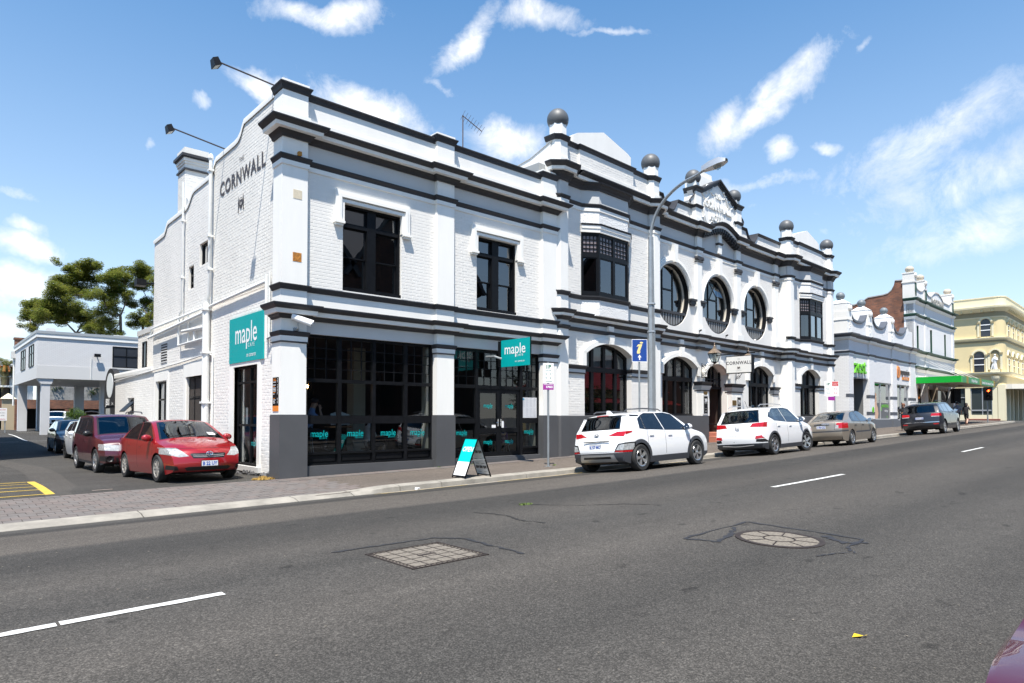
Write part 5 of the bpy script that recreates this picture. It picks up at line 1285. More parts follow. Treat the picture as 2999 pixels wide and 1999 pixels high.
for c in(27.1,30.85,35.45):
 mb=MB(FC);mb.box(c-.42,c+.36,-.06,1.0,6.66,8.05 if c<28 else 8.0);mb.box(c-.4,c+.34,-.04,.98,8.0,8.55);mb.strip([[(c-.42,-.06,8.55),(c+.36,-.06,8.55),(c+.36,1.0,8.55),(c-.42,1.0,8.55)],[(c-.1,.35,8.86),(c+.06,.35,8.86),(c+.06,.6,8.86),(c-.1,.6,8.86)]],True);mb.box(c-.45,c+.39,-.10,1.02,7.5,7.58)
 mb.lathe((c-.02,-.09,8.25),[(0,-.12),(.16,-.08),(.2,.02)],10,'y')
 for k in range(6):mb.lathe((c-.02+.05*(-1)**k,-.06,7.6-k*.12),[(0,-.05),(.05,-.03),(.06,.02)],7,'y')
 P(mb,'parapet_pier',M_white2,zest)
 mb=MB(FC);mb.lathe((c-.03,.47,9.05),[(.26*sin(t),-.26*cos(t))for t in frange(0,pi,12)],20);P(mb,'ball_finial',mat('blue_grey_ball',(.16,.185,.20),.5,noise=(6,.2,3)),zest,smooth=60)
mb=MB(FC);mb.box(27.1,40.5,1.0,14,6.0,6.1);mb.box(26.8,27.0,1.0,14,6,7.3);P(mb,'roof',M_roof,zest)
mb=MB(FC);mb.box(27.45,30.45,1.6,1.7,.4,4.0);mb.box(27.4,27.5,.3,1.7,.4,4);mb.box(30.4,30.5,.3,1.7,.4,4);mb.box(27.48,30.42,0,1.7,3.92,4.0);P(mb,'entry_recess',mat('grey_entry',(.16,.165,.165),.7),zest)
for(a,b,z0,z1,mid)in((31.40,35.18,1.30,3.83,33.15),(36.20,39.46,1.25,3.83,37.7)):
 W=group_part('shop_window',zest);mb=MB(FC)
 for q in(a,mid-.05,b-.08):mb.box(q,q+.1,.08,.18,z0,z1)
 mb.box(a,b,.085,.175,z0,z0+.08);mb.box(a,b,.085,.175,z1-.08,z1);P(mb,'frame',mat('alu',(.6,.6,.6),.4,.6),W)
 for p,q in((a+.1,mid-.05),(mid+.05,b-.08)):mb=MB(FC);mb.quad((p,.13,z0),(q,.13,z0),(q,.13,z1),(p,.13,z1));P(mb,'pane',M_glass,W)
 mb=MB(FC);mb.box(a,b,2.6,2.7,.5,4.0);mb.box(a,b,.4,2.7,3.85,3.95);mb.box(b,b+.06,.4,2.7,.5,4);P(mb,'room_lining',mat('shop_room',(.10,.095,.085),.8),W)
W=zest.children[-1]
mb=MB(FC);mb.quad((33.2,.122,1.38),(35.08,.122,1.38),(35.08,.122,2.45),(33.2,.122,2.45));mb.quad((31.5,.122,1.38),(33.1,.122,1.38),(33.1,.122,2.45),(31.5,.122,2.45));P(mb,'frosted_film',mat('grey_film',(.13,.135,.14),.7),zest)
M_lime=mat('lime_green_paint',(.13,.50,.015),.4)
mb=MB(FC)
for s,z,r in((31.0,1.95,.2),(33.3,2.05,.16),(30.95,1.0,.12)):mb.lathe((s,-.125 if s<31.3 else .11,z),[(0,-.0),(r,0),(r,.02)],20,'y')
P(mb,'green_dot',M_lime,zest)
mb=MB(FC);add_text(mb,'MARKETING',lambda x,y,h:(34.2+x,.115,2.15+y),.28,.95,bold=.01);add_text(mb,'co',lambda x,y,h:(34.6+x,.115,1.45+y),.25);P(mb,'window_lettering',M_lime,zest)
mb=MB(FC);add_text(mb,'makings',lambda x,y,h:(34.4+x,.115,1.85+y),.25,.95);P(mb,'window_lettering',M_sgw,zest)
# pointing hand picture on the pane, drawn as an outline print
mb=MB(FC);hp=[(31.75,1.36),(32.6,1.36),(32.75,1.7),(32.65,2.1),(32.45,2.3),(32.42,2.45),(32.38,3.0),(32.30,3.12),(32.2,3.05),(32.12,2.5),(31.95,2.4),(31.8,2.2),(31.75,1.8)]
mb.prism(hp,.108,.112);P(mb,'hand_print',mat('hand_print',(.62,.40,.28),.7,noise=(6,.15,4)),zest)
zs=thing('shop_sign_lettering','big lime green lowercase shop name on the white shop front','sign',tuple(FC(28.7,-.1,4.3)))
mb=MB(FC);add_text(mb,'zest',lambda x,y,h:(28.85+x,-.02-h,4.28+y),1.30,1.0,depth=.08,bold=.008);P(mb,'letters',M_lime,zs)
mb=MB(FC);add_text(mb,'MARKETING',lambda x,y,h:(29.0+x,-.02-h,4.0+y),.2,1.0,space=1.3);P(mb,'small_letters',M_grey,zs)
im=thing('print_shop_sign','orange disc and dark lettering sign on the white shop front','sign',tuple(FC(38,-.1,4.5)))
mb=MB(FC);mb.lathe((36.75,-.01,4.72),[(.0,-.05),(.42,-.05),(.45,.0)],24,'y');P(mb,'disc',mat('orange_sign',(.72,.22,.03),.45),im)
mb=MB(FC);add_text(mb,'i',lambda x,y,h:(36.75+x,-.065,4.5+y),.6,1,bold=.02);P(mb,'letter',mat('dark_letter',(.06,.05,.05),.5),im)
mb=MB(FC);add_text(mb,'mpression',lambda x,y,h:(37.25+x,-.02-h,4.58+y),.62,.85,align='LEFT',depth=.03,bold=.008);P(mb,'letters',MATS['dark_letter'],im)
mb=MB(FC);mb.box(37.7,39.4,-.03,.0,4.20,4.42);P(mb,'strip',MATS['orange_sign'],im)
mb=MB(FC);add_text(mb,'PRINT STUDIO',lambda x,y,h:(38.55+x,-.034,4.25+y),.14,1.1);P(mb,'strip_letters',M_sgw,im)
dish=thing('satellite_dish','mesh satellite dish on the shop roof beside the brick gable','satellite dish',tuple(FC(36.2,7,6.1)))
mb=MB(FC);c=(36.2,7,10.2)
for k in range(12):
 t=2*pi*k/12;mb.tube([(c[0],c[1]+.2,c[2]-.25),(c[0]+.55*cos(t),c[1]+.1,c[2]+.42*sin(t)),(c[0]+1.0*cos(t),c[1]-.25,c[2]+.75*sin(t))],.012,5)
mb.tube([(c[0]+1.0*cos(t),c[1]-.25,c[2]+.75*sin(t))for t in frange(0,2*pi,30)],.015,5);mb.tube([(c[0]+.55*cos(t),c[1]+.1,c[2]+.42*sin(t))for t in frange(0,2*pi,24)],.008,5)
mb.tube([(c[0],c[1]+.2,c[2]-.25),(c[0],c[1]-.5,c[2]+.3)],.012,5);mb.lathe((c[0],c[1]-.5,c[2]+.3),[(0,-.06),(.07,-.05),(.07,.06),(0,.07)],8);P(mb,'reflector',mat('dish_wire',(.10,.12,.16),.5,.3),dish)
mb=MB(FC);mb.tube([(c[0],c[1]+.2,6.1),(c[0],c[1]+.2,c[2]-.25)],.05,8);P(mb,'mast',M_galv,dish)
# ---- the taller white building with green trim
mcg=thing('white_green_trim_building','two-storey white building with dark green mouldings and brick side gable','building',tuple(FC(46.8,0,.8)))
a0,b0=40.85,52.8
GP=[(40.85,41.30),(43.66,44.2),(52.2,52.8)]
gpath=[(a0,.65),(a0,-.08),(41.30,-.08),(41.30,0),(43.66,0),(43.66,-.08),(44.2,-.08),(44.2,0),(52.2,0),(52.2,-.08),(b0,-.08),(b0,.6)]
wins=[(41.62,42.2),(45.36,46.02),(49.74,50.36)]
mb=MB(FC);xs=[a0]+[q for w in wins for q in w]+[b0]
for i in range(0,len(xs),2):mb.box(xs[i],xs[i+1],0,.5,4.3,10.6)
for a,b in wins:mb.box(a,b,0,.5,4.3,6.7);mb.box(a,b,0,.5,8.6,10.6)
for a,b in GP:mb.box(a,b,-.08,.65 if a<42 else .3,.6,10.6)
mb.box(a0,b0,.3,.5,4.2,4.4);P(mb,'wall',M_wbt,mcg)
for a,b in wins:
 W=group_part('window',mcg);mb=MB(FC);mb.box(a,a+.06,.18,.3,6.7,8.6);mb.box(b-.06,b,.02,.3,6.7,8.6);mb.box(a,b,.18,.3,7.6,7.68);mb.box(a,b,.18,.3,6.7,6.78);mb.box(a,b,.18,.3,8.5,8.6);P(mb,'frame',M_green,W)
 mb=MB(FC);mb.quad((a,.25,6.7),(b,.25,6.7),(b,.25,8.6),(a,.25,8.6));P(mb,'pane',mat('dull_pane',(.25,.25,.25),.2),W)
for z in(10.42,9.22,6.40,5.18):
 mb=MB(FC);k=1.3 if z in(10.42,6.40)else .8;mb.sweep(gpath,[(0,z),(.06*k,z+.01),(.12*k,z+.08),(.22*k,z+.13),(.23*k,z+.21),(0,z+.24)]);P(mb,'cornice',M_green,mcg)
 mb=MB(FC);mb.sweep(gpath,[(0,z-.2),(.04,z-.18),(.1*k,z-.05),(.12*k,z),(0,z)]);P(mb,'corona',M_white2,mcg)
def mg_top(s):
 if s<43.6:t=(s-42.5)/1.2;return 11.42+.3*min(1,abs(t))**2.5
 if 45.6<s<49.8:return 11.35+.55*max(0,1-((s-47.6)/1.9)**2)
 return 11.35+.25*sstep(.8,0,min(abs(s-44.2),abs(s-52.1)))
mb=MB(FC);xs=frange(a0+.05,b0,90)
for p,q in zip(xs,xs[1:]):mb.prism([(p,10.6),(q,10.6),(q,mg_top(q)),(p,mg_top(p))],.0,.4)
P(mb,'parapet',M_stucco,mcg)
mb=MB(FC);mb.strip([[(s,-.06,mg_top(s)-.08),(s,-.06,mg_top(s)+.04),(s,.45,mg_top(s)+.04)]for s in frange(a0+.4,b0-.5,90)]);P(mb,'parapet_coping',M_offw,mcg)
for i,(c,w,zt)in enumerate(((41.12,.30,12.55),(43.9,.34,12.3),(52.4,.36,12.3),(47.6,.2,11.6))):
 if i==3:continue
 mb=MB(FC);mb.box(c-w,c+w,-.08,.72,10.6,zt);mb.box(c-w-.05,c+w+.05,-.13,.77,zt-.7,zt-.6);mb.box(c-w-.03,c+w+.03,-.1,.75,zt,zt+.1);mb.lathe((c,-.14,zt-.15),[(0,-.08),(.16,-.05),(.2,.05)],10,'y');P(mb,'parapet_pier',M_offw,mcg)
 mb=MB(FC);mb.lathe((c,.3,zt+.35),[(0,-.3),(.18,-.24),(.3,-.08),(.31,.08),(.2,.22),(0,.28)],18);P(mb,'ball_finial',mat('lichen_stone',(.50,.44,.35),.85,noise=(5,.3,6)),mcg,smooth=60)
 mb=MB(FC);mb.prism([(c-.06,zt-.75),(c+.06,zt-.75),(c+.09,zt-1.3),(c,zt-1.75),(c-.09,zt-1.3)],-.16,-.08);P(mb,'green_drop',M_green,mcg)
mb=MB(FC);add_text(mb,'McGOLDMAN',lambda x,y,h:(47.6+x,-.0-h,10.82+y),.62,.95,depth=.06,bold=.02,space=1.05);P(mb,'raised_lettering',mat('weathered_letter',(.36,.35,.32),.7),mcg)
FB=[(.66,12.08),(1.25,12.10),(1.32,11.75),(1.5,11.40),(1.75,11.18),(2.1,11.10),(3.2,11.03),(3.4,10.92),(3.6,10.75),(4.2,10.58),(14,10.3)]
mb=MB(FC)
for(p,zp),(q,zq)in zip(FB,FB[1:]):mb.strip([[(a0+.02,p,2),(a0+.02,p,zp),(a0+.4,p,zp)],[(a0+.02,q,2),(a0+.02,q,zq),(a0+.4,q,zq)]])
P(mb,'brick_side_wall',M_redbr,mcg)
mb=MB(FC);mb.strip([[(a0-.02,p,z),(a0-.02,p,z+.08),(a0+.45,p,z+.08)]for p,z in FB]);P(mb,'side_coping',mat('mortar_cap',(.33,.31,.29),.8),mcg)
mb=MB(FC);mb.box(a0+.4,b0,.6,14,9.8,9.9);mb.box(b0-.3,b0,.4,14,3,10.4);mb.box(a0,b0,13.9,14,0,10);P(mb,'roof',M_roof,mcg)
# shopfront below the awning
mb=MB(FC);mb.box(a0,b0,.3,.6,3.75,4.4);mb.box(a0+.4,42.2,.1,.5,.6,4.2);mb.box(44.6,45.2,.1,.5,.6,4.2);mb.box(47.4,47.9,.1,.5,.6,4.2);P(mb,'shop_wall',mat('tan_shop_wall',(.30,.24,.17),.7),mcg)
mb=MB(FC);mb.box(42.2,44.6,.4,.5,.6,3.8);mb.box(45.2,47.4,.45,.5,.6,3.8);mb.box(47.9,52.2,.4,.5,.6,3.8);P(mb,'shop_glazing',mat('dark_shop_glass',(.02,.02,.022),.08),mcg)
mb=MB(FC);mb.box(42.9,43.6,.36,.4,1.5,3.3);P(mb,'poster',mat('dark_poster',(.03,.03,.03),.5),mcg)
mb=MB(FC)
for k in range(9):mb.box(42.98,42.98+random.uniform(.25,.55),.35,.356,1.62+k*.14,1.68+k*.14)
P(mb,'poster_print',M_sgw,mcg)
mb=MB(FC);mb.box(42.98,43.5,.35,.356,2.95,3.1);mb.lathe((43.45,.35,3.2),[(0,0),(.08,0)],12,'y');P(mb,'poster_header',MATS['orange_sign'],mcg)
aw=thing('green_awning','flat green street awning with white lettering and striped panels on wire stays','awning',tuple(FC(46.8,-1.5,4.0)))
mb=MB(FC);A0,A1,N1=40.95,52.7,-2.95
mb.box(A0,A1,N1,-.02,4.10,4.16);P(mb,'soffit',mat('pale_soffit',(.50,.45,.36),.7,noise=(.5,.05,3)),aw)
mb=MB(FC)
for k in range(1,6):mb.box(A0,A1,N1+k*.5-.01,N1+k*.5+.01,4.085,4.10)
for s in(43.2,47.5):mb.box(s,s+.5,-1.7,-1.4,4.04,4.10)
P(mb,'soffit_batten',MATS['tan_shop_wall'],aw)
mb=MB(FC);mb.box(A0-.05,A0,N1-.05,-.02,4.05,4.52);mb.box(A0,A1,N1-.05,N1,4.05,4.52);P(mb,'fascia',mat('awning_green',(.0,.36,.03),.4),aw)
mb=MB(FC);mb.box(A0+.5,A1-.1,N1-.056,N1-.05,4.08,4.48);P(mb,'fascia_panel',mat('awning_deep_green',(.0,.22,.06),.4),aw)
mb=MB(FC);add_text(mb,'Whish-Wilson',lambda x,y,h:(45.1+x,N1-.062,4.16+y),.34,1.0,bold=.006);add_text(mb,'Australian Greens Senator for Tasmania',lambda x,y,h:(50.0+x,N1-.062,4.17+y),.30,.92,bold=.006);P(mb,'lettering',M_sgw,aw)
mb=MB(FC);st=MB(FC)
for s in(42.6,47.0,52.2):
 mb.box(s,s+.55,N1-.066,N1-.056,4.03,4.56)
 for k in range(6):st.prism([(s,4.05+k*.085),(s,4.09+k*.085),(s+.55,4.09+k*.085+.04),(s+.55,4.05+k*.085+.04)],N1-.072,N1-.066)
P(mb,'warning_panel',mat('warning_yellow',(.75,.50,.02),.5),aw);P(st,'warning_stripe',M_black,aw)
mb=MB(FC)
for s in(42.0,44.4,46.8,49.2):mb.tube([(s,-.05,6.0),(s,N1+.2,4.5)],.013,6)
P(mb,'stay',M_white2,aw)
# ---- cream corner building across the side street
crm=thing('cream_corner_building','cream three-storey corner building with arched windows, bracketed cornice and statue niche','building',tuple(FC(80,8,1.2)))
CS,CR=76.0,.9
def cpath(o=0):return[(CS-o,30),(CS-o,CR)]+[(CS+CR-(CR+o)*cos(t),CR-(CR+o)*sin(t))for t in frange(.15,pi/2-.15,5)]+[(CS+CR,-o),(130,-o)]
mb=MB(FC);mb.strip([[(s,n,5.2),(s,n,15.3)]for s,n in cpath()]);mb.poly([(s,n,15.3)for s,n in cpath()]+[(130,30,15.3)]);P(mb,'wall',M_cream,crm,smooth=30)
def cm(name,prof,m,i0=0):mb=MB(FC);mb.sweep(cpath()[i0:],prof);return P(mb,name,m,crm)
cm('parapet',[(0,14.25),(.06,14.25),(.1,15.2),(.16,15.25),(.16,15.36),(-.3,15.38)],M_cream2)
cm('cornice',[(0,13.6),(.15,13.65),(.55,14.0),(.62,14.05),(.65,14.25),(0,14.3)],M_cream2)
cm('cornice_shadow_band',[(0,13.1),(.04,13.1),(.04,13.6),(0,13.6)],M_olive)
mb=MB(FC)
for k in range(16):mb.box(CS-.45,CS-.02,.9+k*1.0,1.12+k*1.0,13.62,13.95)
for k in range(34):mb.box(CS+1.0+k*1.0,CS+1.22+k*1.0,-.45,-.02,13.62,13.95)
P(mb,'cornice_bracket',M_cream,crm)
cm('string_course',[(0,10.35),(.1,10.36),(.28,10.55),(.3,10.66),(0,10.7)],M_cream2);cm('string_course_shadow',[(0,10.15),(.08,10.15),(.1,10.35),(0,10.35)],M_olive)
cm('balcony_course',[(0,6.2),(.2,6.25),(.5,6.45),(.55,6.62),(0,6.66)],M_cream2);cm('base_course',[(0,12.95),(.06,12.96),(.1,13.08),(0,13.1)],M_cream2)
def c_window(face,c,hw,z0,zt,kind='window'):
 G_=(lambda u,o,z:(CS-o,u,z))if face=='A' else(lambda u,o,z:(u,-o,z))
 W=group_part(kind,crm);sp=zt-hw
 def ring(r0,r1,o0,o1,m,name,legs=True):
  mb=MB(FC);A=[(c-cos(t)*r1,sp+sin(t)*r1)for t in frange(0,pi,14)];B=[(c-cos(t)*r0,sp+sin(t)*r0)for t in frange(0,pi,14)]
  rows=[[G_(A[k][0],o0,A[k][1]),G_(A[k][0],o1,A[k][1]),G_(B[k][0],o1,B[k][1]),G_(B[k][0],o0,B[k][1])]for k in range(15)]
  if legs:
   rows=[[G_(c-r1,o0,z0),G_(c-r1,o1,z0),G_(c-r0,o1,z0),G_(c-r0,o0,z0)]]+rows+[[G_(c+r1,o0,z0),G_(c+r1,o1,z0),G_(c+r0,o1,z0),G_(c+r0,o0,z0)]]
  mb.strip(rows);P(mb,name,m,W)
 ring(hw*1.12,hw*1.5,0,.14,M_cream2,'arch_hood',False);ring(hw,hw*1.13,-.02,.06,M_cream,'surround')
 mb=MB(FC);pts=[(c-hw,z0),(c+hw,z0)]+[(c+cos(t)*hw,sp+sin(t)*hw)for t in frange(0,pi,14)];mb.poly([G_(u,.012,z)for u,z in pts])
 if kind=='niche':
  P(mb,'recess',M_olive,W)
 else:
  P(mb,'pane',mat('dark_far_pane',(.035,.04,.05),.06),W);mb=MB(FC)
  for z in(z0+(zt-z0)*.36,z0+(zt-z0)*.66):
   q=[G_(u,o,zz)for zz in(z-.05,z+.05)for o in(.015,.06)for u in(c-hw,c+hw)]
   mb.quad(q[2],q[3],q[7],q[6]);mb.quad(q[6],q[7],q[5],q[4])
  P(mb,'sash_rail',M_sgw,W)
 mb=MB(FC)
 for sg in(-1,1):u=c+sg*hw*1.45;q=[G_(u+a,o,z)for z in(sp-.1,sp+.12)for o in(0,.2)for a in(-.13,.13)];[mb.quad(q[i],q[j],q[k],q[l])for i,j,k,l in((2,3,7,6),(0,2,6,4),(1,3,7,5),(4,5,7,6),(0,1,3,2))]
 P(mb,'capital',M_olive,W);mb=MB(FC)
 for sg in(-1,1):u=c+sg*hw*1.45;q=[G_(u+a,o,z)for z in(z0,sp-.1)for o in(0,.12)for a in(-.1,.1)];[mb.quad(q[i],q[j],q[k],q[l])for i,j,k,l in((2,3,7,6),(0,2,6,4),(1,3,7,5))]
 P(mb,'pilaster',M_cream2,W)
c_window('A',2.42,.50,6.7,9.1);c_window('A',1.75,.47,10.8,12.85);c_window('A',.88,.40,6.95,9.15,'niche')
c_window('A',3.9,.3,1.2,1.3)if False else None
for k in range(9):
 c_window('B',78.2+k*2.9,.55,6.7,9.0);c_window('B',78.2+k*2.9,.5,10.8,12.8)
mb=MB(FC);mb.box(CS-.45,CS,.45,1.3,6.62,6.95);mb.lathe((CS-.05,.88,5.55),[(.02,-.2),(.25,0),(.42,.35),(.48,.65)],16);P(mb,'niche_pedestal',M_cream2,crm)
cm('shop_beam',[(0,4.9),(.02,4.9),(.02,6.2),(0,6.2)],M_cream)
mb=MB(FC)
for n in(1.0,3.6,5.2,8):mb.box(CS,CS+.5,n-.25,n+.25,.9,5.2)
for s in(78.8,81,84,87,90,94,98):mb.box(s-.3,s+.3,0,.5,.9,5.2)
mb.box(CS+.0,CS+.6,0,.7,.9,5.2);mb.box(CS+.05,CS+.4,1,12,.9,1.75);P(mb,'shop_pier',M_cream2,crm)
mb=MB(FC);mb.box(CS+.2,CS+.3,1,12,1.7,5.0);mb.box(77,110,.3,.4,1.0,5.0);P(mb,'shop_glazing',mat('grey_shop_glass',(.045,.055,.055),.05),crm)
mb=MB(FC)
for n in(1.3,2.2,3.3):mb.box(CS+.12,CS+.2,n-.04,n+.04,1.0,4.9)
mb.box(CS+.12,CS+.19,1.2,3.4,2.2,2.35);mb.box(CS+.12,CS+.19,3.9,8,3.75,3.83);P(mb,'shop_frame',mat('alu',(.6,.6,.6),.4,.6),crm)
mb=MB(FC);mb.box(CS-.1,CS+.25,.5,3.9,.9,1.28);P(mb,'red_doorstep',mat('red_oxide',(.20,.05,.035),.6),crm)
caw=thing('white_awning','white street awning with pale lettering on the cream corner building','awning',tuple(FC(82,-1.5,4.9)))
mb=MB(FC);mb.slab([(76.2,0),(76.2,-.6),(77.4,-2.8),(110,-2.8),(110,0)],4.82,4.95);mb.box(77.4,110,-2.85,-2.8,4.7,5.25);mb.prism([(0,0),(1,0)],0,0)if False else None;mb.strip([[(77.4,-2.85,4.7),(77.4,-2.85,5.25)],[(76.2,-.6,4.7),(76.2,-.6,5.25)],[(76.15,1.2,4.7),(76.15,1.2,5.25)]]);P(mb,'awning_deck',mat('awning_white',(.72,.68,.58),.6),caw)
mb=MB(FC);add_text(mb,'simmons wolfhagen',lambda x,y,h:(81.5+x,-2.86,4.83+y),.36,1.1,space=1.2);P(mb,'lettering',M_grey,caw)
mb=MB(FC);mb.box(78.2,80.2,-2.0,-1.94,4.05,4.6);P(mb,'hanging_panel',M_grey,caw)
mb=MB(FC)
for s in(77.5,79.5,82):mb.tube([(s,-.1,6.4),(s,-2.6,5.2)],.03,6)
P(mb,'stay',M_cream2,caw)
# a low block beyond, closing the view along the side street
blk=thing('distant_grey_building','plain grey building far down the side street','building',tuple(FC(64,70,1.2)))
mb=MB(FC);mb.box(50,90,62,74,.5,9);P(mb,'wall',M_grey,blk);mb=MB(FC)
for k in range(10):mb.box(52+k*3.6,53.6+k*3.6,61.9,62.0,4.5,6.5);
P(mb,'window_band',M_black,blk)
# ================================================================ yard at the left
def Pl(mb,name,m,parent,smooth=None):return mb.build(name,m,parent,smooth=smooth)
# wing on columns
wing=thing('office_wing_on_columns','white brick office wing raised on columns over the car bays','building',(9,60,.2))
x0,x1,y0,y1,zb,zt=6.5,13.2,58.7,73.5,4.3,7.72
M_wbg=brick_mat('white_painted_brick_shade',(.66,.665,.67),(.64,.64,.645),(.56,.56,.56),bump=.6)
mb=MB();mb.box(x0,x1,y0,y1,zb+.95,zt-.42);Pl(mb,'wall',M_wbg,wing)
mb=MB();mb.box(x0-.02,x1,y0-.02,y1,zb,zb+.95);Pl(mb,'beam',mat('pale_render',(.60,.60,.59),.7),wing)
mb=MB();mb.box(x0-.08,x1,y0-.08,y1,zt-.42,zt-.14);Pl(mb,'fascia',M_white2,wing)
mb=MB();mb.box(x0-.12,x1+.1,y0-.12,y1,zt-.14,zt+.06);Pl(mb,'roof_edge',mat('grey_flashing',(.34,.37,.39),.5),wing)
for i,(cx,cy,w)in enumerate(((7.05,59.1,.26),(6.9,71.5,.32),(8.4,73,.3),(11.3,61.5,.35),(12.3,61.5,.35),(11.0,71,.35))):
 mb=MB();mb.box(cx-w,cx+w,cy-.3,cy+.3,-.1,zb)
 if i==0:mb.prism([(6.5,4.32),(6.5,4.55),(7.6,4.55),(7.4,3.9),(6.75,3.9)],58.75,59.4)
 Pl(mb,'column',mat('pale_column',(.58,.585,.59),.7,noise=(.7,.08,5)),wing)
for a,b in((60.5,63.2),(65.6,68.4)):
 W=dark_window(Frame(6.5,0,pi/2),a,b,5.3,6.95,.06,1,bars=((a+b)/2,),trans=(6.3,),parent=wing,solid=True)
dark_window(Frame(0,58.7,0),11.25,13.1,5.32,6.95,-.06,-1,bars=(12.2,),trans=(6.2,),parent=wing,solid=True)
mb=MB();mb.box(11.2,13.15,58.55,58.7,5.18,5.3);Pl(mb,'sill',M_grey,wing)
fl=thing('wall_floodlight','small black floodlight on the wing wall over the car bays','floodlight',(10.2,58.6,6.2))
mb=MB();mb.box(10.0,10.42,58.35,58.5,6.05,6.28);mb.tube([(10.2,58.5,6.15),(10.2,58.7,6.15)],.04,6);Pl(mb,'lamp_head',M_black,fl)
mb=MB();mb.tube([(9.85,58.66,6.0),(9.85,58.66,4.3)],.025,6);Pl(mb,'conduit',M_pipe,wing)
for(a,b,zz,l)in((7.2,7.75,8.15,'white box vent on the flat roof of the wing, near its corner'),(11.6,12.6,7.98,'flat rooftop unit near the far end of the wing')):
 mb=MB();mb.box(a,b,60,60.7,zt,zz);o=mb.build('roof_vent',M_grey);tag(o,l,'roof vent')
# meeting hall front with round window (faces the lane)
hall=thing('hall_entrance','dark arched entrance front with an oval window and white lettering','building',(7.2,38,-.1))
FH=Frame(7.2,0,pi/2);c,hw=38.0,1.3
mb=MB(FH);mb.prism([(c-hw,-.2),(c+hw,-.2),(c+hw,2.75)]+[(c+hw*cos(t),2.75+1.15*sin(t))for t in frange(0,pi,16)][1:-1]+[(c-hw,2.75)],-.25,.0);Pl(mb,'front',mat('matt_black',(.012,.012,.014),.8),hall)
mb=MB(FH);mb.prism([(c+.72*cos(t),3.05+.62*sin(t))for t in frange(0,2*pi,24)],-.02,.02);Pl(mb,'oval_window',mat('pale_disc',(.60,.63,.66),.3),hall)
mb=MB(FH);mb.box(c-hw+.1,c+hw-.1,.002,.03,2.02,2.42);Pl(mb,'name_board',MATS['matt_black'],hall)
mb=MB(FH);add_text(mb,'JESUS',lambda x,y,h:(c+.35-x,.035,2.08+y),.42,.85,bold=.02);add_text(mb,'Saves',lambda x,y,h:(c-.75-x,.035,2.08+y),.2,.9);Pl(mb,'lettering',M_sgw,hall)
mb=MB(FH);mb.box(c-.2,c+.75,.002,.03,-.1,1.9);Pl(mb,'door',mat('dull_door',(.10,.11,.12),.2),hall)
mb=MB(FH);mb.box(33.7,41,-7,-1.6,-.2,2.6);Pl(mb,'hall_body',MATS['matt_black'],hall)
mb=MB(FH);mb.box(33.6,38,-8,-.28,2.6,3.1);Pl(mb,'hall_roof',MATS['cream_metal_roof'],hall)
# low brick carport wall and block wall behind
cw=thing('brick_carport','low brick parapet over dark open car bays behind the wing','carport',(9,84,.3))
mb=MB();mb.box(5,26,82,83,2.35,3.25);Pl(mb,'parapet',M_redbr,cw)
mb=MB();mb.box(5,26,86,86.3,0,3);mb.box(5,5.3,82,86,0,2.4);mb.box(5,26,82.2,86,2.3,2.4);Pl(mb,'bay_interior',mat('carport_dark',(.03,.028,.026),.9),cw)
for x in(5.1,11.5,18):mb=MB();mb.box(x,x+.5,82,82.5,0,2.4);Pl(mb,'pier',M_redbr,cw)
bw=tag((lambda m:(m.box(11,40,92,92.4,0,6.0),m.build('block_wall',brick_mat('grey_block',(.28,.27,.255),(.25,.245,.235),(.20,.20,.19),scale=2)))[1])(MB()),'plain grey concrete block wall behind the brick carport','wall')
wh=thing('white_rear_house','white rendered house behind the carport with hipped grey roof','house',(9,100,.3))
mb=MB();mb.box(3,10.5,98,106,0,6.2);Pl(mb,'wall',M_white,wh);mb=MB();mb.box(7.2,8.3,97.9,98,3.4,4.9);mb.box(4.4,5.5,97.9,98,3.4,4.9);Pl(mb,'window',M_black,wh)
mb=MB();mb.box(6.4,8.4,97,98,5.0,5.2);Pl(mb,'window_canopy',M_white2,wh)
mb=MB();mb.strip([[(2.5,97.5,6.2),(26,97.5,6.2),(26,108,6.2),(2.5,108,6.2)],[(5,102,8.6),(24,102,8.6),(24,103,8.6),(5,103,8.6)]],True);mb.box(12,26,98,106,0,6.2);Pl(mb,'roof',mat('grey_tin_roof',(.42,.44,.46),.5),wh)
gp=thing('gate_pillar','rendered gate pillar with brick base and capped top by the yard entrance','gate pillar',(6.4,78,.3))
mb=MB();mb.box(6.0,6.9,77.5,78.3,.2,3.2);Pl(mb,'shaft',mat('sand_render',(.45,.37,.25),.8),gp);mb=MB();mb.strip([[(5.85,77.35,3.2),(7.05,77.35,3.2),(7.05,78.45,3.2),(5.85,78.45,3.2)],[(6.4,77.8,3.7),(6.5,77.8,3.7),(6.5,78,3.7),(6.4,78,3.7)]],True);Pl(mb,'cap',M_cream2,gp)
mb=MB();mb.box(6.9,7.3,77.4,78.4,.2,2.6);Pl(mb,'brick_buttress',M_redbr,gp)
ps=thing('yard_sign','white sign board with red and black lettering standing by the gate pillar','sign',(4.9,66,.25))
mb=MB();mb.box(4.55,5.4,65.95,66.0,1.2,2.2);Pl(mb,'board',M_sgw,ps)
mb=MB();[mb.box(x,x+.08,66,66.06,.2,2.2)for x in(4.65,5.25)];Pl(mb,'post',M_galv,ps)
mb=MB();add_text(mb,'PARKING FOR',lambda x,y,h:(4.97+x,65.94,2.02+y),.12,.9);add_text(mb,'HOTEL PARKING',lambda x,y,h:(4.97+x,65.94,1.28+y),.11,.8);Pl(mb,'red_lettering',mat('sign_red',(.55,.02,.02),.5),ps)
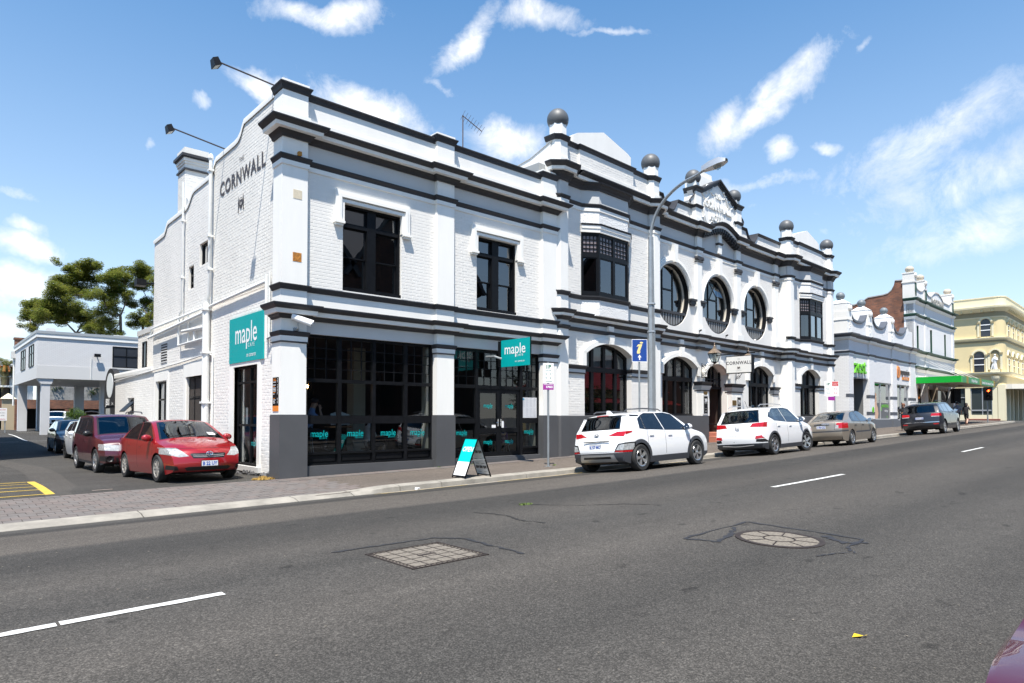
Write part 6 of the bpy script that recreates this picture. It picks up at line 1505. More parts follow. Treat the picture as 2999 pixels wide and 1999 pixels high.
mb=MB();add_text(mb,'PATRONS ONLY',lambda x,y,h:(4.97+x,65.94,1.78+y),.1,.9);add_text(mb,'AT ALL TIMES',lambda x,y,h:(4.97+x,65.94,1.58+y),.1,.9);Pl(mb,'black_lettering',MATS['dark_letter'],ps)
mb=MB();mb.box(-12,3.6,78,78.6,0,1.0);o=mb.build('low_hedge',mat('hedge_green',(.05,.09,.02),.8,noise=(8,.5,5),bump=(12,1,.1)));tag(o,'low clipped hedge at the far left of the yard','hedge')
brb=thing('red_brick_chimney','red brick chimney rising behind the wing roof','chimney',(10.4,111,0));mb=MB();mb.box(9.8,11.4,111,112,3,12.0);Pl(mb,'stack',M_redbr,brb)
mb=MB();mb.box(9.7,11.5,110.9,112.1,12.0,12.25);Pl(mb,'stack_cap',M_redbr,brb)
mb=MB();mb.tube([(6.42,73.2,6.9),(6.42,73.2,2.5)],.07,8);Pl(mb,'downpipe',M_pipe,wing);mb=MB();mb.box(6.2,6.6,72.9,73.6,6.7,7.3);Pl(mb,'rain_head',M_grey,wing)
sgl=thing('bracket_spotlight','black spotlight bracketed from the rear edge of the white side wall','floodlight',(6.4,27.6,6.5))
mb=MB();mb.box(6.02,6.35,27.5,27.9,6.38,6.62);mb.tube([(6.35,27.7,6.5),(6.65,27.45,6.5)],.03,6);Pl(mb,'lamp_head',M_black,sgl)
nb=thing('neighbour_building','tall brick building on the far side of the lane, out of the picture','building',(-5,40,0));mb=MB();mb.box(-12,1.15,29.6,51,-.3,11.2);Pl(mb,'wall',M_redbr,nb);mb=MB();mb.box(-12.2,1.3,29.4,51.2,11.2,11.45);Pl(mb,'parapet',M_grey,nb)
# ================================================================ vehicles
def lerp_pts(P,x):
 if x<=P[0][0]:return P[0][1]
 for(a,za),(b,zb)in zip(P,P[1:]):
  if x<=b:return za+(zb-za)*(x-a)/(b-a)if b>a else zb
 return P[-1][1]
def smooth_poly(P,it=2):                    # Chaikin corner cutting, keeping the ends
 for _ in range(it):
  Q=[P[0]]
  for a,b in zip(P,P[1:]):Q+=[(a[0]*.8+b[0]*.2,a[1]*.8+b[1]*.2),(a[0]*.2+b[0]*.8,a[1]*.2+b[1]*.8)]
  P=Q+[P[-1]]
 return P
def resample(P,step):
 out=[P[0]];acc=0
 for a,b in zip(P,P[1:]):
  l=math.hypot(b[0]-a[0],b[1]-a[1]);n=max(1,int(l/step))
  for i in range(1,n+1):out.append((a[0]+(b[0]-a[0])*i/n,a[1]+(b[1]-a[1])*i/n))
 return out
M_tyre=mat('tyre_rubber',(.018,.018,.018),.75,noise=(30,.2,3));M_rimd=mat('dark_wheel_well',(.008,.008,.008),.8);M_alloy=mat('alloy_wheel',(.55,.56,.57),.28,.85);M_hub=mat('wheel_trim',(.42,.40,.37),.4,.5)
M_clad=mat('grey_plastic_cladding',(.045,.048,.056),.55);M_trim=mat('black_trim',(.012,.012,.013),.35);M_seam=mat('panel_gap',(.01,.01,.01),.9);M_chrome=mat('chrome',(.75,.75,.77),.12,1)
M_cglass=glass_mat('car_glass',(.55,.62,.60),1.5,.5);M_cgdark=glass_mat('car_privacy_glass',(.3,.34,.38),1.55,.25)
M_red=mat('tail_lamp_red',(.42,.008,.012),.15,coat=1,noise=(40,.25,1));M_lamp=mat('head_lamp',(.36,.37,.37),.15,coat=1,noise=(18,.35,2));M_inter=mat('car_interior',(.030,.030,.032),.8);M_plate=mat('number_plate',(.70,.71,.74),.4);M_pblue=mat('plate_blue',(.03,.10,.42),.5);M_amber=mat('amber_lamp',(.70,.20,.02),.3);M_silver=mat('silver_trim',(.45,.45,.45),.4,.6)
def paint(name,c,metal=0.0,rough=.35):return mat(name,c,rough,metal,coat=1,back=(.02,.02,.02))
class CarBody:
 def __init__(s,sp):
  s.sp=sp;bm=s.bm=bmesh.new();s.lab=bm.faces.layers.int.new('lab');s.names={}
  W=sp['W']/2;zlow=sp.get('zlow',.2);belt=sp['belt'];tum=sp.get('tumble',.36);xF,xR=sp['xF'],sp['xR']
  prof=resample(smooth_poly(sp['top'],2),.055);rows=[]
  K1,K2,K3=9,6,8
  def wplan(x):
   f=max(0,(x-sp.get('tf',1.2))/(xF-sp.get('tf',1.2)));r=max(0,(sp.get('tr',-1.3)-x)/(sp.get('tr',-1.3)-xR));return W*(1-sp.get('kf',.10)*f**2.2-sp.get('kr',.09)*r**2.2)
  zmid=sp.get('zmid',.62)
  for x,zt in prof:
   ze=zt-sp.get('crown',.045)*(1 if zt>.75 else .4);zb=lerp_pts(belt,x);w=wplan(x);zl=zlow+sp.get('tuck',.1)*(max(0,(x-xF+.5)/.5)**2+max(0,(xR+.45-x)/.45)**2)
   ztopside=max(zl+.002,min(zb,ze));row=[]
   for i in range(K1):
    z=zl+(ztopside-zl)*i/(K1-1)
    k=1-.055*max(0,(zmid-z)/(zmid-zlow))**2-.035*max(0,(z-zmid)/(max(.2,zb-zmid)))**2
    sh=sp.get('shoulder',.0)*math.exp(-((z-zb+.07)/.05)**2)
    row.append((x,w*k+sh,z))
   yb_=row[-1][1]
   for i in range(1,K2+1):
    z=ztopside+max(0.0,ze-ztopside)*i/K2;row.append((x,yb_-tum*(z-ztopside)-.012*(1 if ze>zb else 0)*i/K2-(0 if ze>zb else .004*i),max(z,ztopside)))
   ye=row[-1][1];z0=row[-1][2]
   for i in range(1,K3+1):
    y=ye*(1-i/K3);row.append((x,y,z0+(max(zt,z0)-z0)*(1-(y/ye)**2.4)))
   rows.append(row)
  bow_f,bow_r=sp.get('bowf',.16),sp.get('bowr',.12)
  def warp(p):
   x,y,z=p;t=(y/W)**2
   if x>.7:x-=bow_f*t*sstep(.7,xF,x)
   if x<-.8:x+=bow_r*t*sstep(-.8,xR,x)
   return(x,y,z)
  V=[]
  for row in rows:
   full=[warp(p)for p in row]+[warp((x,-y,z))for x,y,z in reversed(row[:-1])];V.append([bm.verts.new(p)for p in full])
  for a,b in zip(V,V[1:]):
   for j in range(len(a)-1):
    try:bm.faces.new((a[j],b[j],b[j+1],a[j+1]))
    except ValueError:pass
  bmesh.ops.remove_doubles(bm,verts=bm.verts,dist=.0015);bm.normal_update()
  bmesh.ops.recalc_face_normals(bm,faces=bm.faces);bm.normal_update()
  up=sum(f.normal.z*f.calc_area()for f in bm.faces)
  if up<0:bmesh.ops.reverse_faces(bm,faces=bm.faces);bm.normal_update()
  s.names[0]='body'
 def cut(s,poly,view,name,filt=None):
  """poly convex; view 's' side (x,z), 'f' front / 'r' rear (y,z), 't' top (x,y)"""
  bm=s.bm;n=len(poly);area=sum(poly[i][0]*poly[(i+1)%n][1]-poly[(i+1)%n][0]*poly[i][1]for i in range(n))
  if area<0:poly=list(reversed(poly))
  ax={'s':(0,2),'f':(1,2),'r':(1,2),'t':(0,1)}[view]
  def ok(f):
   c=f.calc_center_median()
   if view=='s' and abs(f.normal.y)<.30:return False
   if view=='f' and not(c.x>.5 and f.normal.x>.12):return False
   if view=='r' and not(c.x<-.5 and f.normal.x<-.10):return False
   if view=='t' and f.normal.z<.12:return False
   return filt(c,f.normal)if filt else True
  lo=[min(p[k]for p in poly)for k in(0,1)];hi=[max(p[k]for p in poly)for k in(0,1)]
  cand=[]
  for f in bm.faces:
   vs=[v.co for v in f.verts]
   if max(v[ax[0]]for v in vs)<lo[0]or min(v[ax[0]]for v in vs)>hi[0]or max(v[ax[1]]for v in vs)<lo[1]or min(v[ax[1]]for v in vs)>hi[1]:continue
   if ok(f):cand.append(f)
  for i in range(n):
   a,b=poly[i],poly[(i+1)%n];co=[0,0,0];no=[0,0,0];co[ax[0]],co[ax[1]]=a;no[ax[0]],no[ax[1]]=(b[1]-a[1],-(b[0]-a[0]))
   if abs(no[ax[0]])+abs(no[ax[1]])<1e-9 or not cand:continue
   no=Vector(no).normalized();co=Vector(co)
   geom=list({*cand,*[e for f in cand for e in f.edges],*[v for f in cand for v in f.verts]})
   r=bmesh.ops.bisect_plane(bm,geom=geom,dist=1e-5,plane_co=co,plane_no=no)
   cand=[f for f in r['geom']if isinstance(f,bmesh.types.BMFace)and f.is_valid and(f.calc_center_median()-co).dot(no)<0]
  k=next((i for i,nm in s.names.items()if nm==name),None)
  if k is None:k=len(s.names);s.names[k]=name
  for f in cand:f[s.lab]=k
  return cand
 def finish(s,parent,mats):
  bm=s.bm;hole=[f for f in bm.faces if s.names[f[s.lab]]=='hole'];bmesh.ops.delete(bm,geom=hole,context='FACES')
  groups={}
  for f in bm.faces:groups.setdefault(f[s.lab],[]).append(f)
  base=None
  for k in sorted(groups):
   nm=s.names[k];faces=groups[k]
   pieces=[faces]
   if nm not in('body','window_trim'):
    left=set(faces);pieces=[]
    while left:
     st=[left.pop()];comp=[st[0]]
     while st:
      f=st.pop()
      for e in f.edges:
       for g in e.link_faces:
        if g in left:left.remove(g);comp.append(g);st.append(g)
     pieces.append(comp)
   for comp in pieces:
    if nm not in('body','panel_gap')and sum(f.calc_area()for f in comp)<.0006:continue
    idx={};vs=[];fs=[]
    for f in comp:
     q=[]
     for v in f.verts:
      if v not in idx:idx[v]=len(vs);vs.append(tuple(v.co+v.normal*{'window_trim':.002,'cladding':.008,'panel_gap':-.001}.get(nm,.001 if nm!='body' else 0)))
      q.append(idx[v])
     fs.append(q)
    me=bpy.data.meshes.new(nm);me.from_pydata(vs,[],fs);me.materials.append(mats.get(nm,MATS['black_trim']));smooth_mesh(me,38)
    o=link(nm,me,parent,True)
    if nm=='body':base=o
  bm.free();return base
def arch_poly(cx,r,zlow,rz):return[(cx-r,zlow-.4)]+[(cx-r*cos(t),rz+r*sin(t))for t in frange(0,pi,16)]+[(cx+r,zlow-.4)]
def make_wheel(r,w,style):
 """wheel about the local y axis, outside face towards -y"""
 t=MB();t.lathe((0,0,0),[(r*.66,w*.45),(r*.9,w*.5),(r*.985,w*.40),(r,w*.15),(r,-w*.15),(r*.985,-w*.40),(r*.92,-w*.5),(r*.70,-w*.48),(r*.66,-w*.42)],40,'y')
 for k in range(40):
  pass
 rim=MB();R=r*.68
 rim.lathe((0,0,0),[(R,-w*.42),(R*.97,-w*.47),(R*.9,-w*.44),(R*.88,-w*.2)],40,'y')
 n={'five':5,'multi':10,'turbine':5,'steel':7}[style]
 for k in range(n):
  a=2*pi*k/n+.3
  for da in((-.13,.13)if style=='five' else(0,)):
   c,s=cos(a+da),sin(a+da);wd={'five':.045,'multi':.05,'turbine':.085,'steel':.10}[style]*(r/.33);px,pz=-s*wd/2,c*wd/2;tw=.25 if style=='turbine' else 0
   c2,s2=cos(a+da+tw),sin(a+da+tw)
   p=[(.16*R*c+px*.7,.16*R*s+pz*.7),(.93*R*c2+px*(1.5 if style=='turbine' else 1),.93*R*s2+pz*(1.5 if style=='turbine' else 1)),(.93*R*c2-px,.93*R*s2-pz),(.16*R*c-px*.7,.16*R*s-pz*.7)]
   ids0=[rim.vert(x,-w*(.40 if i in(0,3)else .43),z)for i,(x,z)in enumerate(p)];ids1=[rim.vert(x,-w*.28,z)for x,z in p];rim.face(*ids0)
   for i in range(4):rim.face(ids0[i],ids1[i],ids1[(i+1)%4],ids0[(i+1)%4])
 rim.lathe((0,0,0),[(0,-w*.45),(.10*R,-w*.45),(.2*R,-w*.41),(.22*R,-w*.3)],20,'y')
 d=MB();d.lathe((0,0,0),[(R*.95,-w*.22),(R*.6,-w*.15),(0,-w*.15)],28,'y')
 return t,rim,d
def plate_text(parent,name,loc,rotz,txt,w=.36,h=.12,col=M_pblue):
 pl=group_part(name,parent);pl.location=loc;pl.rotation_euler=(0,0,rotz)
 mb=MB();mb.box(-w/2,w/2,0,.012,-h/2,h/2);mb.build('plate',M_plate,pl,local=True)
 mb=MB();mb.box(-w/2-.008,w/2+.008,.004,.014,-h/2-.008,h/2+.008);mb.build('plate_frame',M_trim,pl,local=True)
 mb=MB();add_text(mb,txt,lambda x,y,hh:(x,-.003,-h*.33+y),h*.95,.82,bold=.003);mb.build('plate_characters',col,pl,local=True)
def build_car(name,label,sp,loc,yaw,pitch=0,roll=0,group=None,mats=None):
 root=thing(name,label,'car',loc,group);root.rotation_mode='XYZ'
 root.matrix_world=Matrix.Translation(Vector(loc))@Matrix.Rotation(yaw,4,'Z')@Matrix.Rotation(-pitch,4,'Y')@Matrix.Rotation(roll,4,'X')
 pm=sp['paint'];r,xf,xr,tr=sp['r'],sp['xf'],sp['xr'],sp['track']/2;ra=r*sp.get('arch',1.16);zlow=sp.get('zlow',.2)
 cb=CarBody(sp)
 ML={'body':pm,'cladding':M_clad,'window_trim':M_trim,'windscreen':M_cglass,'side_window':sp.get('sglass',M_cgdark),'rear_window':sp.get('rglass',M_cgdark),'head_lamp':M_lamp,'tail_lamp':M_red,'grille':M_trim,'panel_gap':M_seam,'lower_intake':M_trim,'bumper_trim':M_clad,'skid_plate':M_silver,'amber_lamp':M_amber,'fog_lamp':M_red,'lamp_trim':M_trim,'reverse_lamp':M_lamp,'roof_panel':M_trim,'chrome_strip':M_chrome}
 if mats:ML.update(mats)
 if sp.get('clad'):
  cz=sp['clad'];cb.cut([(sp['xR']-.3,0),(sp['xF']+.3,0),(sp['xF']+.3,cz),(sp['xR']-.3,cz)],'s','cladding')
  cb.cut([(-2,0),(2,0),(2,sp.get('cladr',cz)),(-2,sp.get('cladr',cz))],'r','cladding');cb.cut([(-2,0),(2,0),(2,sp.get('cladf',cz)),(-2,sp.get('cladf',cz))],'f','cladding')
  for x in(xf,xr):cb.cut(arch_poly(x,ra+sp.get('cladw',.075),zlow,r),'s','cladding')
 for ops in sp.get('cuts',[]):cb.cut(*ops)
 for poly in sp['wins']:
  c=(sum(p[0]for p in poly)/len(poly),sum(p[1]for p in poly)/len(poly))
  if sp.get('trim',1):cb.cut([(x+(.022 if x>c[0]else-.022),z+(.02 if z>c[1]else-.02))for x,z in poly],'s','window_trim')
 for poly in sp['wins']:cb.cut(poly,'s','side_window')
 a,b,ya,yb_=sp['ws']               # windscreen from x=a (top) to x=b (base), half widths
 cb.cut([(a-.03,-ya-.04),(b+.03,-yb_-.05),(b+.03,yb_+.05),(a-.03,ya+.04)],'t','window_trim');cb.cut([(a,-ya),(b,-yb_),(b,yb_),(a,ya)],'t','windscreen')
 if 'rw' in sp:
  v=sp['rw'][0];poly=sp['rw'][1];c=(sum(p[0]for p in poly)/len(poly),sum(p[1]for p in poly)/len(poly));flt=(lambda c_,n_:c_.x<-.4)
  cb.cut([(x+(.03 if x>c[0]else-.03),z+(.03 if z>c[1]else-.03))for x,z in poly],v,'window_trim',flt);cb.cut(poly,v,'rear_window',flt)
 for x,z0,z1 in sp.get('seams',[]):cb.cut([(x-.006,z0),(x+.006,z0),(x+.006,z1),(x-.006,z1)],'s','panel_gap',lambda c_,n_:abs(n_.y)>.5)
 for x in(xf,xr):cb.cut(arch_poly(x,ra,zlow,r),'s','hole',lambda c_,n_:abs(c_.y)>.3)
 body=cb.finish(root,ML)
 # wheel wells, underbody and cabin floor
 mb=MB();Wh=sp['W']/2
 for x in(xf,xr):
  for sg in(-1,1):mb.strip([[(x-(ra+.01)*cos(t),sg*(Wh-.05),r+(ra+.01)*sin(t)),(x-(ra+.01)*cos(t),sg*(Wh-.42),r+(ra+.01)*sin(t))]for t in frange(-.35,pi+.35,16)]);mb.poly([(x-ra*cos(t),sg*(Wh-.42),r+ra*sin(t))for t in frange(-.35,pi+.35,14)])
 mb.box(sp['xR']+.25,sp['xF']-.3,-Wh+.45,Wh-.45,zlow,zlow+.25);mb.box(xr+ra+.02,xf-ra-.02,-Wh+.1,Wh-.1,zlow,zlow+.05);mb.build('wheel_wells',M_rimd,root,local=True)
 mb=MB();zb=lerp_pts(sp['belt'],0);fx=sp['ws'][1]-.05;rx=sp.get('cab',xr-.1)
 mb.box(rx,fx,-Wh+.12,Wh-.12,.42,.46);mb.box(fx-.35,fx+.02,-Wh+.12,Wh-.12,.5,zb-.03);mb.box(rx-.1,rx+.3,-Wh+.15,Wh-.15,.45,zb-.02)
 for x0 in sp.get('seats',(.1,-.75)):
  for y in(-.36,.36):
   mb.strip([[(x0-.28+q*.02,y-w_,z),(x0-.28+q*.02,y+w_,z)]for z,w_,q in((.5,.24,4),(.8,.25,1),(1.02,.23,0),(1.05,.12,0),(1.10,.10,0),(1.14,.14,0),(1.27,.13,-1),(1.29,.05,-1))]);mb.box(x0-.38,x0-.27,y-.22,y+.22,.5,1.02);mb.box(x0-.25,x0+.25,y-.24,y+.24,.46,.62)
 mb.build('cabin_interior',M_inter,root,local=True)
 sw=MB();sy=-.36;cx=fx-.42;sw.tube([(cx+.06*sin(t),sy+.18*cos(t),zb+.0+.17*sin(t))for t in frange(0,2*pi,18)],.015,6);sw.build('steering_wheel',M_trim,root,local=True)
 tm,rm,dm=make_wheel(r,sp.get('tw',.21),sp.get('wheel','five'));proto=None
 for x in(xf,xr):
  for sg in(-1,1):
   wh=group_part('wheel',root);wh.location=(x,sg*(tr),r);wh.rotation_euler=(0,random.uniform(0,6),0 if sg<0 else pi);
   if x==xf and sp.get('steer'):wh.rotation_euler=(0,0,(0 if sg<0 else pi)+sp['steer'])
   if proto is None:proto=[tm.build('tyre',M_tyre,wh,smooth=40,local=True),rm.build('rim',sp.get('rimmat',M_alloy),wh,smooth=35,local=True),dm.build('brake_disc',M_rimd,wh,local=True)]
   else:
    for p in proto:o=bpy.data.objects.new(p.name.split('.')[0],p.data);COL.objects.link(o);o.parent=wh
 # mirrors, handles
 mx,mz=sp['mirror']
 yw=sp['W']/2
 for sg in(-1,1):
  mb=MB();mb.lathe((mx,sg*(yw+.06),mz),[(0,-.075),(.06,-.06),(.085,-.01),(.08,.04),(.05,.065),(0,.07)],12,'x')
  for k,v in enumerate(mb.v):mb.v[k]=(v[0],sg*(yw+.06)+(v[1]-sg*(yw+.06))*1.35,v[2])
  mb.tube([(mx,sg*(yw-.09),mz-.05),(mx,sg*(yw+.03),mz-.03)],.03,6);mb.build('mirror',sp.get('mirmat',pm),root,smooth=50,local=True)
  mb=MB();mb.lathe((mx-.072,sg*(yw+.06),mz),[(0,0),(.085,0)],12,'x');mb.build('mirror_glass',M_chrome,root,local=True)
  for hx,hz in sp['handles']:
   mb=MB();y_=sg*(yw-sp.get('hin',.02));mb.box(hx-.09,hx+.09,min(y_,y_+sg*.03),max(y_,y_+sg*.03),hz-.017,hz+.017);mb.build('door_handle',sp.get('hmat',pm),root,local=True)
 return root
# ---- ground pose on the street (X along the street): wheels on the road surface, parallel to the bend
def street_pose(X,v):
 yaw=math.atan(BEND*sstep(12,19,X));Y=v+yb(X);pitch=math.atan((zroad(X+1.3,v)-zroad(X-1.3,v))/2.6);roll=math.atan((zroad(X,v+.75)-zroad(X,v-.75))/1.5)
 return(X,Y,(zroad(X,v+.75)+zroad(X,v-.75))/2),yaw,pitch,roll
# ---- white SUV with grey cladding, seen from behind
P_white=paint('white_car_paint',(.80,.81,.82),rough=.3)
kona=dict(paint=P_white,W=1.80,xF=2.10,xR=-2.10,xf=1.24,xr=-1.36,r=.338,track=1.60,zlow=.20,tw=.225,wheel='five',arch=1.13,crown=.05,tumble=.40,kf=.12,kr=.10,
 top=[(-1.98,.24),(-2.08,.36),(-2.10,.58),(-2.04,.80),(-1.99,.98),(-1.93,1.10),(-1.70,1.43),(-1.72,1.475),(-1.30,1.535),(-.55,1.565),(.10,1.555),(.42,1.49),(1.05,1.10),(1.20,1.04),(1.75,.95),(2.0,.82),(2.08,.66),(2.10,.45),(2.02,.25)],
 belt=[(-2.1,1.12),(-1.5,1.10),(-.9,1.04),(0,1.00),(1.1,.97),(2.1,.85)],clad=.36,cladr=.50,cladw=.09,shoulder=.012,
 wins=[[(-1.32,1.10),(-1.12,1.07),(-1.10,1.40),(-1.24,1.32)],[(-1.07,1.07),(-.28,1.035),(-.42,1.46),(-.85,1.465),(-1.05,1.41)],[(-.20,1.03),(.88,1.0),(.86,1.06),(.34,1.42),(.05,1.47),(-.34,1.46)]],
 ws=(.40,1.02,.50,.66),rw=('r',[(-.62,1.12),(.62,1.12),(.54,1.42),(-.54,1.42)]),seams=[(-.24,.40,1.03),(.93,.42,.98),(-1.02,.62,1.06)],mirror=(.78,1.07),handles=[(-.86,.90),(-.02,.88)],steer=.0,cab=-1.5,
 cuts=[([(.34,.93),(.80,.90),(.84,1.03),(.60,1.03)],'r','tail_lamp'),([(-.34,.93),(-.80,.90),(-.84,1.03),(-.60,1.03)],'r','tail_lamp'),([(-2.05,.91),(-1.66,.99),(-1.62,1.03),(-2.05,1.03)],'s','tail_lamp'),
          ([(.56,.51),(.92,.50),(.92,.76),(.66,.72)],'r','lamp_trim'),([(-.56,.51),(-.92,.50),(-.92,.76),(-.66,.72)],'r','lamp_trim'),([(-2.1,.52),(-1.93,.60),(-1.88,.70),(-2.1,.69)],'s','lamp_trim'),
          ([(.62,.57),(.88,.56),(.88,.72),(.69,.69)],'r','reverse_lamp'),([(-.62,.57),(-.88,.56),(-.88,.72),(-.69,.69)],'r','reverse_lamp'),([(.58,.515),(.9,.505),(.9,.55),(.60,.555)],'r','fog_lamp'),([(-.58,.515),(-.9,.505),(-.9,.55),(-.60,.555)],'r','fog_lamp'),
          ([(-.62,.27),(.62,.27),(.55,.47),(-.55,.47)],'r','skid_plate'),([(-.46,.35),(.46,.35),(.44,.41),(-.44,.41)],'r','grille'),([(-.7,1.425),(.7,1.425),(.7,1.44),(-.7,1.44)],'r','window_trim'),([(-.2,1.45),(.2,1.45),(.2,1.475),(-.2,1.475)],'r','tail_lamp'),([(-1.52,1.40),(-1.18,1.40),(-1.12,1.44),(-1.55,1.45)],'s','roof_panel'),([(0.696,0.53),(0.704,0.53),(0.704,0.9),(0.696,0.9)],'r','panel_gap'),([(-0.704,0.53),(-0.696,0.53),(-0.696,0.9),(-0.704,0.9)],'r','panel_gap'),([(-0.7,0.521),(0.7,0.521),(0.7,0.529),(-0.7,0.529)],'r','panel_gap')])
loc,yaw,pi_,ro=street_pose(15.12,11.18)
k1=build_car('parked_suv','white SUV with dark grey wheel-arch cladding parked nearest by the kerb',kona,loc,yaw,pi_,ro,'cars parked along the kerb')
plate_text(k1,'number_plate',(-2.085,0.02,.66),-pi/2,'K 57 MC')
def rails(root,x0,x1,y,z,m):
 for sg in(-1,1):mb=MB();mb.tube([(x0,sg*y,z-.05),(x0+.12,sg*y,z),((x0+x1)/2,sg*y,z+.015),(x1-.12,sg*y,z-.01),(x1,sg*y,z-.06)],.016,6);mb.build('roof_rail',m,root,smooth=50,local=True)
rails(k1,-1.45,.15,.52,1.60,M_clad)
mb=MB();mb.prism([(-1.52,1.51),(-1.30,1.53),(-1.42,1.60),(-1.50,1.60)],-.02,.02);mb.build('antenna_fin',P_white,k1,local=True)
mb=MB();mb.box(-2.05,-2.02,-.3,.3,.81,.83)if False else mb.tube([(-2.045,-.42,.80),(-2.065,0,.80),(-2.045,.42,.80)],.012,6);mb.build('tailgate_strip',M_trim,k1,local=True)
mb=MB();mb.tube([(-2.012+.002,.07*cos(t),.955+.042*sin(t))for t in frange(0,2*pi,20)],.008,5);mb.tube([(-2.014,-.035,.93),(-2.01,-.02,.985)],.008,5);mb.tube([(-2.014,.02,.93),(-2.01,.035,.985)],.008,5);mb.tube([(-2.014,-.03,.955),(-2.012,.03,.96)],.008,5);mb.build('badge',M_chrome,k1,local=True)
mb=MB();mb.tube([(-1.9,-.3,.28),(-1.9,.55,.27)],.05,8);mb.build('exhaust_silencer',mat('rusty_steel',(.16,.11,.07),.6,.5),k1,local=True)
# ---- second white SUV
mg=dict(paint=P_white,W=1.81,xF=2.15,xR=-2.16,xf=1.26,xr=-1.325,r=.345,track=1.58,zlow=.20,wheel='turbine',rimmat=mat('diamond_cut_alloy',(.45,.46,.48),.25,.8),arch=1.14,crown=.05,tumble=.38,kf=.12,kr=.10,steer=-.32,
 top=[(-2.05,.26),(-2.14,.38),(-2.16,.60),(-2.10,.86),(-2.03,1.10),(-1.75,1.50),(-1.78,1.55),(-1.35,1.61),(-.5,1.65),(.1,1.63),(.45,1.55),(1.08,1.14),(1.25,1.08),(1.85,.98),(2.06,.84),(2.14,.64),(2.15,.42),(2.06,.26)],
 belt=[(-2.1,1.18),(-1.5,1.18),(-.9,1.09),(0,1.05),(1.1,1.01),(2.1,.88)],clad=.34,cladr=.42,cladw=.06,shoulder=.012,sglass=M_cglass,rglass=M_cglass,
 wins=[[(-1.56,1.29),(-1.28,1.17),(-1.24,1.43),(-1.40,1.39)],[(-1.24,1.16),(-.32,1.09),(-.48,1.54),(-.95,1.54),(-1.20,1.45)],[(-.24,1.085),(.88,1.05),(.86,1.10),(.32,1.50),(0,1.55),(-.40,1.545)]],
 ws=(.44,1.05,.52,.68),rw=('r',[(-.66,1.13),(.66,1.13),(.56,1.49),(-.56,1.49)]),seams=[(-.28,.40,1.08),(.93,.42,1.0),(-1.1,.66,1.14)],mirror=(.78,1.13),handles=[(-.95,.96),(-.05,.94)],cab=-1.5,
 cuts=[([(.40,.96),(.86,.94),(.86,1.10),(.48,1.08)],'r','tail_lamp'),([(-.40,.96),(-.86,.94),(-.86,1.10),(-.48,1.08)],'r','tail_lamp'),([(-2.15,.95),(-1.82,.98),(-1.70,1.10),(-2.15,1.09)],'s','tail_lamp'),
          ([(.58,.56),(.84,.58),(.80,.68),(.60,.66)],'r','fog_lamp'),([(-.58,.56),(-.84,.58),(-.80,.68),(-.60,.66)],'r','fog_lamp'),([(.60,.47),(.88,.45),(.84,.56),(.62,.56)],'r','lamp_trim'),([(-.60,.47),(-.88,.45),(-.84,.56),(-.62,.56)],'r','lamp_trim'),([(0.716,0.7),(0.724,0.7),(0.724,1.1),(0.716,1.1)],'r','panel_gap'),([(-0.724,0.7),(-0.716,0.7),(-0.716,1.1),(-0.724,1.1)],'r','panel_gap'),([(-0.72,0.686),(0.72,0.686),(0.72,0.694),(-0.72,0.694)],'r','panel_gap')])
loc,yaw,pi_,ro=street_pose(22.5,11.12)
k2=build_car('parked_suv','white SUV with silver roof rails parked between the grey-clad SUV and the gold sedan',mg,loc,yaw,pi_,ro,'cars parked along the kerb')
plate_text(k2,'number_plate',(-2.145,.02,.54),-pi/2,'JMJ-48',col=MATS['dark_letter']);rails(k2,-1.55,.2,.54,1.70,M_silver)
mb=MB();mb.tube([(-1.45,-.1,1.6),(-1.62,-.1,1.85)],.006,5);mb.build('aerial',M_trim,k2,local=True)
mb=MB();mb.tube([(-2.112+.01*cos(t),.075*cos(t),.95+.075*sin(t))for t in frange(0,2*pi,8)],.008,5);add_text(mb,'MG',lambda x,y,h:(-2.118,-x,.92+y),.09,.8);mb.build('badge',M_chrome,k2,local=True)
mb=MB();mb.tube([(-2.155,-.55,.36),(-2.165,-.1,.33),(-2.165,.1,.33),(-2.155,.55,.36)],.012,6);mb.build('diffuser_strip',M_silver,k2,local=True)
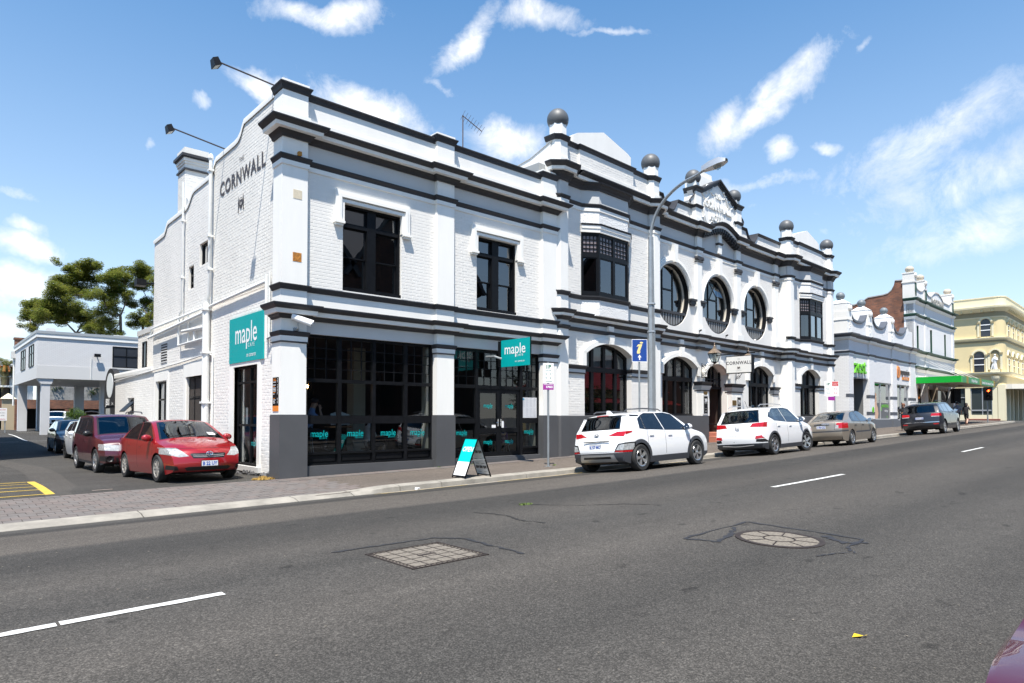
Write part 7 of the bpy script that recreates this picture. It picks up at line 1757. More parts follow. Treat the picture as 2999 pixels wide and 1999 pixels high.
# ---- gold sedan
P_gold=paint('champagne_paint',(.36,.31,.25),.55,.35)
pul=dict(paint=P_gold,W=1.70,xF=2.13,xR=-2.22,xf=1.26,xr=-1.275,r=.305,track=1.48,zlow=.19,wheel='five',arch=1.14,crown=.05,tumble=.40,kf=.14,kr=.12,sglass=M_cglass,rglass=M_cglass,
 top=[(-2.12,.26),(-2.21,.40),(-2.22,.62),(-2.16,.92),(-2.10,1.01),(-1.72,1.05),(-1.62,1.06),(-.95,1.37),(-.55,1.435),(0,1.44),(.25,1.40),(1.0,.99),(1.15,.95),(1.8,.82),(2.02,.72),(2.12,.56),(2.13,.40),(2.05,.25)],
 belt=[(-2.2,.98),(-1.5,.97),(0,.93),(1.1,.90),(2.1,.76)],shoulder=.01,
 wins=[[(-1.18,.98),(-.98,.97),(-1.10,1.22),(-1.16,1.14)],[(-.95,.97),(-.24,.95),(-.45,1.35),(-.80,1.34),(-1.06,1.22)],[(-.17,.95),(.88,.93),(.84,.98),(.20,1.34),(-.05,1.375),(-.38,1.36)]],
 ws=(.24,.98,.50,.64),rw=('t',[(-1.60,-.60),(-.98,-.48),(-.98,.48),(-1.60,.60)]),seams=[(-.20,.30,.94),(.95,.32,.91),(-.98,.55,.96)],mirror=(.74,.98),handles=[(-.84,.80),(.02,.79)],mirmat=P_gold,cab=-1.2,hmat=M_trim,
 cuts=[([(.50,.72),(.86,.70),(.86,.92),(.56,.93)],'r','tail_lamp'),([(-.50,.72),(-.86,.70),(-.86,.92),(-.56,.93)],'r','tail_lamp'),([(-2.25,.72),(-1.95,.74),(-1.84,.84),(-1.90,.93),(-2.25,.92)],'s','tail_lamp'),
          ([(.50,.72),(.62,.72),(.62,.84),(.53,.84)],'r','reverse_lamp'),([(-.50,.72),(-.62,.72),(-.62,.84),(-.53,.84)],'r','reverse_lamp'),([(-.9,.575),(.9,.575),(.9,.63),(-.9,.63)],'r','bumper_trim'),([(-2.25,.575),(-1.65,.575),(-1.65,.63),(-2.25,.63)],'s','bumper_trim'),([(-.85,.50),(.85,.50),(.85,.56),(-.85,.56)],'s','bumper_trim'),([(1.52,.72),(1.62,.72),(1.62,.75),(1.52,.75)],'s','amber_lamp'),([(0.476,0.66),(0.484,0.66),(0.484,0.98),(0.476,0.98)],'r','panel_gap'),([(-0.484,0.66),(-0.476,0.66),(-0.476,0.98),(-0.484,0.98)],'r','panel_gap'),([(-0.86,0.656),(0.86,0.656),(0.86,0.664),(-0.86,0.664)],'r','panel_gap')])
loc,yaw,pi_,ro=street_pose(29.45,11.02)
k3=build_car('parked_sedan','champagne gold sedan parked between the second white SUV and the dark SUV',pul,loc,yaw,pi_,ro,'cars parked along the kerb')
plate_text(k3,'number_plate',(-2.20,.02,.78),-pi/2,'I 78 OZ')
mb=MB();mb.tube([(-2.165,-.3,.90),(-2.185,0,.91),(-2.165,.3,.90)],.022,6);mb.build('boot_trim',M_chrome,k3,local=True)
# ---- dark SUV further on
P_dark=paint('dark_grey_paint',(.012,.013,.018),0,.4)
jeep=dict(paint=P_dark,W=1.94,xF=2.40,xR=-2.43,xf=1.50,xr=-1.415,r=.385,track=1.62,zlow=.26,wheel='five',arch=1.16,crown=.05,tumble=.34,kf=.10,kr=.08,tw=.25,tf=1.5,tr=-1.6,
 top=[(-2.32,.34),(-2.42,.46),(-2.43,.68),(-2.36,1.0),(-2.30,1.16),(-2.02,1.60),(-2.05,1.66),(-1.6,1.74),(-.7,1.79),(.1,1.77),(.40,1.70),(1.05,1.24),(1.2,1.18),(2.0,1.10),(2.28,1.0),(2.38,.76),(2.40,.5),(2.30,.34)],
 belt=[(-2.4,1.22),(0,1.16),(1.1,1.12),(2.4,1.02)],shoulder=.012,
 wins=[[(-1.98,1.27),(-1.32,1.22),(-1.36,1.62),(-1.85,1.58)],[(-1.24,1.22),(-.38,1.19),(-.50,1.66),(-1.28,1.64)],[(-.28,1.19),(.84,1.16),(.82,1.20),(.30,1.60),(0,1.66),(-.40,1.66)]],
 ws=(.38,1.02,.56,.70),rw=('r',[(-.72,1.20),(.72,1.20),(.62,1.58),(-.62,1.58)]),seams=[(-.33,.5,1.18),(.93,.5,1.14)],mirror=(.76,1.24),handles=[(-1.0,1.06),(-.08,1.04)],cab=-1.6,hmat=M_chrome,mirmat=M_chrome,
 cuts=[([(.50,1.0),(.95,.98),(.95,1.14),(.54,1.13)],'r','tail_lamp'),([(-.50,1.0),(-.95,.98),(-.95,1.14),(-.54,1.13)],'r','tail_lamp'),([(-2.45,.99),(-2.05,1.02),(-2.0,1.12),(-2.45,1.13)],'s','tail_lamp'),([(.54,.96),(.9,.95),(.9,.985),(.54,1.0)],'r','reverse_lamp'),([(-.54,.96),(-.9,.95),(-.9,.985),(-.54,1.0)],'r','reverse_lamp'),
          ([(-.9,.66),(.9,.66),(.9,.69),(-.9,.69)],'r','chrome_strip'),([(.62,.54),(.86,.54),(.86,.60),(.62,.60)],'r','fog_lamp'),([(-.62,.54),(-.86,.54),(-.86,.60),(-.62,.60)],'r','fog_lamp')])
loc,yaw,pi_,ro=street_pose(43.4,11.0)
k4=build_car('parked_suv','dark grey SUV parked furthest along the kerb beside the walking woman',jeep,loc,yaw,pi_,ro,'cars parked along the kerb')
plate_text(k4,'number_plate',(-2.40,.02,.90),-pi/2,'JA 917 CD',.38);rails(k4,-1.6,.2,.6,1.84,M_trim)
# ---- red sedan facing the street
P_red=paint('red_car_paint',(.30,.006,.009),.2,.28)
cor=dict(paint=P_red,W=1.76,xF=2.23,xR=-2.31,xf=1.30,xr=-1.30,r=.318,track=1.54,zlow=.18,wheel='multi',rimmat=M_hub,arch=1.15,crown=.055,tumble=.40,kf=.17,kr=.12,bowf=.24,sglass=M_cgdark,rglass=M_cglass,
 top=[(-2.2,.26),(-2.30,.42),(-2.31,.66),(-2.26,.98),(-2.18,1.06),(-1.78,1.09),(-1.66,1.10),(-.98,1.39),(-.55,1.465),(0,1.475),(.28,1.44),(1.10,1.04),(1.25,.985),(1.75,.90),(2.02,.80),(2.12,.72),(2.19,.60),(2.23,.44),(2.20,.32),(2.10,.22)],
 belt=[(-2.3,1.02),(-1.5,1.0),(0,.96),(1.1,.93),(1.8,.84),(2.2,.70)],shoulder=.01,
 wins=[[(-1.36,1.03),(-.24,.99),(-.42,1.385),(-.80,1.375),(-1.18,1.20)],[(-.16,.985),(.92,.96),(.88,1.02),(.22,1.37),(-.05,1.40),(-.34,1.39)]],
 ws=(.29,1.10,.53,.70),rw=('t',[(-1.62,-.60),(-1.0,-.50),(-1.0,.50),(-1.62,.60)]),seams=[(-.20,.30,.98),(1.0,.32,.95),(-1.05,.55,.99)],mirror=(.80,1.02),handles=[(-.86,.84),(.02,.82)],cab=-1.3,hin=.03,
 cuts=[([(.42,.60),(.62,.585),(.92,.67),(.92,.80),(.62,.79)],'f','head_lamp'),([(-.42,.60),(-.62,.585),(-.92,.67),(-.92,.80),(-.62,.79)],'f','head_lamp'),([(1.72,.76),(1.80,.69),(2.2,.60),(2.2,.76),(1.9,.815)],'s','head_lamp'),
          ([(-.40,.645),(-.34,.55),(.34,.55),(.40,.645),(.36,.665),(-.36,.665)],'f','grille'),([(-.52,.335),(-.46,.27),(.46,.27),(.52,.335),(.44,.36),(-.44,.36)],'f','lower_intake'),([(.62,.28),(.80,.30),(.80,.40),(.66,.38)],'f','lower_intake'),([(-.62,.28),(-.80,.30),(-.80,.40),(-.66,.38)],'f','lower_intake'),([(-.9,.775),(.9,.775),(.9,.783),(-.9,.783)],'f','panel_gap')])
loc=(4.98,18.3,zl2(5,18.3)-.0)
red=build_car('parked_sedan','bright red sedan parked at the front of the lane facing the street',cor,loc,-pi/2+.045,-math.atan((zl2(5,19.6)-zl2(5,17))/2.6),0,'cars parked in the lane')
plate_text(red,'number_plate',(2.235,0,.43),pi/2,'B 22 UY')
mb=MB()
for z in(.585,.62):mb.tube([(2.165-(z-.585)*.5,-.34,z),(2.205-(z-.585)*.5,0,z-.012),(2.165-(z-.585)*.5,.34,z)],.009,5)
mb.build('grille_bar',M_silver,red,local=True)
mb=MB();mb.tube([(2.215,.07*cos(t),.655+.045*sin(t))for t in frange(0,2*pi,22)],.009,5);mb.tube([(2.217,.025*cos(t),.655+.042*sin(t))for t in frange(0,2*pi,16)],.006,5);mb.tube([(2.217,.055*cos(t),.672+.02*sin(t))for t in frange(0,2*pi,16)],.006,5);mb.build('badge',M_chrome,red,local=True)
mb=MB();mb.tube([(1.13,-.55,1.045),(1.0,0,1.10),(.98,.1,1.12)],.010,5);mb.tube([(1.13,.1,1.045),(1.05,.6,1.06)],.010,5);mb.build('wiper',M_trim,red,local=True)
mb=MB();mb.quad((1.06,.40,1.082),(1.06,.56,1.075),(.95,.53,1.135),(.95,.38,1.142));mb.build('learner_card',M_sgw,red,local=True)
# ---- maroon wagon
P_mar=paint('maroon_paint',(.070,.004,.010),.0,.35)
fo=dict(paint=P_mar,W=1.78,xF=2.26,xR=-2.30,xf=1.31,xr=-1.305,r=.345,track=1.54,zlow=.24,wheel='five',arch=1.18,crown=.045,tumble=.26,kf=.12,kr=.08,sglass=M_cgdark,
 top=[(-2.2,.3),(-2.29,.46),(-2.30,.8),(-2.24,1.1),(-2.0,1.58),(-1.6,1.65),(-.6,1.675),(.05,1.66),(.30,1.60),(1.02,1.10),(1.2,1.05),(1.9,.98),(2.12,.90),(2.2,.74),(2.26,.55),(2.24,.36),(2.15,.26)],
 belt=[(-2.3,1.08),(0,1.02),(1.1,.99),(2.2,.86)],clad=.30,cladw=.0,
 wins=[[(-2.0,1.12),(-1.16,1.08),(-1.20,1.54),(-1.8,1.50)],[(-1.10,1.08),(-.28,1.05),(-.36,1.56),(-1.12,1.55)],[(-.20,1.05),(.88,1.02),(.84,1.07),(.22,1.50),(-.05,1.56),(-.28,1.56)]],
 ws=(.30,1.0,.60,.70),rw=('r',[(-.66,1.14),(.66,1.14),(.60,1.52),(-.60,1.52)]),seams=[(-.24,.4,1.04),(.95,.4,1.0)],mirror=(.72,1.10),handles=[(-.88,.92),(0,.90)],mirmat=M_trim,cab=-1.5,
 cuts=[([(.46,.64),(.88,.66),(.88,.83),(.46,.80)],'f','head_lamp'),([(-.46,.64),(-.88,.66),(-.88,.83),(-.46,.80)],'f','head_lamp'),([(1.95,.68),(2.3,.66),(2.3,.82),(1.98,.84)],'s','head_lamp'),([(-.42,.62),(.42,.62),(.44,.80),(-.44,.80)],'f','chrome_strip'),([(-.36,.645),(.36,.645),(.37,.775),(-.37,.775)],'f','grille'),([(-.5,.32),(.5,.32),(.54,.46),(-.54,.46)],'f','lower_intake'),([(.58,.36),(.84,.36),(.84,.5),(.58,.5)],'f','lower_intake'),([(-.58,.36),(-.84,.36),(-.84,.5),(-.58,.5)],'f','lower_intake')])
mar=build_car('parked_wagon','maroon wagon with roof rails parked behind the bright red sedan',fo,(4.62,23.1,zl2(4.4,23.1)),-pi/2+.02,0,0,'cars parked in the lane')
rails(mar,-1.7,.25,.58,1.74,M_trim)
mb=MB();mb.tube([(2.21,-.3,.71),(2.235,0,.71),(2.21,.3,.71)],.014,5);mb.tube([(2.21,-.3,.665),(2.235,0,.665),(2.21,.3,.665)],.01,5);mb.build('grille_bar',M_chrome,mar,local=True)
for sg in(-1,1):mb=MB();mb.lathe((2.17,sg*.68,.43),[(.0,.0),(.055,.0),(.085,.02),(.085,-.05)],16,'x');mb.build('fog_lamp',M_trim,mar,local=True)
# ---- white hatchback
hat=dict(paint=P_white,W=1.70,xF=1.96,xR=-1.98,xf=1.22,xr=-1.27,r=.31,track=1.48,zlow=.19,wheel='five',rimmat=M_trim,arch=1.13,crown=.05,tumble=.40,kf=.16,kr=.12,tf=1.0,tr=-1.0,
 top=[(-1.9,.26),(-1.97,.42),(-1.98,.68),(-1.92,1.0),(-1.60,1.40),(-1.2,1.46),(-.4,1.485),(.05,1.47),(.30,1.41),(1.05,1.02),(1.2,.97),(1.65,.86),(1.84,.74),(1.94,.58),(1.96,.4),(1.88,.25)],
 belt=[(-2,1.10),(-1.2,1.06),(0,.97),(1.1,.90),(1.9,.76)],wins=[[(-1.30,1.12),(-.28,1.02),(-.42,1.39),(-.95,1.38),(-1.22,1.28)],[(-.20,1.01),(.88,.95),(.84,1.0),(.22,1.36),(-.1,1.40),(-.34,1.40)]],
 ws=(.31,1.04,.52,.68),rw=('r',[(-.58,1.06),(.58,1.06),(.5,1.36),(-.5,1.36)]),seams=[(-.24,.32,1.0),(.95,.34,.93)],mirror=(.76,1.0),handles=[(-.9,.88),(-.02,.84)],cab=-1.3,
 cuts=[([(.44,.62),(.86,.66),(.86,.82),(.5,.72)],'f','head_lamp'),([(-.44,.62),(-.86,.66),(-.86,.82),(-.5,.72)],'f','head_lamp'),([(1.45,.78),(1.95,.62),(1.95,.72),(1.6,.84)],'s','head_lamp'),([(-.5,.3),(.5,.3),(.56,.46),(-.56,.46)],'f','lower_intake')])
build_car('parked_hatchback','white hatchback parked behind the maroon wagon in the lane',hat,(5.15,29.4,zl2(4.8,29.4)),-pi/2,0,0,'cars parked in the lane')
# ---- dark sedan behind
P_navy=paint('black_blue_paint',(.008,.009,.013),0,.3)
dk=dict(cor);dk.update(paint=P_navy,rimmat=M_alloy,wheel='five')
build_car('parked_sedan','black sedan parked behind the white hatchback in the lane',dk,(5.45,36.1,zl2(5.3,36.1)),-pi/2-.02,0,0,'cars parked in the lane')
# ---- cars in the bays under the wing
gs=dict(cor);gs.update(paint=paint('silver_grey_paint',(.20,.215,.22),.5,.3))
build_car('parked_sedan','dark silver sedan nosing out of the bay by the front column of the wing',gs,(9.6,56.5,zl2(6.5,56.5)),pi+.25,0,0,'cars parked in the yard')
wj=dict(jeep);wj.update(paint=P_white,sglass=M_cgdark,cuts=[([(.50,.76),(.9,.78),(.9,.92),(.5,.90)],'f','head_lamp'),([(-.50,.76),(-.9,.78),(-.9,.92),(-.5,.90)],'f','head_lamp'),([(.06,.70),(.36,.70),(.36,.92),(.06,.92)],'f','grille'),([(-.06,.70),(-.36,.70),(-.36,.92),(-.06,.92)],'f','grille'),([(-.7,.4),(.7,.4),(.7,.56),(-.7,.56)],'f','lower_intake')])
build_car('parked_suv','white SUV parked in the dark car bay behind the front column',wj,(10.2,77.0,zl2(6.5,77)),-pi/2-.35,0,0,'cars parked in the yard')
gs2=dict(hat);gs2.update(paint=MATS['silver_grey_paint'])
build_car('parked_hatchback','silver hatchback whose roof shows between the hall and the black sedan',gs2,(8.4,47.8,zl2(6.5,47.8)),-pi/2,0,0,'cars parked in the yard')
build_car('parked_hatchback','white hatchback at the far left edge by the low hedge',dict(hat),(3.0,74.5,zl2(3,74.5)),pi,0,0,'cars parked in the yard')
# ---- maroon car close to the camera at the right
nr=dict(cor);nr.update(paint=P_mar,cuts=[([(.50,.74),(.9,.72),(.9,.94),(.55,.95)],'r','tail_lamp'),([(-.50,.74),(-.9,.72),(-.9,.94),(-.55,.95)],'r','tail_lamp'),([(-2.35,.74),(-1.98,.76),(-1.9,.9),(-2.35,.95)],'s','reverse_lamp')])
build_car('parked_sedan','maroon car close at the lower right corner, only its rear wing showing',nr,(3.78,-.43,zroad(3.4,-.4)),-.02,0,0)
# ================================================================ signs, lamps, poles
def S(mb,name,m,parent,smooth=None):return mb.build(name,m,parent,smooth=smooth)
M_ink=MATS['dark_letter']
# maple board over the side door
t=thing('cafe_wall_sign','large teal cafe board with white lettering above the side door','sign',(6.55,18,2.95))
mb=MB(FS);mb.box(16.74,19.20,.02,.05,2.95,4.20);S(mb,'board',M_teal,t)
mb=MB(FS);f=lambda cx,z:(lambda x,y,h:(cx-x,.054+h,z+y))
add_text(mb,'maple',f(17.95,3.47),.80,.84,bold=.004);add_text(mb,'CAFE',f(17.55,3.33),.15,1,space=1.5);add_text(mb,'on cameron',f(17.55,3.07),.17,.8);S(mb,'lettering',M_sgw,t)
# projecting maple sign
t=thing('cafe_blade_sign','teal cafe sign projecting from the wall over the shop door','sign',(13.27,15.2,3))
mb=MB();mb.box(13.24,13.30,13.93,15.2,2.98,3.79);S(mb,'panel',M_teal,t)
mb=MB();f=lambda cy,z:(lambda x,y,h:(13.236-h,cy-x,z+y))
add_text(mb,'maple',f(14.58,3.36),.44,.9,bold=.003);add_text(mb,'CAFE',f(14.36,3.27),.10,1,space=1.4);add_text(mb,'on cameron',f(14.36,3.10),.085,1);S(mb,'lettering',M_sgw,t)
mb=MB();mb.box(13.25,13.29,13.915,13.93,2.96,3.81);mb.box(13.2,13.34,15.2,15.3,3.0,3.77);S(mb,'edge_frame',M_black,t)
mb=MB();mb.tube([(12.9,15.5,3.3),(12.9,15.1,3.28),(13.0,14.9,3.2)],.03,6);S(mb,'sign_spotlight',M_galv,t)
# hotel blade sign
t=thing('hotel_blade_sign','white hotel name sign box projecting over the entrance','sign',(27.2,15.75,3.4))
mb=MB();mb.box(27.2,27.42,14.50,15.75,3.42,4.20);S(mb,'box',M_black,t)
mb=MB();mb.box(27.19,27.2,14.53,15.72,3.45,4.17);S(mb,'face',mat('sign_cream',(.80,.79,.75),.4),t)
mb=MB();mb.tube([(27.3,16.3,4.3),(27.3,14.4,4.3)],.025,6);mb.lathe((27.3,14.75,4.3),[(.03,0),(.05,.05),(.02,.1),(.035,.16),(0,.24)],8);S(mb,'hanger',M_black,t)
mb=MB();f=lambda cy,z:(lambda x,y,h:(27.186-h,cy-x,z+y))
add_text(mb,'CORNWALL',f(15.12,3.82),.20,1.0,space=1.15,bold=.004);add_text(mb,'THE',f(15.12,4.03),.06,1,space=1.2);add_text(mb,'HISTORIC HOTEL',f(15.12,3.52),.03,1,space=1.2)
def crest(mb,fn,k):
 sh=[(-.5,.45),(.5,.45),(.5,-.1),(.35,-.5),(0,-.8),(-.35,-.5),(-.5,-.1)]
 mb.poly([fn(x*k,y*k,0)for x,y in sh])
 for sg in(-1,1):
  mb.poly([fn(sg*x*k,y*k,0)for x,y in((.55,.2),(.7,.55),(.8,.95),(.92,1.05),(.86,.6),(1.0,.2),(.9,-.4),(1.05,-1.0),(.85,-1.05),(.75,-.5),(.6,-.3))])
 for i in range(7):a=pi*(.2+.6*i/6);mb.poly([fn((1.0*cos(a)+.05*cos(q))*k,(.25+.8*sin(a)+.05*sin(q))*k,0)for q in(0,1.57,3.14,4.71)])
 for i in range(8):x=-.8+1.6*i/7;mb.poly([fn((x+.07*cos(q))*k,(-1.12-.18*sin(pi*(i/7))+.05*sin(q))*k,0)for q in(0,1.57,3.14,4.71)])
 for i in range(12):a=pi*(.15+.7*i/11);b=pi*(.15+.7*(i+1)/11);mb.poly([fn(.62*cos(a)*k,(.3+.4*sin(a))*k,0),fn(.62*cos(b)*k,(.3+.4*sin(b))*k,0),fn(.5*cos(b)*k,(.3+.32*sin(b))*k,0),fn(.5*cos(a)*k,(.3+.32*sin(a))*k,0)])
crest(mb,lambda x,y,h:(27.186,15.12+x,3.66+y),.07);S(mb,'lettering',M_ink,t)
# painted name on the side wall
t=thing('painted_wall_name','black hotel name and crest painted high on the white side wall','sign',(6.58,18.5,7.2))
mb=MB(FS);f=lambda cy,z:(lambda x,y,h:(cy-x,.018+h,z+y));add_text(mb,'CORNWALL',f(18.52,7.96),.57,1.0,space=1.12,bold=.012);add_text(mb,'THE',f(18.5,8.55),.19,1.0,space=1.1);S(mb,'lettering',M_ink,t)
mb=MB(FS);crest(mb,lambda x,y,h:(18.52-x,.0185,7.38+y),.22);S(mb,'crest',M_ink,t)
mb=MB(FS);add_text(mb,'1824',lambda x,y,h:(18.52-x,.0205,7.33+y),.11,.8);S(mb,'crest_date',M_offw,t)
# floodlights on arms
for(y,z,L_,zz,lab)in((16.25,9.80,1.36,.12,'floodlight on a long arm at the front end of the side parapet'),(19.85,9.27,1.42,.22,'floodlight on a long arm midway along the stepped side parapet')):
 t=thing('parapet_floodlight',lab,'floodlight',(6.6,y,z),'floodlights over the painted hotel name')
 mb=MB();mb.tube([(6.75,y,z),(6.6-L_,y+.0,z+zz)],.022,6);S(mb,'arm',M_ink,t)
 mb=MB();hx=6.6-L_-.08;mb.strip([[(hx+.02,y-.10,z+zz+.08),(hx+.02,y+.10,z+zz+.08),(hx-.10,y+.10,z+zz+.02),(hx-.10,y-.10,z+zz+.02)],[(hx+.10,y-.14,z+zz-.10),(hx+.10,y+.14,z+zz-.10),(hx-.06,y+.14,z+zz-.17),(hx-.06,y-.14,z+zz-.17)]],True)
 ids=len(mb.v);mb.face(ids-1,ids-2,ids-3,ids-4);mb.face(ids-8,ids-7,ids-6,ids-5);S(mb,'lamp_head',M_black,t)
 mb=MB();mb.quad((hx+.085,y-.11,z+zz-.105),(hx+.085,y+.11,z+zz-.105),(hx-.045,y+.11,z+zz-.172),(hx-.045,y-.11,z+zz-.172));S(mb,'lens',mat('dull_lens',(.30,.32,.30),.2),t)
# cctv camera at the corner
t=thing('security_camera','white bullet security camera on the corner pier capital','camera',(6.75,15.38,3.6))
mb=MB(FM);mb.tube([(.36,-.06,3.58),(.36,-.16,3.60),(.34,-.18,3.72)],.022,6);mb.box(.3,.42,-.08,.0,3.55,3.62);S(mb,'bracket',M_galv,t)
mb=MB(FM);p0,p1=Vector((.22,-.12,3.86)),Vector((.62,-.34,3.70));mb.tube([tuple(p0),tuple(p1)],.06,12);mb.tube([tuple(p0+Vector((0,0,.04))),tuple(p1+Vector((.03,-.02,.04)))],.055,8);S(mb,'housing',M_sgw,t,smooth=40)
mb=MB(FM);mb.tube([tuple(p1),tuple(p1+(p1-p0)*.01)],.045,10);S(mb,'lens',M_black,t)
# rust patches, light sensor
for z,m_,lab in((6.90,mat('old_cream_patch',(.62,.55,.42),.8,noise=(14,.15,4)),'square cream patch of old paint on the corner pier'),(5.36,mat('rust_patch',(.42,.17,.03),.85,noise=(16,.8,5)),'rusty square metal plate on the corner pier')):
 mb=MB(FM);mb.box(.28,.50,-.006,.01,z-.11,z+.11);o=mb.build('wall_plate',m_);tag(o,lab,'wall plate')
mb=MB(FM);mb.box(.36,.44,-.12,-.03,7.83,7.93);o=mb.build('light_sensor',mat('rust_orange',(.45,.20,.03),.7));tag(o,'small rusty orange box on the corner pier moulding','sensor box')
# menu board on the pier side
t=thing('menu_board','tall black menu panel with orange foot on the side of the corner pier','menu',(6.44,15.7,1.6))
mb=MB();mb.box(6.445,6.462,15.53,15.86,1.73,2.42);S(mb,'panel',M_black,t);mb=MB();mb.box(6.445,6.4615,15.53,15.86,1.60,1.73);S(mb,'foot_panel',MATS['orange_sign'],t)
mb=MB();pr=MB()
for k in range(17):
 if k in(3,11,12):continue
 w=random.uniform(.08,.2);tgt=pr if k<2 or k%4==1 else mb;tgt.box(6.443,6.4452,15.83-w,15.83,2.37-k*.036,2.385-k*.036)
 mb.box(6.443,6.4452,15.55,15.58,2.37-k*.036,2.385-k*.036)
S(mb,'print',M_sgw,t);S(pr,'orange_print',MATS['orange_sign'],t)
# 39 boards and plaques by the entrance
for s0,s1,lab in((9.92,10.34,'framed black board numbered 39 left of the hotel entrance'),(13.02,13.44,'framed black board numbered 39 right of the hotel entrance')):
 t=thing('street_number_board',lab,'sign',tuple(FC(s0,.2,1.6)),'number boards flanking the entrance')
 n=MIDN-.22;mb=MB(FC);mb.box(s0,s1,n-.03,n,1.58,2.44);S(mb,'frame',M_grey,t);mb=MB(FC);mb.box(s0+.05,s1-.05,n-.034,n-.02,1.63,2.39);S(mb,'board',M_black,t)
 mb=MB(FC);c=(s0+s1)/2;add_text(mb,'39',lambda x,y,h:(c+x,n-.037,2.12+y),.24,1,bold=.006);add_text(mb,'CAMERON STREET',lambda x,y,h:(c+x,n-.037,2.06+y),.03,.9);add_text(mb,'THE CORNWALL',lambda x,y,h:(c+x,n-.037,1.84+y),.025,1);crest(mb,lambda x,y,h:(c+x,n-.037,1.73+y),.03);S(mb,'lettering',M_sgw,t)
mb=MB(FC);mb.box(12.62,12.98,MIDN-.245,MIDN-.22,2.02,2.26);o=mb.build('brass_plaque',mat('brass',(.24,.15,.05),.4,.7));tag(o,'small brass plaque on the right entrance pier','plaque')
mb=MB(FC);mb.box(10.0,10.28,MIDN-.245,MIDN-.22,2.47,2.60);o=mb.build('brass_plaque',MATS['brass']);tag(o,'small dark plaque above the left number board','plaque')
# wall lanterns
def lantern(s,lab):
 n0=MIDN-.12;nc=n0-.62;t=thing('wall_lantern',lab,'lantern',tuple(FC(s,nc,3.8)),'lanterns flanking the entrance')
 mb=MB(FC);mb.tube([(s,n0,3.22),(s,n0,3.86)],.018,6);mb.tube([(s,n0,3.80)]+[(s,n0-.62*q,3.62+.20*sin(q*pi*.5)+.05*sin(q*6))for q in frange(.1,1,10)],.016,6)
 for(z0,r,sg)in((3.35,.10,1),(3.6,.08,-1),(3.72,.09,1)):mb.tube([(s,n0-.12-r*cos(a)*(1-a/12),z0+r*sg*sin(a)*(1-a/12))for a in frange(0,7.5,18)],.012,5)
 mb.tube([(s,n0,3.28),(s,n0-.2,3.42),(s,n0-.45,3.72)],.014,6);S(mb,'scroll_bracket',M_black,t)
 mb=MB(FC);q=lambda w,z:[(s-w,nc-w,z),(s+w,nc-w,z),(s+w,nc+w,z),(s-w,nc+w,z)]
 b,tp=q(.10,3.88),q(.21,4.26)
 for i in range(4):mb.tube([b[i],tp[i]],.012,5);mb.tube([tp[i],tp[(i+1)%4]],.012,5);mb.tube([b[i],b[(i+1)%4]],.012,5)
 mb.lathe((s,nc,3.80),[(.02,0),(.09,.04),(.10,.08)],8);S(mb,'frame',M_black,t)
 mb=MB(FC);mb.strip([q(.23,4.26),q(.10,4.42),q(.07,4.44),q(.03,4.56)],True);mb.lathe((s,nc,4.54),[(.03,0),(.045,.04),(.015,.08),(.03,.12),(0,.2)],8);S(mb,'hood',mat('copper_patina',(.26,.20,.15),.5,.4,noise=(9,.4,4)),t)
 for i in range(4):mb=MB(FC);mb.quad(b[i],b[(i+1)%4],tp[(i+1)%4],tp[i]);S(mb,'pane',M_glass,t)
 mb=MB(FC);mb.lathe((s,nc,3.95),[(.0,0),(.03,.02),(.035,.08),(0,.14)],8);S(mb,'bulb',M_sgw,t)
lantern(10.05,'black wrought iron lantern left of the hotel sign');lantern(13.2,'black wrought iron lantern half hidden behind the hotel sign')
# street lamp
t=thing('street_lamp','tall galvanised street lamp with curved arm over the parked SUV','street lamp',(17.62,12.84,zfoot(17.5,12.8)))
x,y,z0=17.62,12.84+.0,zfoot(17.5,12.8)
mb=MB();mb.tube([(x,y,z0),(x,y,2.2),(x,y,4.2)],[.135,.13,.125],8);mb.tube([(x,y,4.2),(x,y,5.1),(x,y,7.3)],[.11,.105,.085],8);S(mb,'pole',M_galv,t)
mb=MB();arm=[(x,y,7.25)]+[(x,y-1.9*(1-cos(q)),7.3+1.55*sin(q))for q in frange(0.05,1.42,12)];mb.tube(arm,.05,8);e=arm[-1];mb.tube([e,(x,e[1]-.35,e[2]+.10)],.04,8);S(mb,'arm',M_galv,t,smooth=40)
for z in(4.2,5.1):mb=MB();mb.lathe((x,y,z),[(.125,-.02),(.14,0),(.13,.05)],10);S(mb,'pole_collar',M_galv,t)
hy,hz=e[1]-.3,e[2]+.12
mb=MB();mb.strip([[(x-.09,hy,hz-.05),(x+.09,hy,hz-.05),(x+.07,hy,hz+.10),(x-.07,hy,hz+.10)],[(x-.16,hy-.28,hz-.04),(x+.16,hy-.28,hz-.04),(x+.12,hy-.28,hz+.17),(x-.12,hy-.28,hz+.17)],[(x-.17,hy-.6,hz),(x+.17,hy-.6,hz),(x+.12,hy-.6,hz+.20),(x-.12,hy-.6,hz+.20)],[(x-.08,hy-.80,hz+.04),(x+.08,hy-.80,hz+.04),(x+.06,hy-.80,hz+.13),(x-.06,hy-.80,hz+.13)]],True);S(mb,'lamp_head',mat('lamp_alloy',(.55,.56,.57),.35,.5),t,smooth=50)
mb=MB();mb.lathe((x,hy-.5,hz-.01),[(0,-.13),(.08,-.10),(.13,-.03),(.14,.02)],14);S(mb,'lamp_bowl',glass_mat('lamp_bowl',(.8,.85,.85),1.4,.8),t,smooth=60)
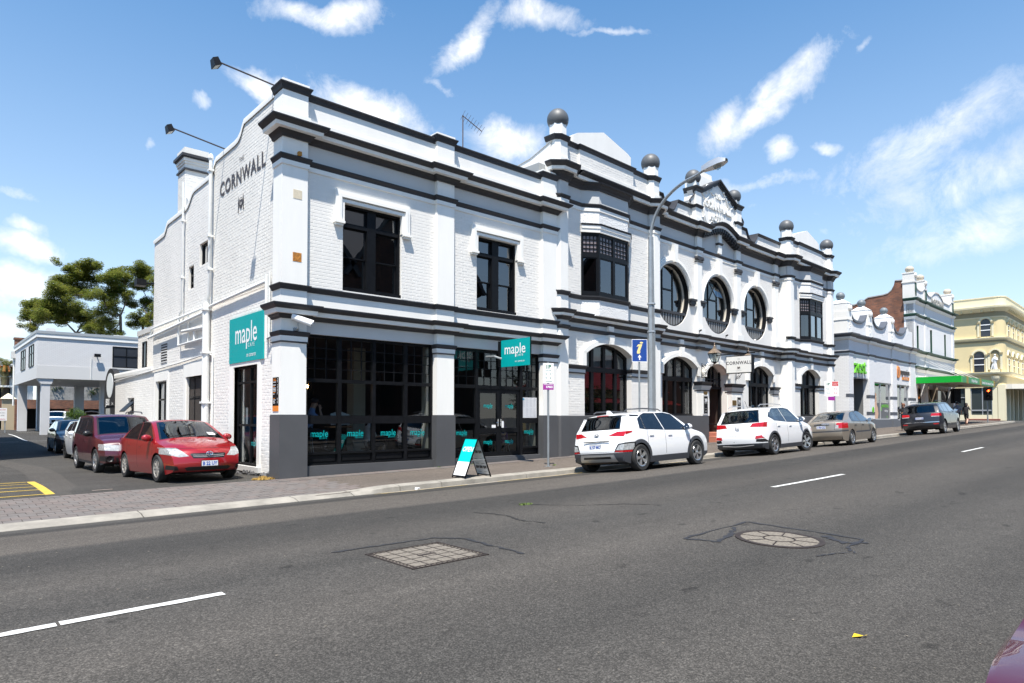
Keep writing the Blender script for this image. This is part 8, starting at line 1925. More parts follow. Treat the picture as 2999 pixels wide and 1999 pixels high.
# parking sign poles
def pole(t,x,y,zt,r=.03):z0=zfoot(x,y-yb(x));mb=MB();mb.tube([(x,y,z0-.05),(x,y,zt)],r,8);mb.box(x-.08,x+.08,y-.08,y+.08,z0-.05,z0+.012);S(mb,'pole',M_galv,t)
M_sgrn=mat('sign_green',(.02,.14,.07),.5);M_purp=mat('sign_purple',(.30,.025,.26),.5)
cdir=Vector((-.82,-.57,0));
def facing_plate(t,x,y,ang,w,h,z,m,name,off=.04):
 F=Frame(x,y,ang);mb=MB(F);mb.box(-w/2,w/2,-off-.004,-off,z,z+h);S(mb,name,m,t);return F
t=thing('parking_sign','one-hour meter parking sign on a thin pole outside the cafe','street sign',(13.28,13.22,zfoot(13.3,13.2)),'parking signs');pole(t,13.28,13.22,3.02)
F=facing_plate(t,13.28,13.22,radians(-40),.30,.56,2.42,M_sgw,'plate');mb=MB(F);add_text(mb,'1P',lambda x,y,h:(x,-.046,2.83+y),.15,1.05,bold=.006);add_text(mb,'METER',lambda x,y,h:(x,-.046,2.76+y),.05,1.1);add_text(mb,'9 - 5',lambda x,y,h:(x,-.046,2.64+y),.09,1);add_text(mb,'30',lambda x,y,h:(x+.11,-.046,2.68+y),.04,1);add_text(mb,'9 - 4',lambda x,y,h:(x,-.046,2.53+y),.09,1);mb.box(-.08,.08,-.047,-.0465,2.455,2.467);mb.poly([(.07,-.0468,2.445),(.07,-.0468,2.477),(.11,-.0468,2.461)]);S(mb,'lettering',M_sgrn,t)
facing_plate(t,13.28,13.22,radians(-40),.30,.17,2.23,M_purp,'meter_plate');mb=MB(F);add_text(mb,'57022',lambda x,y,h:(x+.03,-.046,2.285+y),.075,1.0,bold=.003);mb.box(-.13,.13,-.046,-.0455,2.37,2.38);S(mb,'meter_lettering',M_sgw,t)
t=thing('parking_sign','parking and loading zone sign plates on a pole beside the gold sedan','street sign',(33.4,13.5,zfoot(33.4,12.8)),'parking signs');pole(t,33.4,13.5,3.3)
F=facing_plate(t,33.4,13.5,radians(-40),.34,.72,2.5,M_sgw,'plate');F2=Frame(33.4,13.5,radians(-40));mb=MB(F);mb.box(-.53,-.18,-.044,-.04,2.5,3.22);S(mb,'plate',M_sgw,t)
mb=MB(F);add_text(mb,'1P',lambda x,y,h:(x-.36,-.047,3.02+y),.17,1,bold=.006);add_text(mb,'9-5',lambda x,y,h:(x-.36,-.047,2.8+y),.12,1);add_text(mb,'9-4',lambda x,y,h:(x-.36,-.047,2.6+y),.12,1);S(mb,'lettering',M_sgrn,t)
mb=MB(F);mb.box(-.15,.15,-.0465,-.045,2.98,3.2);add_text(mb,'9-5',lambda x,y,h:(x,-.047,2.8+y),.12,1);add_text(mb,'9-4',lambda x,y,h:(x,-.047,2.6+y),.12,1);S(mb,'red_lettering',MATS['sign_red'],t);mb=MB(F);add_text(mb,'LOADING',lambda x,y,h:(x,-.048,3.10+y),.07,.95);add_text(mb,'ZONE',lambda x,y,h:(x,-.048,3.01+y),.08,1);S(mb,'white_lettering',M_sgw,t);mb=MB(F);mb.box(-.36,-.02,-.044,-.04,2.28,2.47);S(mb,'meter_plate',M_purp,t)
t=thing('information_sign','blue tourist information sign with a yellow letter i on its pole','street sign',(17.12,12.95,zfoot(17,12.9)));pole(t,17.12,12.95,3.95,.03)
F=facing_plate(t,17.12,12.95,radians(-38),.50,.72,3.22,M_sgw,'plate');mb=MB(F);mb.box(-.235,.235,-.0455,-.044,3.235,3.925);S(mb,'blue_field',mat('sign_blue',(.006,.05,.26),.5),t)
mb=MB(F);mb.poly([(.06+.055*cos(q),-.047,3.83+.03*sin(q))for q in frange(0,2*pi,12)[:-1]]);mb.poly([(-.1,-.047,3.70),(-.04,-.047,3.78),(.09,-.047,3.78),(.0,-.047,3.53),(.04,-.047,3.56),(.0,-.047,3.48),(-.08,-.047,3.48),(-.09,-.047,3.54),(-.02,-.047,3.72)]);S(mb,'symbol',mat('sign_yellow',(.78,.62,.25),.5),t)
mb=MB(F);mb.box(-.018,.018,-.0475,-.0465,3.28,3.38);mb.poly([(-.06,-.047,3.36),(.06,-.047,3.36),(0,-.047,3.45)]);S(mb,'arrow',M_sgw,t)
# sandwich board
t=thing('sandwich_board','teal and white open sandwich board standing by the kerb','sandwich board',(9.95,12.5,zfoot(9.9,12.5)))
gz=zfoot(9.9,12.5);ya,yb2=12.27,12.78;tx,tz=9.98,gz+.93;fx,bx_=9.58,10.36
def on(p,q,y):return(fx+(tx-fx)*q-p*.92,y,gz+(tz-gz)*q+p*.40)      # front leaf, p lifts off the face
def onb(p,q,y):return(bx_+(tx-bx_)*q+p*.92,y,gz+(tz-gz)*q+p*.40)
def leaf(fn,q0,q1,y0,y1,p0,p1):
 mb=MB();a=[fn(p,q,y)for p in(p0,p1)for q in(q0,q1)for y in(y0,y1)];i=[mb.vert(*v)for v in a]
 for f_ in((0,1,3,2),(4,6,7,5),(0,4,5,1),(2,3,7,6),(0,2,6,4),(1,5,7,3)):mb.face(*[i[k]for k in f_])
 return mb
for fn,nm in((on,'front'),(onb,'back')):
 mb=MB()
 for y0,y1 in((ya,ya+.025),(yb2-.025,yb2)):q=leaf(fn,0,1.0,y0,y1,-.005,.02);b=len(mb.v);mb.v+=q.v;mb.f+=[tuple(b+k for k in f_)for f_ in q.f];mb.mi+=q.mi
 for q0,q1 in((.03,.06),(.975,1.0)):q=leaf(fn,q0,q1,ya,yb2,-.004,.019);b=len(mb.v);mb.v+=q.v;mb.f+=[tuple(b+k for k in f_)for f_ in q.f];mb.mi+=q.mi
 S(mb,'frame',M_black,t)
S(leaf(on,.40,.975,ya+.025,yb2-.025,.004,.012),'teal_panel',mat('bright_teal',(.0,.50,.47),.4),t);S(leaf(on,.06,.40,ya+.025,yb2-.025,.004,.012),'white_panel',M_sgw,t);S(leaf(onb,.06,.975,ya+.025,yb2-.025,.0,.008),'back_panel',mat('back_panel_white',(.70,.70,.70),.5),t)
mb=MB();L_=math.hypot(tx-fx,tz-gz);add_text(mb,'OPEN',lambda x,y,h:on(.014,.66+y/L_,12.525-x),.17,.9,shear=.2,bold=.003);S(mb,'lettering',M_sgw,t)
mb=MB();add_text(mb,'maple',lambda x,y,h:on(.014,.20+y/L_,12.525-x),.19,.82);S(mb,'pale_lettering',mat('pale_teal',(.35,.55,.58),.5),t)
mb=MB()
for q in(.22,.62):
 for yy in(12.38,12.52,12.66):add_text(mb,'M3',lambda x,y,h:onb(-.006,q+y/L_,yy+x),.09,1,bold=.006)
for q in(.12,.34,.46,.8):
 for yy in(12.4,12.62):mb.poly([onb(-.006,q+dq,yy+dy)for dq,dy in((0,-.06),(0,.06),(.008,.06),(.008,-.06))])
S(mb,'back_lettering',M_ink,t)
mb=MB();mb.tube([on(0,.45,ya+.01),onb(0,.45,ya+.01)],.008,5);S(mb,'spreader',M_galv,t)
# aerial on the roof
t=thing('television_aerial','thin rusty television aerial above the cafe parapet','aerial',(13.4,18.5,7.9))
mb=MB();ax,ay,zt=14.15,18.3,12.1;mb.tube([(ax,ay,7.9),(ax,ay,zt)],.02,6);mb.tube([(ax-.02,ay,zt-.02),(ax+.62,ay-.3,zt-.50)],.016,5)
for k in range(8):q=k/7;p=Vector((ax+.62*q,ay-.3*q,zt-.50*q));mb.tube([tuple(p+Vector((.15,.33,0))),tuple(p-Vector((.15,.33,0)))],.006,4)
S(mb,'mast',mat('rust_brown',(.10,.06,.04),.7,.3),t)
# little wall spotlights on the cornice
for i,(s,n)in enumerate(((2.0,-.1),(9.45,.15),(11.9,.2),(14.6,.15),(22.3,-.1))):
 t=thing('cornice_spotlight',['tiny black spotlight below the left oriel','tiny black spotlight at the foot of the first middle pilaster','tiny spotlight under the centre round window','tiny white spotlight under the right round window','tiny spotlight below the right oriel'][i],'spotlight',tuple(FC(s,n,5.12)),'spotlights along the lower cornice')
 mb=MB(FC);mb.tube([(s,n,5.12),(s,n,5.20)],.012,5);mb.tube([(s,n,5.22),(s+.08,n-.06,5.27)],.035,8);S(mb,'lamp_head',M_black if i!=3 else M_sgw,t)
# traffic lights
def traffic_light(x,y,z0,zt,lab,ang,lit):
 t=thing('traffic_light',lab,'traffic light',(x,y,z0),'traffic lights at the crossing');mb=MB();mb.tube([(x,y,z0),(x,y,zt-.35)],.055,8);S(mb,'pole',M_galv,t)
 F=Frame(x,y,ang);mb=MB(F);mb.box(-.36,.36,-.14,-.10,zt-.85,zt+.32);S(mb,'backing_board',M_black,t)
 mb=MB(F);mb.box(-.15,.15,-.14,.06,zt-.7,zt+.18);S(mb,'signal_case',M_black,t)
 for k,c in enumerate(('red','amber','green')):
  mb=MB(F);z=zt-k*.28;mb.lathe((0,-.16,z),[(0,-.02),(.07,-.012),(.10,0)],16,'y');S(mb,'lens',mat('signal_red_lit',(.9,.05,.01),.3,emit=(1,.06,.01,9))if(k==0 and lit)else mat('signal_dark_lens',(.02,.02,.02),.3),t)
  mb=MB(F);mb.lathe((0,-.16,z),[(.115,0),(.12,-.16)],12,'y',0,pi);S(mb,'visor',M_black,t)
traffic_light(69.1,15.1,zfoot(69,13)-.05,3.77,'red traffic light on its post at the corner kerb',radians(-48),True)
traffic_light(62.5,15.75,zfoot(62,13.7),3.45,'dark traffic light seen from behind under the green awning',radians(120),False)
# statue in the niche
t=thing('niche_statue','white draped statue standing in the niche of the cream building','statue',tuple(FC(75.8,.88,6.95)))
mb=MB(FC);sx,sn=CS-.22,.88
mb.lathe((sx,sn,6.95),[(.22,0),(.24,.1),(.18,.5),(.16,.8),(.2,1.0),(.22,1.25),(.17,1.4),(.07,1.48),(.06,1.52)],12);mb.lathe((sx,sn,8.57),[(0,-.1),(.08,-.07),(.11,.0),(.09,.09),(0,.13)],10);mb.tube([(sx,sn-.2,8.25),(sx-.15,sn-.28,8.0),(sx-.2,sn+.02,8.1)],[.07,.06,.04],7);mb.tube([(sx,sn+.2,8.25),(sx-.08,sn+.28,7.95),(sx-.12,sn+.2,7.75)],[.07,.06,.04],7);mb.tube([(sx-.05,sn+.15,7.6),(sx-.1,sn+.28,7.2),(sx-.12,sn+.34,6.97)],[.11,.08,.05],8);S(mb,'figure',mat('statue_white',(.78,.78,.76),.6),t,smooth=60)
# bracket lamp boxes on the round window wall etc: yellow crates on the third round window sill
for i,s in enumerate((14.65,16.0)):
 mb=MB(FC);mb.lathe((s,MIDN+.55,6.0),[(.09,0),(.12,.24),(.10,.24)],10);o=mb.build('yellow_pot',mat('yellow_pot',(.70,.50,.12),.5));tag(o,['yellow pot behind the right round window, left of its middle light','yellow pot behind the right round window, right of its middle light'][i],'pot','pots in the round window')
# ================================================================ people and cafe furniture
M_skin=mat('skin',(.48,.29,.21),.55);M_hair_d=mat('dark_hair',(.02,.013,.010),.6);M_hair_b=mat('auburn_hair',(.16,.06,.03),.6)
def person(name,label,J,mats,hair=None,cap=None,group=None):
 """J: joint positions in world space; mats: cloth for torso, arms(upper), arms(lower), legs, feet. One skinned body mesh."""
 V=[];E=[];R=[];Bn=[]
 def add(p,r):V.append(Vector(p));R.append(r);return len(V)-1
 def bone(a,b,k):E.append((a,b));Bn.append((a,b,k))
 pel=add(J['pelvis'],(.155,.12));ch=add(J['chest'],(.165,.125));nb=add(J['neck'],(.062,.062));wst=add((Vector(J['pelvis'])+Vector(J['chest']))/2,(.13,.105))
 hd=Vector(J['head']);up=(hd-Vector(J['neck'])).normalized();h0=add(hd-up*.06,(.072,.08));h1=add(hd+up*.02,(.082,.098));h2=add(hd+up*.09,(.06,.07))
 bone(pel,wst,'torso');bone(wst,ch,'torso');bone(ch,nb,'torso');bone(nb,h0,'skin');bone(h0,h1,'skin');bone(h1,h2,'skin')
 fw=Vector(J['face']).normalized();nose=add(hd+fw*.112-up*.02,(.014,.014));bone(h1,nose,'skin')
 for s in('l','r'):
  sh=add(J['sh_'+s],(.062,.06));el=add(J['el_'+s],(.042,.042));wr=add(J['wr_'+s],(.028,.028));hn=Vector(J['wr_'+s]);d=(hn-Vector(J['el_'+s])).normalized();d=Vector(J.get('hand_'+s,d)).normalized()
  bone(ch,sh,'torso');bone(sh,el,'uarm');bone(el,wr,'larm');pm=add(hn+d*.05,(.036,.018));bone(wr,pm,'skin')
  side=d.cross(Vector((0,0,1)));side=side.normalized()if side.length>.1 else Vector((1,0,0));cu=side.cross(d).normalized()
  for k,(o,L_)in enumerate(((-.027,.062),(-.009,.075),(.009,.072),(.026,.055))):
   a=add(hn+d*.085+side*o,(.0095,.0095));b=add(hn+d*(.085+L_*.5)+side*o*1.1-cu*.008,(.0088,.0088));c=add(hn+d*(.085+L_*.9)+side*o*1.15-cu*.028,(.0075,.0075));bone(pm,a,'skin');bone(a,b,'skin');bone(b,c,'skin')
  a=add(hn+d*.045+side*.042,(.011,.011));b=add(hn+d*.085+side*.058-cu*.012,(.009,.009));bone(pm,a,'skin');bone(a,b,'skin')
  hp=add(J['hip_'+s],(.098,.095));kn=add(J['kn_'+s],(.062,.064));an=add(J['an_'+s],(.042,.045));to=add(J['to_'+s],(.042,.030));md=add((Vector(J['hip_'+s])+Vector(J['kn_'+s]))/2,(.082,.082));cf=add(Vector(J['kn_'+s])*.62+Vector(J['an_'+s])*.38,(.060,.064))
  bone(pel,hp,'legs');bone(hp,md,'legs');bone(md,kn,'legs');bone(kn,cf,'shin');bone(cf,an,'shin');bone(an,to,'feet')
 me=bpy.data.meshes.new(name);me.from_pydata([tuple(v)for v in V],E,[]);o=bpy.data.objects.new(name,me);COL.objects.link(o)
 sk=o.modifiers.new('skin','SKIN');sk.use_smooth_shade=True
 for i,r in enumerate(R):me.skin_vertices[0].data[i].radius=r
 me.skin_vertices[0].data[0].use_root=True
 ss=o.modifiers.new('sub','SUBSURF');ss.levels=1;ss.render_levels=1
 bpy.context.view_layer.update();dg=bpy.context.evaluated_depsgraph_get();nm=bpy.data.meshes.new_from_object(o.evaluated_get(dg));bpy.data.objects.remove(o)
 keys=['torso','uarm','larm','legs','shin','feet','skin'];nm.materials.clear()
 for k in keys:nm.materials.append(mats.get(k,M_skin))
 segs=[(V[a],V[b],k)for a,b,k in Bn]
 for p in nm.polygons:
  c=p.center;best=None
  for a,b,k in segs:
   ab=b-a;t=max(0,min(1,(c-a).dot(ab)/max(1e-9,ab.length_squared)));d=(c-a-ab*t).length-.02*(k=='torso')
   if best is None or d<best[0]:best=(d,k)
  p.material_index=keys.index(best[1]);p.use_smooth=True
 root=thing(name,label,'person',tuple(J['base']),group);bo=link('body',nm,root)
 if hair:
  mb=MB();ht,length=hair;bk=-fw
  rows=[]
  side=fw.cross(up).normalized()
  for q in frange(0,1,7):
   a=q*(2.0 if length<.1 else 2.2);r=.112
   row=[]
   for j in range(13):
    b=-pi*.5-1.25+2.5*j/12
    dirv=(side*cos(b)+fw*sin(b)*-1*-1)
    dirv=side*sin(-pi/2-b)+bk*cos(-pi/2-b)
    p=hd+up*(.045+r*cos(a)-(length*max(0,q-.55)/.45))+dirv*(r*(sin(a)if a<pi/2 else 1)*(1.0 if q<.9 else .9));row.append(tuple(p))
   rows.append(row)
  mb.strip(rows);mb.lathe(tuple(hd+up*.06),[(.098,-.02),(.104,.03),(.085,.08),(.04,.108),(0,.115)],14);h=mb.build('hair',ht,root,smooth=60)
 ey=MB()
 for sg in(-1,1):
  side=fw.cross(up).normalized();p=hd+up*.012+fw*.094+side*sg*.033;ey.lathe(tuple(p),[(0,-.01),(.010,0),(0,.01)],6)
 ey.build('eyes',mat('eye_dark',(.02,.015,.012),.3),root)
 mo=MB();side=fw.cross(up).normalized();q=hd-up*.068+fw*.09;mo.tube([tuple(q-side*.024),tuple(q+fw*.006),tuple(q+side*.024)],.006,5);mo.build('mouth',mat('lips',(.40,.16,.14),.5),root)
 if cap:
  mb=MB();mb.lathe(tuple(hd+up*.05),[(.108,-.015),(.112,.03),(.095,.08),(.05,.11),(0,.118)],16);c0=hd+up*.045+fw*.10;side=fw.cross(up).normalized();mb.strip([[tuple(c0-side*.075-fw*.03),tuple(c0-side*.07+fw*.05),tuple(c0+fw*.09-up*.01),tuple(c0+side*.07+fw*.05),tuple(c0+side*.075-fw*.03)],[tuple(c0-side*.075-fw*.03+up*.012),tuple(c0-side*.07+fw*.05+up*.012),tuple(c0+fw*.09),tuple(c0+side*.07+fw*.05+up*.012),tuple(c0+side*.075-fw*.03+up*.012)]]);mb.build('cap',cap,root,smooth=50)
 return root
def pose(x,y,z,ang,h=1.68,stride=0.0,arms='walk',seat=None):
 """standing / walking / seated joints; ang = facing direction in the ground plane"""
 k=h/1.7;f=Vector((cos(ang),sin(ang),0));l=Vector((-sin(ang),cos(ang),0));B=Vector((x,y,z));U=Vector((0,0,1));J={'base':B,'face':f}
 P_=lambda a,b,c:tuple(B+f*a*k+l*b*k+U*c*k)
 if seat is None:
  J.update(pelvis=P_(0,0,.93),chest=P_(.01,0,1.27),neck=P_(.01,0,1.45),head=P_(.03,0,1.58))
  for s,sg,st in(('l',1,1),('r',-1,-1)):
   q=stride*st;J['hip_'+s]=P_(0,sg*.09,.88);J['kn_'+s]=P_(.10+q*.5 if q>0 else .05+q*.25,sg*.095,.48);J['an_'+s]=P_(q*.9,sg*.09,.09+(.05 if q<0 else 0));J['to_'+s]=P_(q*.9+.16,sg*.10,.035)
   J['sh_'+s]=P_(0,sg*.185,1.37)
   if arms=='walk':J['el_'+s]=P_(-q*.35,sg*.235,1.09);J['wr_'+s]=P_(-q*.6+.10,sg*.22,.87)
   elif arms=='hold':J['el_'+s]=P_(.02,sg*.245,1.10);J['wr_'+s]=P_(.22,sg*.09,1.12);J['hand_'+s]=tuple(f*.5-l*sg*.7)
   elif arms=='phone':J['el_'+s]=P_(.05,sg*.24,1.10)if sg>0 else P_(.12,sg*.25,1.15);J['wr_'+s]=P_(.22,sg*.15,1.10)if sg>0 else P_(.14,sg*.14,1.48)
 else:
  sz=seat/k;J.update(pelvis=P_(0,0,sz+.10),chest=P_(.06,0,sz+.44),neck=P_(.09,0,sz+.62),head=P_(.13,0,sz+.75))
  for s,sg in(('l',1),('r',-1)):
   J['hip_'+s]=P_(.03,sg*.09,sz+.07);J['kn_'+s]=P_(.45,sg*.12,sz+.06);J['an_'+s]=P_(.38,sg*.12,max(.1,sz-.38));J['to_'+s]=P_(.54,sg*.13,max(.05,sz-.44));J['sh_'+s]=P_(.06,sg*.19,sz+.54)
   if arms=='chin' and sg<0:J['el_'+s]=P_(.34,sg*.20,sz+.30);J['wr_'+s]=P_(.27,sg*.06,sz+.60);J['hand_'+s]=(0,0,1)
   else:J['el_'+s]=P_(.12,sg*.27,sz+.28);J['wr_'+s]=P_(.38,sg*.17,sz+.30)
 return J
def cl(n,c,r=.8,noise=None):return mat(n,c,r,noise=noise)
# woman walking by the dark SUV
t=person('person','woman in black top and patterned trousers walking on the footpath beside the dark SUV',pose(45.4,14.25,zfoot(45.4,13.1),pi+.25,1.66,.22,'hold'),dict(torso=cl('black_cloth',(.012,.012,.014)),uarm=MATS['black_cloth'],larm=MATS['black_cloth'],legs=cl('patterned_cloth',(.09,.08,.08),.8,(30,.9,1)),shin=MATS['patterned_cloth'],feet=cl('tan_shoe',(.30,.16,.10))),(M_hair_b,.04))
mb=MB();mb.box(45.08,45.28,14.08,14.22,zfoot(45,13)+1.08,zfoot(45,13)+1.16);o=mb.build('wallet',cl('tan_leather',(.30,.13,.06)));tag(o,'brown purse held by the walking woman','purse')
person('person','man in a grey-blue shirt walking away near the crossing',pose(61.0,15.3,zfoot(61,13.5),.15,1.76,.25),dict(torso=cl('blue_grey_cloth',(.16,.18,.23)),uarm=MATS['blue_grey_cloth'],legs=cl('navy_cloth',(.015,.016,.022)),shin=MATS['navy_cloth'],feet=MATS['black_cloth']),(M_hair_d,.0),group='pedestrians at the crossing')
person('person','woman in black dress striding past the man near the crossing',pose(60.5,14.6,zfoot(60.5,13.0),.05,1.66,.32,'phone'),dict(torso=MATS['black_cloth'],uarm=MATS['black_cloth'],larm=MATS['black_cloth'],legs=MATS['black_cloth'],feet=cl('tan_shoe',(.3,.16,.1))),(M_hair_d,.08),group='pedestrians at the crossing')
# cafe guests
person('person','man in cap and pale blue shirt seated behind the cafe window, hand at chin',pose(7.60,16.35,.16,-.35,1.76,0,'chin',seat=.86),dict(torso=cl('pale_blue_cloth',(.22,.32,.55)),uarm=MATS['pale_blue_cloth'],legs=cl('dark_jeans',(.02,.022,.03)),shin=MATS['dark_jeans'],feet=MATS['black_cloth']),None,cl('dark_cap',(.03,.02,.02)),group='cafe guests')
person('person','seated cafe guest in a white shirt seen through the lower window pane',pose(9.55,16.75,.16,-.1,1.76,0,'walk',seat=.46),dict(torso=cl('white_cloth',(.62,.62,.62)),uarm=MATS['white_cloth'],legs=MATS['dark_jeans'],shin=M_skin,feet=MATS['black_cloth']),(M_hair_d,0),group='cafe guests')
person('person','woman in a purple top seated behind the right door leaf',pose(14.55,16.5,.16,pi-.3,1.64,0,'walk',seat=.46),dict(torso=cl('purple_cloth',(.10,.03,.17)),uarm=M_skin,legs=cl('violet_skirt',(.08,.02,.10)),feet=MATS['black_cloth']),(M_hair_b,.08),group='cafe guests')
def stool(x,y,h,lab):
 t=thing('cafe_stool',lab,'stool',(x,y,.16),'cafe seats');mb=MB();mb.lathe((x,y,.16+h),[(0,.0),(.18,0),(.19,-.03),(0,-.04)],18);mb.build('seat',cl('dark_wood',(.05,.03,.02),.5),t)
 for a in range(4):mb=MB();c,s=cos(a*pi/2+.6),sin(a*pi/2+.6);mb.tube([(x+.1*c,y+.1*s,.12+h),(x+.2*c,y+.2*s,.16)],.012,6);mb.build('leg',M_galv,t)
 mb=MB();mb.tube([(x+.17*cos(a),y+.17*sin(a),.16+h*.35)for a in frange(0,2*pi,14)],.008,5);mb.build('foot_ring',M_galv,t)
stool(7.60,16.35,.80,'high stool under the man in the cap');stool(9.55,16.75,.42,'low stool under the guest in the white shirt');stool(14.55,16.5,.42,'low stool under the woman in purple')
def table(x,y,h,r,lab):
 t=thing('cafe_table',lab,'table',(x,y,.16),'cafe tables');mb=MB();mb.lathe((x,y,.16+h),[(0,0),(r,0),(r,-.035),(0,-.035)],22);mb.build('table_top',cl('table_wood',(.10,.055,.03),.45),t)
 mb=MB();mb.tube([(x,y,.16),(x,y,.13+h)],.035,8);mb.lathe((x,y,.16),[(0,.03),(.24,.02),(.25,0)],16);mb.build('pedestal',M_black,t)
table(8.35,16.15,1.06,.36,'high round table beside the man in the cap');table(10.15,16.7,.74,.36,'low table beside the guest in the white shirt');table(13.85,16.7,.74,.34,'low table beside the woman in purple')
mb=MB();mb.strip([[(8.05+.55*q,16.0+.06*sin(q*3),1.25),(8.10+.55*q,16.12,1.62-.16*abs(q-.45))]for q in frange(0,1,8)]);o=mb.build('newspaper',mat('newsprint',(.55,.54,.50),.8,noise=(38,.45,2)));tag(o,'open newspaper standing on the table before the man in the cap','newspaper')
t=thing('pendant_lantern','small lit lantern hanging inside the left cafe window','lamp',(8.0,17.3,2.3));mb=MB();mb.tube([(8.0,17.3,3.55),(8.0,17.3,2.5)],.008,5)
for a in range(4):mb.tube([(8.0+.05*cos(a*pi/2),17.3+.05*sin(a*pi/2),2.5),(8.0+.13*cos(a*pi/2),17.3+.13*sin(a*pi/2),2.35),(8.0+.08*cos(a*pi/2),17.3+.08*sin(a*pi/2),2.05)],.01,5)
mb.build('cage',M_black,t);mb=MB();mb.lathe((8.0,17.3,2.3),[(0,-.05),(.03,-.02),(.03,.03),(0,.06)],10);mb.build('bulb',mat('warm_bulb',(1,.6,.25),.4,emit=(1,.50,.16,22)),t)
t=thing('wall_shelf','bottle shelf on the back wall of the cafe','shelf',(9.5,23.2,1.2));mb=MB(FM)
for z in(1.3,1.75,2.2):mb.box(2.2,4.6,7.6,7.88,z,z+.03)
mb.build('board',cl('dark_wood',(.05,.03,.02),.5),t)
mb=MB(FM)
for k in range(40):s=2.3+random.random()*2.2;z=random.choice((1.33,1.78,2.23));mb.box(s-.025,s+.025,7.7,7.75,z,z+random.uniform(.18,.3))
o=mb.build('bottles',cl('bottle_glass',(.10,.12,.10),.1),t);o['kind']='stuff'
# ================================================================ trees and the far side of the street
M_bark=mat('grey_bark',(.16,.13,.11),.9,noise=(6,.3,5),bump=(20,.6,.03))
def leaf_mat(name,c1,c2,tr=.35):
 m=bpy.data.materials.new(name);m.use_nodes=True;N=m.node_tree.nodes;L=m.node_tree.links;b=N['Principled BSDF'];b.inputs['Roughness'].default_value=.55
 g=N.new('ShaderNodeNewGeometry');n=N.new('ShaderNodeTexNoise');n.inputs['Scale'].default_value=.9;n.inputs['Detail'].default_value=3;L.new(g.outputs['Position'],n.inputs['Vector'])
 ad=N.new('ShaderNodeMath');ad.operation='MULTIPLY_ADD';L.new(g.outputs['Random Per Island'],ad.inputs[0]);ad.inputs[1].default_value=.7;
 s=N.new('ShaderNodeMath');s.operation='SUBTRACT';L.new(n.outputs['Fac'],s.inputs[0]);s.inputs[1].default_value=.35;L.new(s.outputs[0],ad.inputs[2])
 mx=N.new('ShaderNodeMixRGB');L.new(ad.outputs[0],mx.inputs['Fac']);mx.inputs['Color1'].default_value=(*c1,1);mx.inputs['Color2'].default_value=(*c2,1);L.new(mx.outputs[0],b.inputs['Base Color'])
 t=N.new('ShaderNodeBsdfTranslucent');L.new(mx.outputs[0],t.inputs['Color']);ms=N.new('ShaderNodeMixShader');ms.inputs[0].default_value=tr;L.new(b.outputs[0],ms.inputs[1]);L.new(t.outputs[0],ms.inputs[2]);L.new(ms.outputs[0],N['Material Output'].inputs['Surface'])
 return m
M_leaf=leaf_mat('tree_leaf',(.075,.135,.018),(.26,.25,.05),.5);M_leaf2=leaf_mat('dark_leaf',(.02,.045,.012),(.06,.10,.02));M_shrub=leaf_mat('shrub_leaf',(.06,.14,.02),(.16,.24,.05))
def leaves(mb,c,r,n,size,rnd):
 """leaf sprays in an uneven, flattened clump"""
 for i in range(n):
  d=Vector((rnd.gauss(0,1),rnd.gauss(0,1),rnd.gauss(0,1))).normalized()*(rnd.random()**.45);p=Vector(c)+Vector((d.x*r*1.15,d.y*r*1.15,d.z*r*.85))
  a=rnd.uniform(0,2*pi);tl=rnd.uniform(-.5,.5);s=size*rnd.uniform(.55,1.25);u=Vector((cos(a),sin(a),tl));w=Vector((-sin(a),cos(a),rnd.uniform(-.6,.6)))*.42
  mb.poly([tuple(p-u*s*.5),tuple(p+w*s*.5),tuple(p+u*s*.5+Vector((0,0,-.12*s))),tuple(p-w*s*.5)])
def grow_tree(name,label,base,fork,clumps,mleaf,nleaf,size,seed,group=None,trunk_r=.4):
 rnd=random.Random(seed);t=thing(name,label,'tree',base,group);mb=MB();B=Vector(base);Fk=Vector(fork)
 mb.tube([tuple(B),tuple(B.lerp(Fk,.5)+Vector((.2,.1,0))),tuple(Fk)],[trunk_r,trunk_r*.8,trunk_r*.65],9);mb.build('trunk',M_bark,t,smooth=60)
 lb=MB();cm=MB();nodes=[Fk];order=sorted(clumps,key=lambda c:(Vector(c[:3])-Fk).length)
 for c in order:
  p=Vector(c[:3]);st=min(nodes,key=lambda q:(q-p).length+.35*(q-Fk).length);mid=st.lerp(p,.5)+Vector((rnd.uniform(-.5,.5),rnd.uniform(-.5,.5),rnd.uniform(-.2,.5)))*min(1,(p-st).length/4)
  r0=max(.05,trunk_r*.42*(1-(st-Fk).length/16));lb.tube([tuple(st),tuple(mid),tuple(p)],[r0,r0*.65,.035],6,cap=False);nodes+=[mid,p]
  for _ in range(5):
   q=p+Vector((rnd.gauss(0,1),rnd.gauss(0,1),rnd.gauss(0,.6)))*c[3]*.6;lb.tube([tuple(mid.lerp(p,.6)),tuple(q)],[.05,.015],4,cap=False)
   leaves(cm,tuple(q),c[3]*.5,int(nleaf*.13*(c[3]/1.6)**2),size,rnd)
  leaves(cm,tuple(p),c[3]*.8,int(nleaf*.4*(c[3]/1.6)**2),size,rnd)
 lb.build('limbs',M_bark,t,smooth=60);cm.build('crown',mleaf,t);return t
def at(px,py,depth):            # a measured point of the yard trees, from sight lines taken at the camera station
 return tuple(Vector((0,0,EYE))+_F*depth+_R*((px-1500)/1940*depth)+Vector((0,0,(1222-py)/1940*depth)))
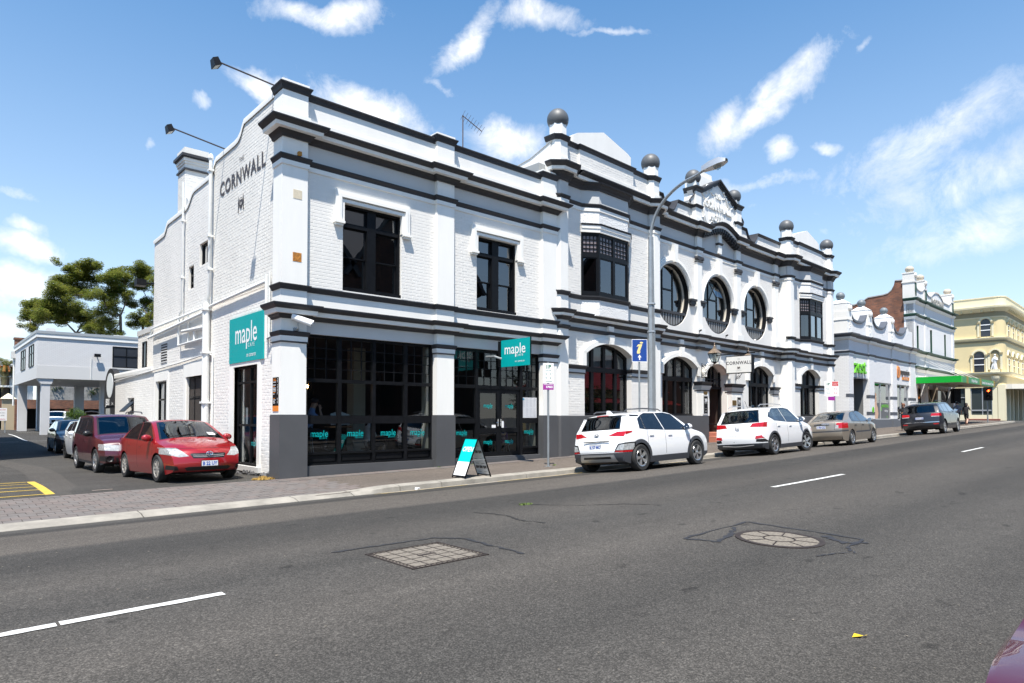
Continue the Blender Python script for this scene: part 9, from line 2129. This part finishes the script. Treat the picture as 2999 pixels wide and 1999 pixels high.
CL=[(640,190,60),(720,180,75),(830,190,75),(560,320,85),(680,300,95),(790,280,80),(500,420,90),(610,430,100),(715,410,80),(330,520,65),(235,535,60),(420,560,100),(550,550,110),(690,560,90),(250,610,70),(320,650,80),(430,640,90),(265,740,55),(560,650,80),(660,640,70),(770,660,75),(810,760,60),
      (860,720,70),(900,610,80),(980,530,80),(930,430,90),(1000,290,85),(1080,250,75),(1060,390,85),(1150,440,60),(1150,320,75),(960,700,75),(1030,780,60),(905,790,55),
      (1240,230,75),(1330,230,85),(1400,320,80),(1260,350,75),(1200,520,60),(1350,510,75),(1400,620,70),(1250,640,55),(1230,720,60),(1340,690,55),(1480,420,90),(1480,560,90)]
rnd=random.Random(5);K_=500/1568
def clump(c,dep):
 d=dep+rnd.uniform(-3.2,3.2);p=at(c[0]*K_,720+c[1]*K_,d);return(*p,c[2]*K_/1940*d*1.2)
gz=.4
A=[clump(c,92)for c in CL if c[0]<850];B_=[clump(c,90)for c in CL if 850<=c[0]<1190];C_=[clump(c,94)for c in CL if c[0]>=1190]
def gp_(px,d):q=at(px,1222,d);return(q[0],q[1],gz)
grow_tree('large_tree','tall spreading tree with olive-green crown, leftmost behind the wing',gp_(228,92),at(690*K_,720+800*K_,92),A,M_leaf,4600,.26,1,'trees behind the yard',.32)
grow_tree('large_tree','tall spreading tree in the middle behind the wing roof',gp_(352,90),at(1095*K_,720+640*K_,90),B_,M_leaf,4600,.26,2,'trees behind the yard',.26)
grow_tree('large_tree','tall tree half hidden by the edge of the side wall',gp_(420,94),at(1300*K_,720+660*K_,94),C_,M_leaf,4600,.26,3,'trees behind the yard',.26)
lowc=[(500,1390,45),(560,1340,60),(540,1290,50),(640,1300,50),(760,1290,50),(840,1350,50),(900,1370,40),(720,1370,50),(900,1290,50),(450,1270,40)]
grow_tree('small_tree','small dark tree hanging over the block wall, seen under the wing',gp_(235,80),at(700*K_,720+1330*K_,80),[clump(c,80)for c in lowc],M_leaf2,900,.26,4,None,.18)
# shrub
t=thing('shrub','bright green shrub under the wing behind the parked cars','shrub',gp_(218,50));cm=MB();rs=random.Random(8)
for c in((205,1215,.5),(222,1206,.6),(236,1214,.45),(215,1225,.6),(230,1228,.5),(222,1240,.7)):leaves(cm,at(c[0],c[1],50),c[2]*.8,420,.13,rs)
cm.build('foliage',M_shrub,t);mb=MB();mb.tube([gp_(218,50),at(220,1222,50)],.05,6);mb.build('stem',M_bark,t)
# palm
t=thing('palm_tree','date palm with orange fruit stalks at the left edge','palm',gp_(14,78));ct=Vector(at(14,1075,78));mb=MB();b=Vector(gp_(14,78))
mb.tube([tuple(b),tuple(b.lerp(ct,.5)),tuple(ct)],[.45,.38,.42],10);mb.build('trunk',mat('palm_bark',(.10,.07,.045),.9,bump=(8,1,.08)),t)
rp=random.Random(2);M_palm=leaf_mat('palm_leaf',(.06,.085,.015),(.20,.20,.05));fr=MB()
for k in range(54):
 a=rp.uniform(0,2*pi);e=rp.uniform(-.55,1.25);L_=rp.uniform(2.4,3.4);h=Vector((cos(a),sin(a),0));pts=[ct+h*(L_*q*cos(e)*.95)+Vector((0,0,L_*(q*sin(e)-.62*q*q)))for q in frange(0,1,9)]
 sd=Vector((-sin(a),cos(a),0))
 for i in range(1,10):
  p=pts[i];d=(pts[i]-pts[i-1]).normalized();ln=.55*sin(pi*min(.96,i/10+.08))
  for j in range(3):
   o=pts[i-1].lerp(p,j/3)
   for sg in(-1,1):tip=o+sd*sg*ln+d*ln*.6-Vector((0,0,.25*ln));fr.poly([tuple(o),tuple(o+d*.05),tuple(tip)])
fr.build('fronds',M_palm,t)
mb=MB()
for k in range(16):a=rp.uniform(0,2*pi);h=Vector((cos(a),sin(a),0));mb.tube([tuple(ct),tuple(ct+h*.7+Vector((0,0,.1))),tuple(ct+h*1.0-Vector((0,0,.55)))],[.05,.09,.12],6)
mb.build('fruit_stalks',mat('orange_fruit',(.45,.15,.03),.7),t)
# ---- far side of the street (behind the camera, mirrored in the windows)
M_chb=brick_mat('dark_church_brick',(.10,.045,.03),(.065,.032,.025),(.05,.045,.04))
ch=thing('brick_church','dark brick church with twin gables across the street','church',(21,-9,0))
mb=MB();mb.box(11,32,-20,-8,-.3,11.0);mb.prism([(11,11),(21.2,11),(16,18)],-20,-8);mb.prism([(21.2,11),(32,11),(26.6,18.5)],-20,-8);ch_w=mb.build('wall',M_chb,ch)
for x in(13.2,17.2,23.2,28.2):
 mb=MB();mb.prism([(x,2.2),(x+1.4,2.2),(x+1.4,6.5),(x+.7,7.8),(x,6.5)],-8.05,-7.98);mb.build('lancet_window',M_room,ch)
mb=MB();mb.prism([(10.5,10.8),(16,18.3),(16,18.7),(10.2,10.9)],-20.2,-7.7);mb.prism([(21.7,10.8),(16,18.3),(16,18.7),(22,10.9)],-20.2,-7.7);mb.prism([(20.9,10.8),(26.6,18.8),(26.6,19.2),(20.6,10.9)],-20.2,-7.7);mb.prism([(32.5,10.8),(26.6,18.8),(26.6,19.2),(32.8,10.9)],-20.2,-7.7);mb.build('roof',mat('slate_roof',(.05,.05,.055),.6),ch)
lh=thing('opposite_cottage','cream cottage with red roof trim across the street','house',(54,-9,0));mb=MB();mb.box(44,64,-16,-8,-.2,4.2);mb.build('wall',M_cream,lh)
mb=MB();mb.strip([[(43.4,-7.2,4.2),(64.6,-7.2,4.2),(64.6,-16.6,4.2),(43.4,-16.6,4.2)],[(47,-11.5,6.8),(61,-11.5,6.8),(61,-12.5,6.8),(47,-12.5,6.8)]],True);mb.build('roof',mat('red_tin',(.30,.03,.025),.5),lh)
mb=MB();mb.strip([[(43.5,-7.3,3.4),(64.5,-7.3,3.4)],[(43.5,-5.2,2.8),(64.5,-5.2,2.8)]]);mb.build('verandah_roof',MATS['red_tin'],lh)
for i,(x,y,h)in enumerate(((36,-6.8,6.5),(46.5,-4.9,3.2),(8.5,-8.5,7.5),(40,-8,7))):
 cl_=[(x+rnd.uniform(-1.4,1.4),y+rnd.uniform(-.8,.8),h*.62+rnd.uniform(-1.6,1.8),rnd.uniform(.8,1.3))for _ in range(12)]
 grow_tree('street_tree',['dark garden tree before the cottage across the street','second garden tree before the cottage across the street','dark tree beside the church across the street','tree past the cottage across the street'][i],(x,y,-.2),(x,y,h*.35),cl_,M_leaf2,300,.3,20+i,'trees across the street',.16)
rb_=thing('rose_bush','pink rose bush in the garden across the street','shrub',(50,-4.2,0));cm=MB();leaves(cm,(50,-4.2,.8),1.2,900,.14,rs);cm.build('foliage',M_leaf2,rb_);mb=MB()
for k in range(40):p=(50+rs.gauss(0,.7),-3.6+rs.uniform(-.5,.1),1.0+rs.uniform(-.5,.6));mb.lathe(p,[(0,-.06),(.06,-.03),(.07,.02),(0,.05)],6)
mb.build('roses',mat('rose_pink',(.70,.42,.34),.7),rb_)
te=thing('opposite_terrace','unseen brick terrace added along the far side of the street to darken reflections','building',(95,-10,0));mb=MB();mb.box(66,128,-20,-5.5,-.2,8.5);mb.build('wall',M_chb,te)  # row out of view, added so car sides mirror something dark
mb=MB();mb.box(65.8,128.2,-20.2,-5.3,8.5,9.1);mb.build('parapet',M_grey,te)
for k in range(18):mb=MB();mb.box(67+k*3.4,68.5+k*3.4,-5.5,-5.45,4.6,6.6);mb.build('window',M_room,te)
for k in range(9):mb=MB();mb.box(67+k*6.8,72+k*6.8,-5.5,-5.44,.4,3.3);mb.build('shop_window',M_room,te)
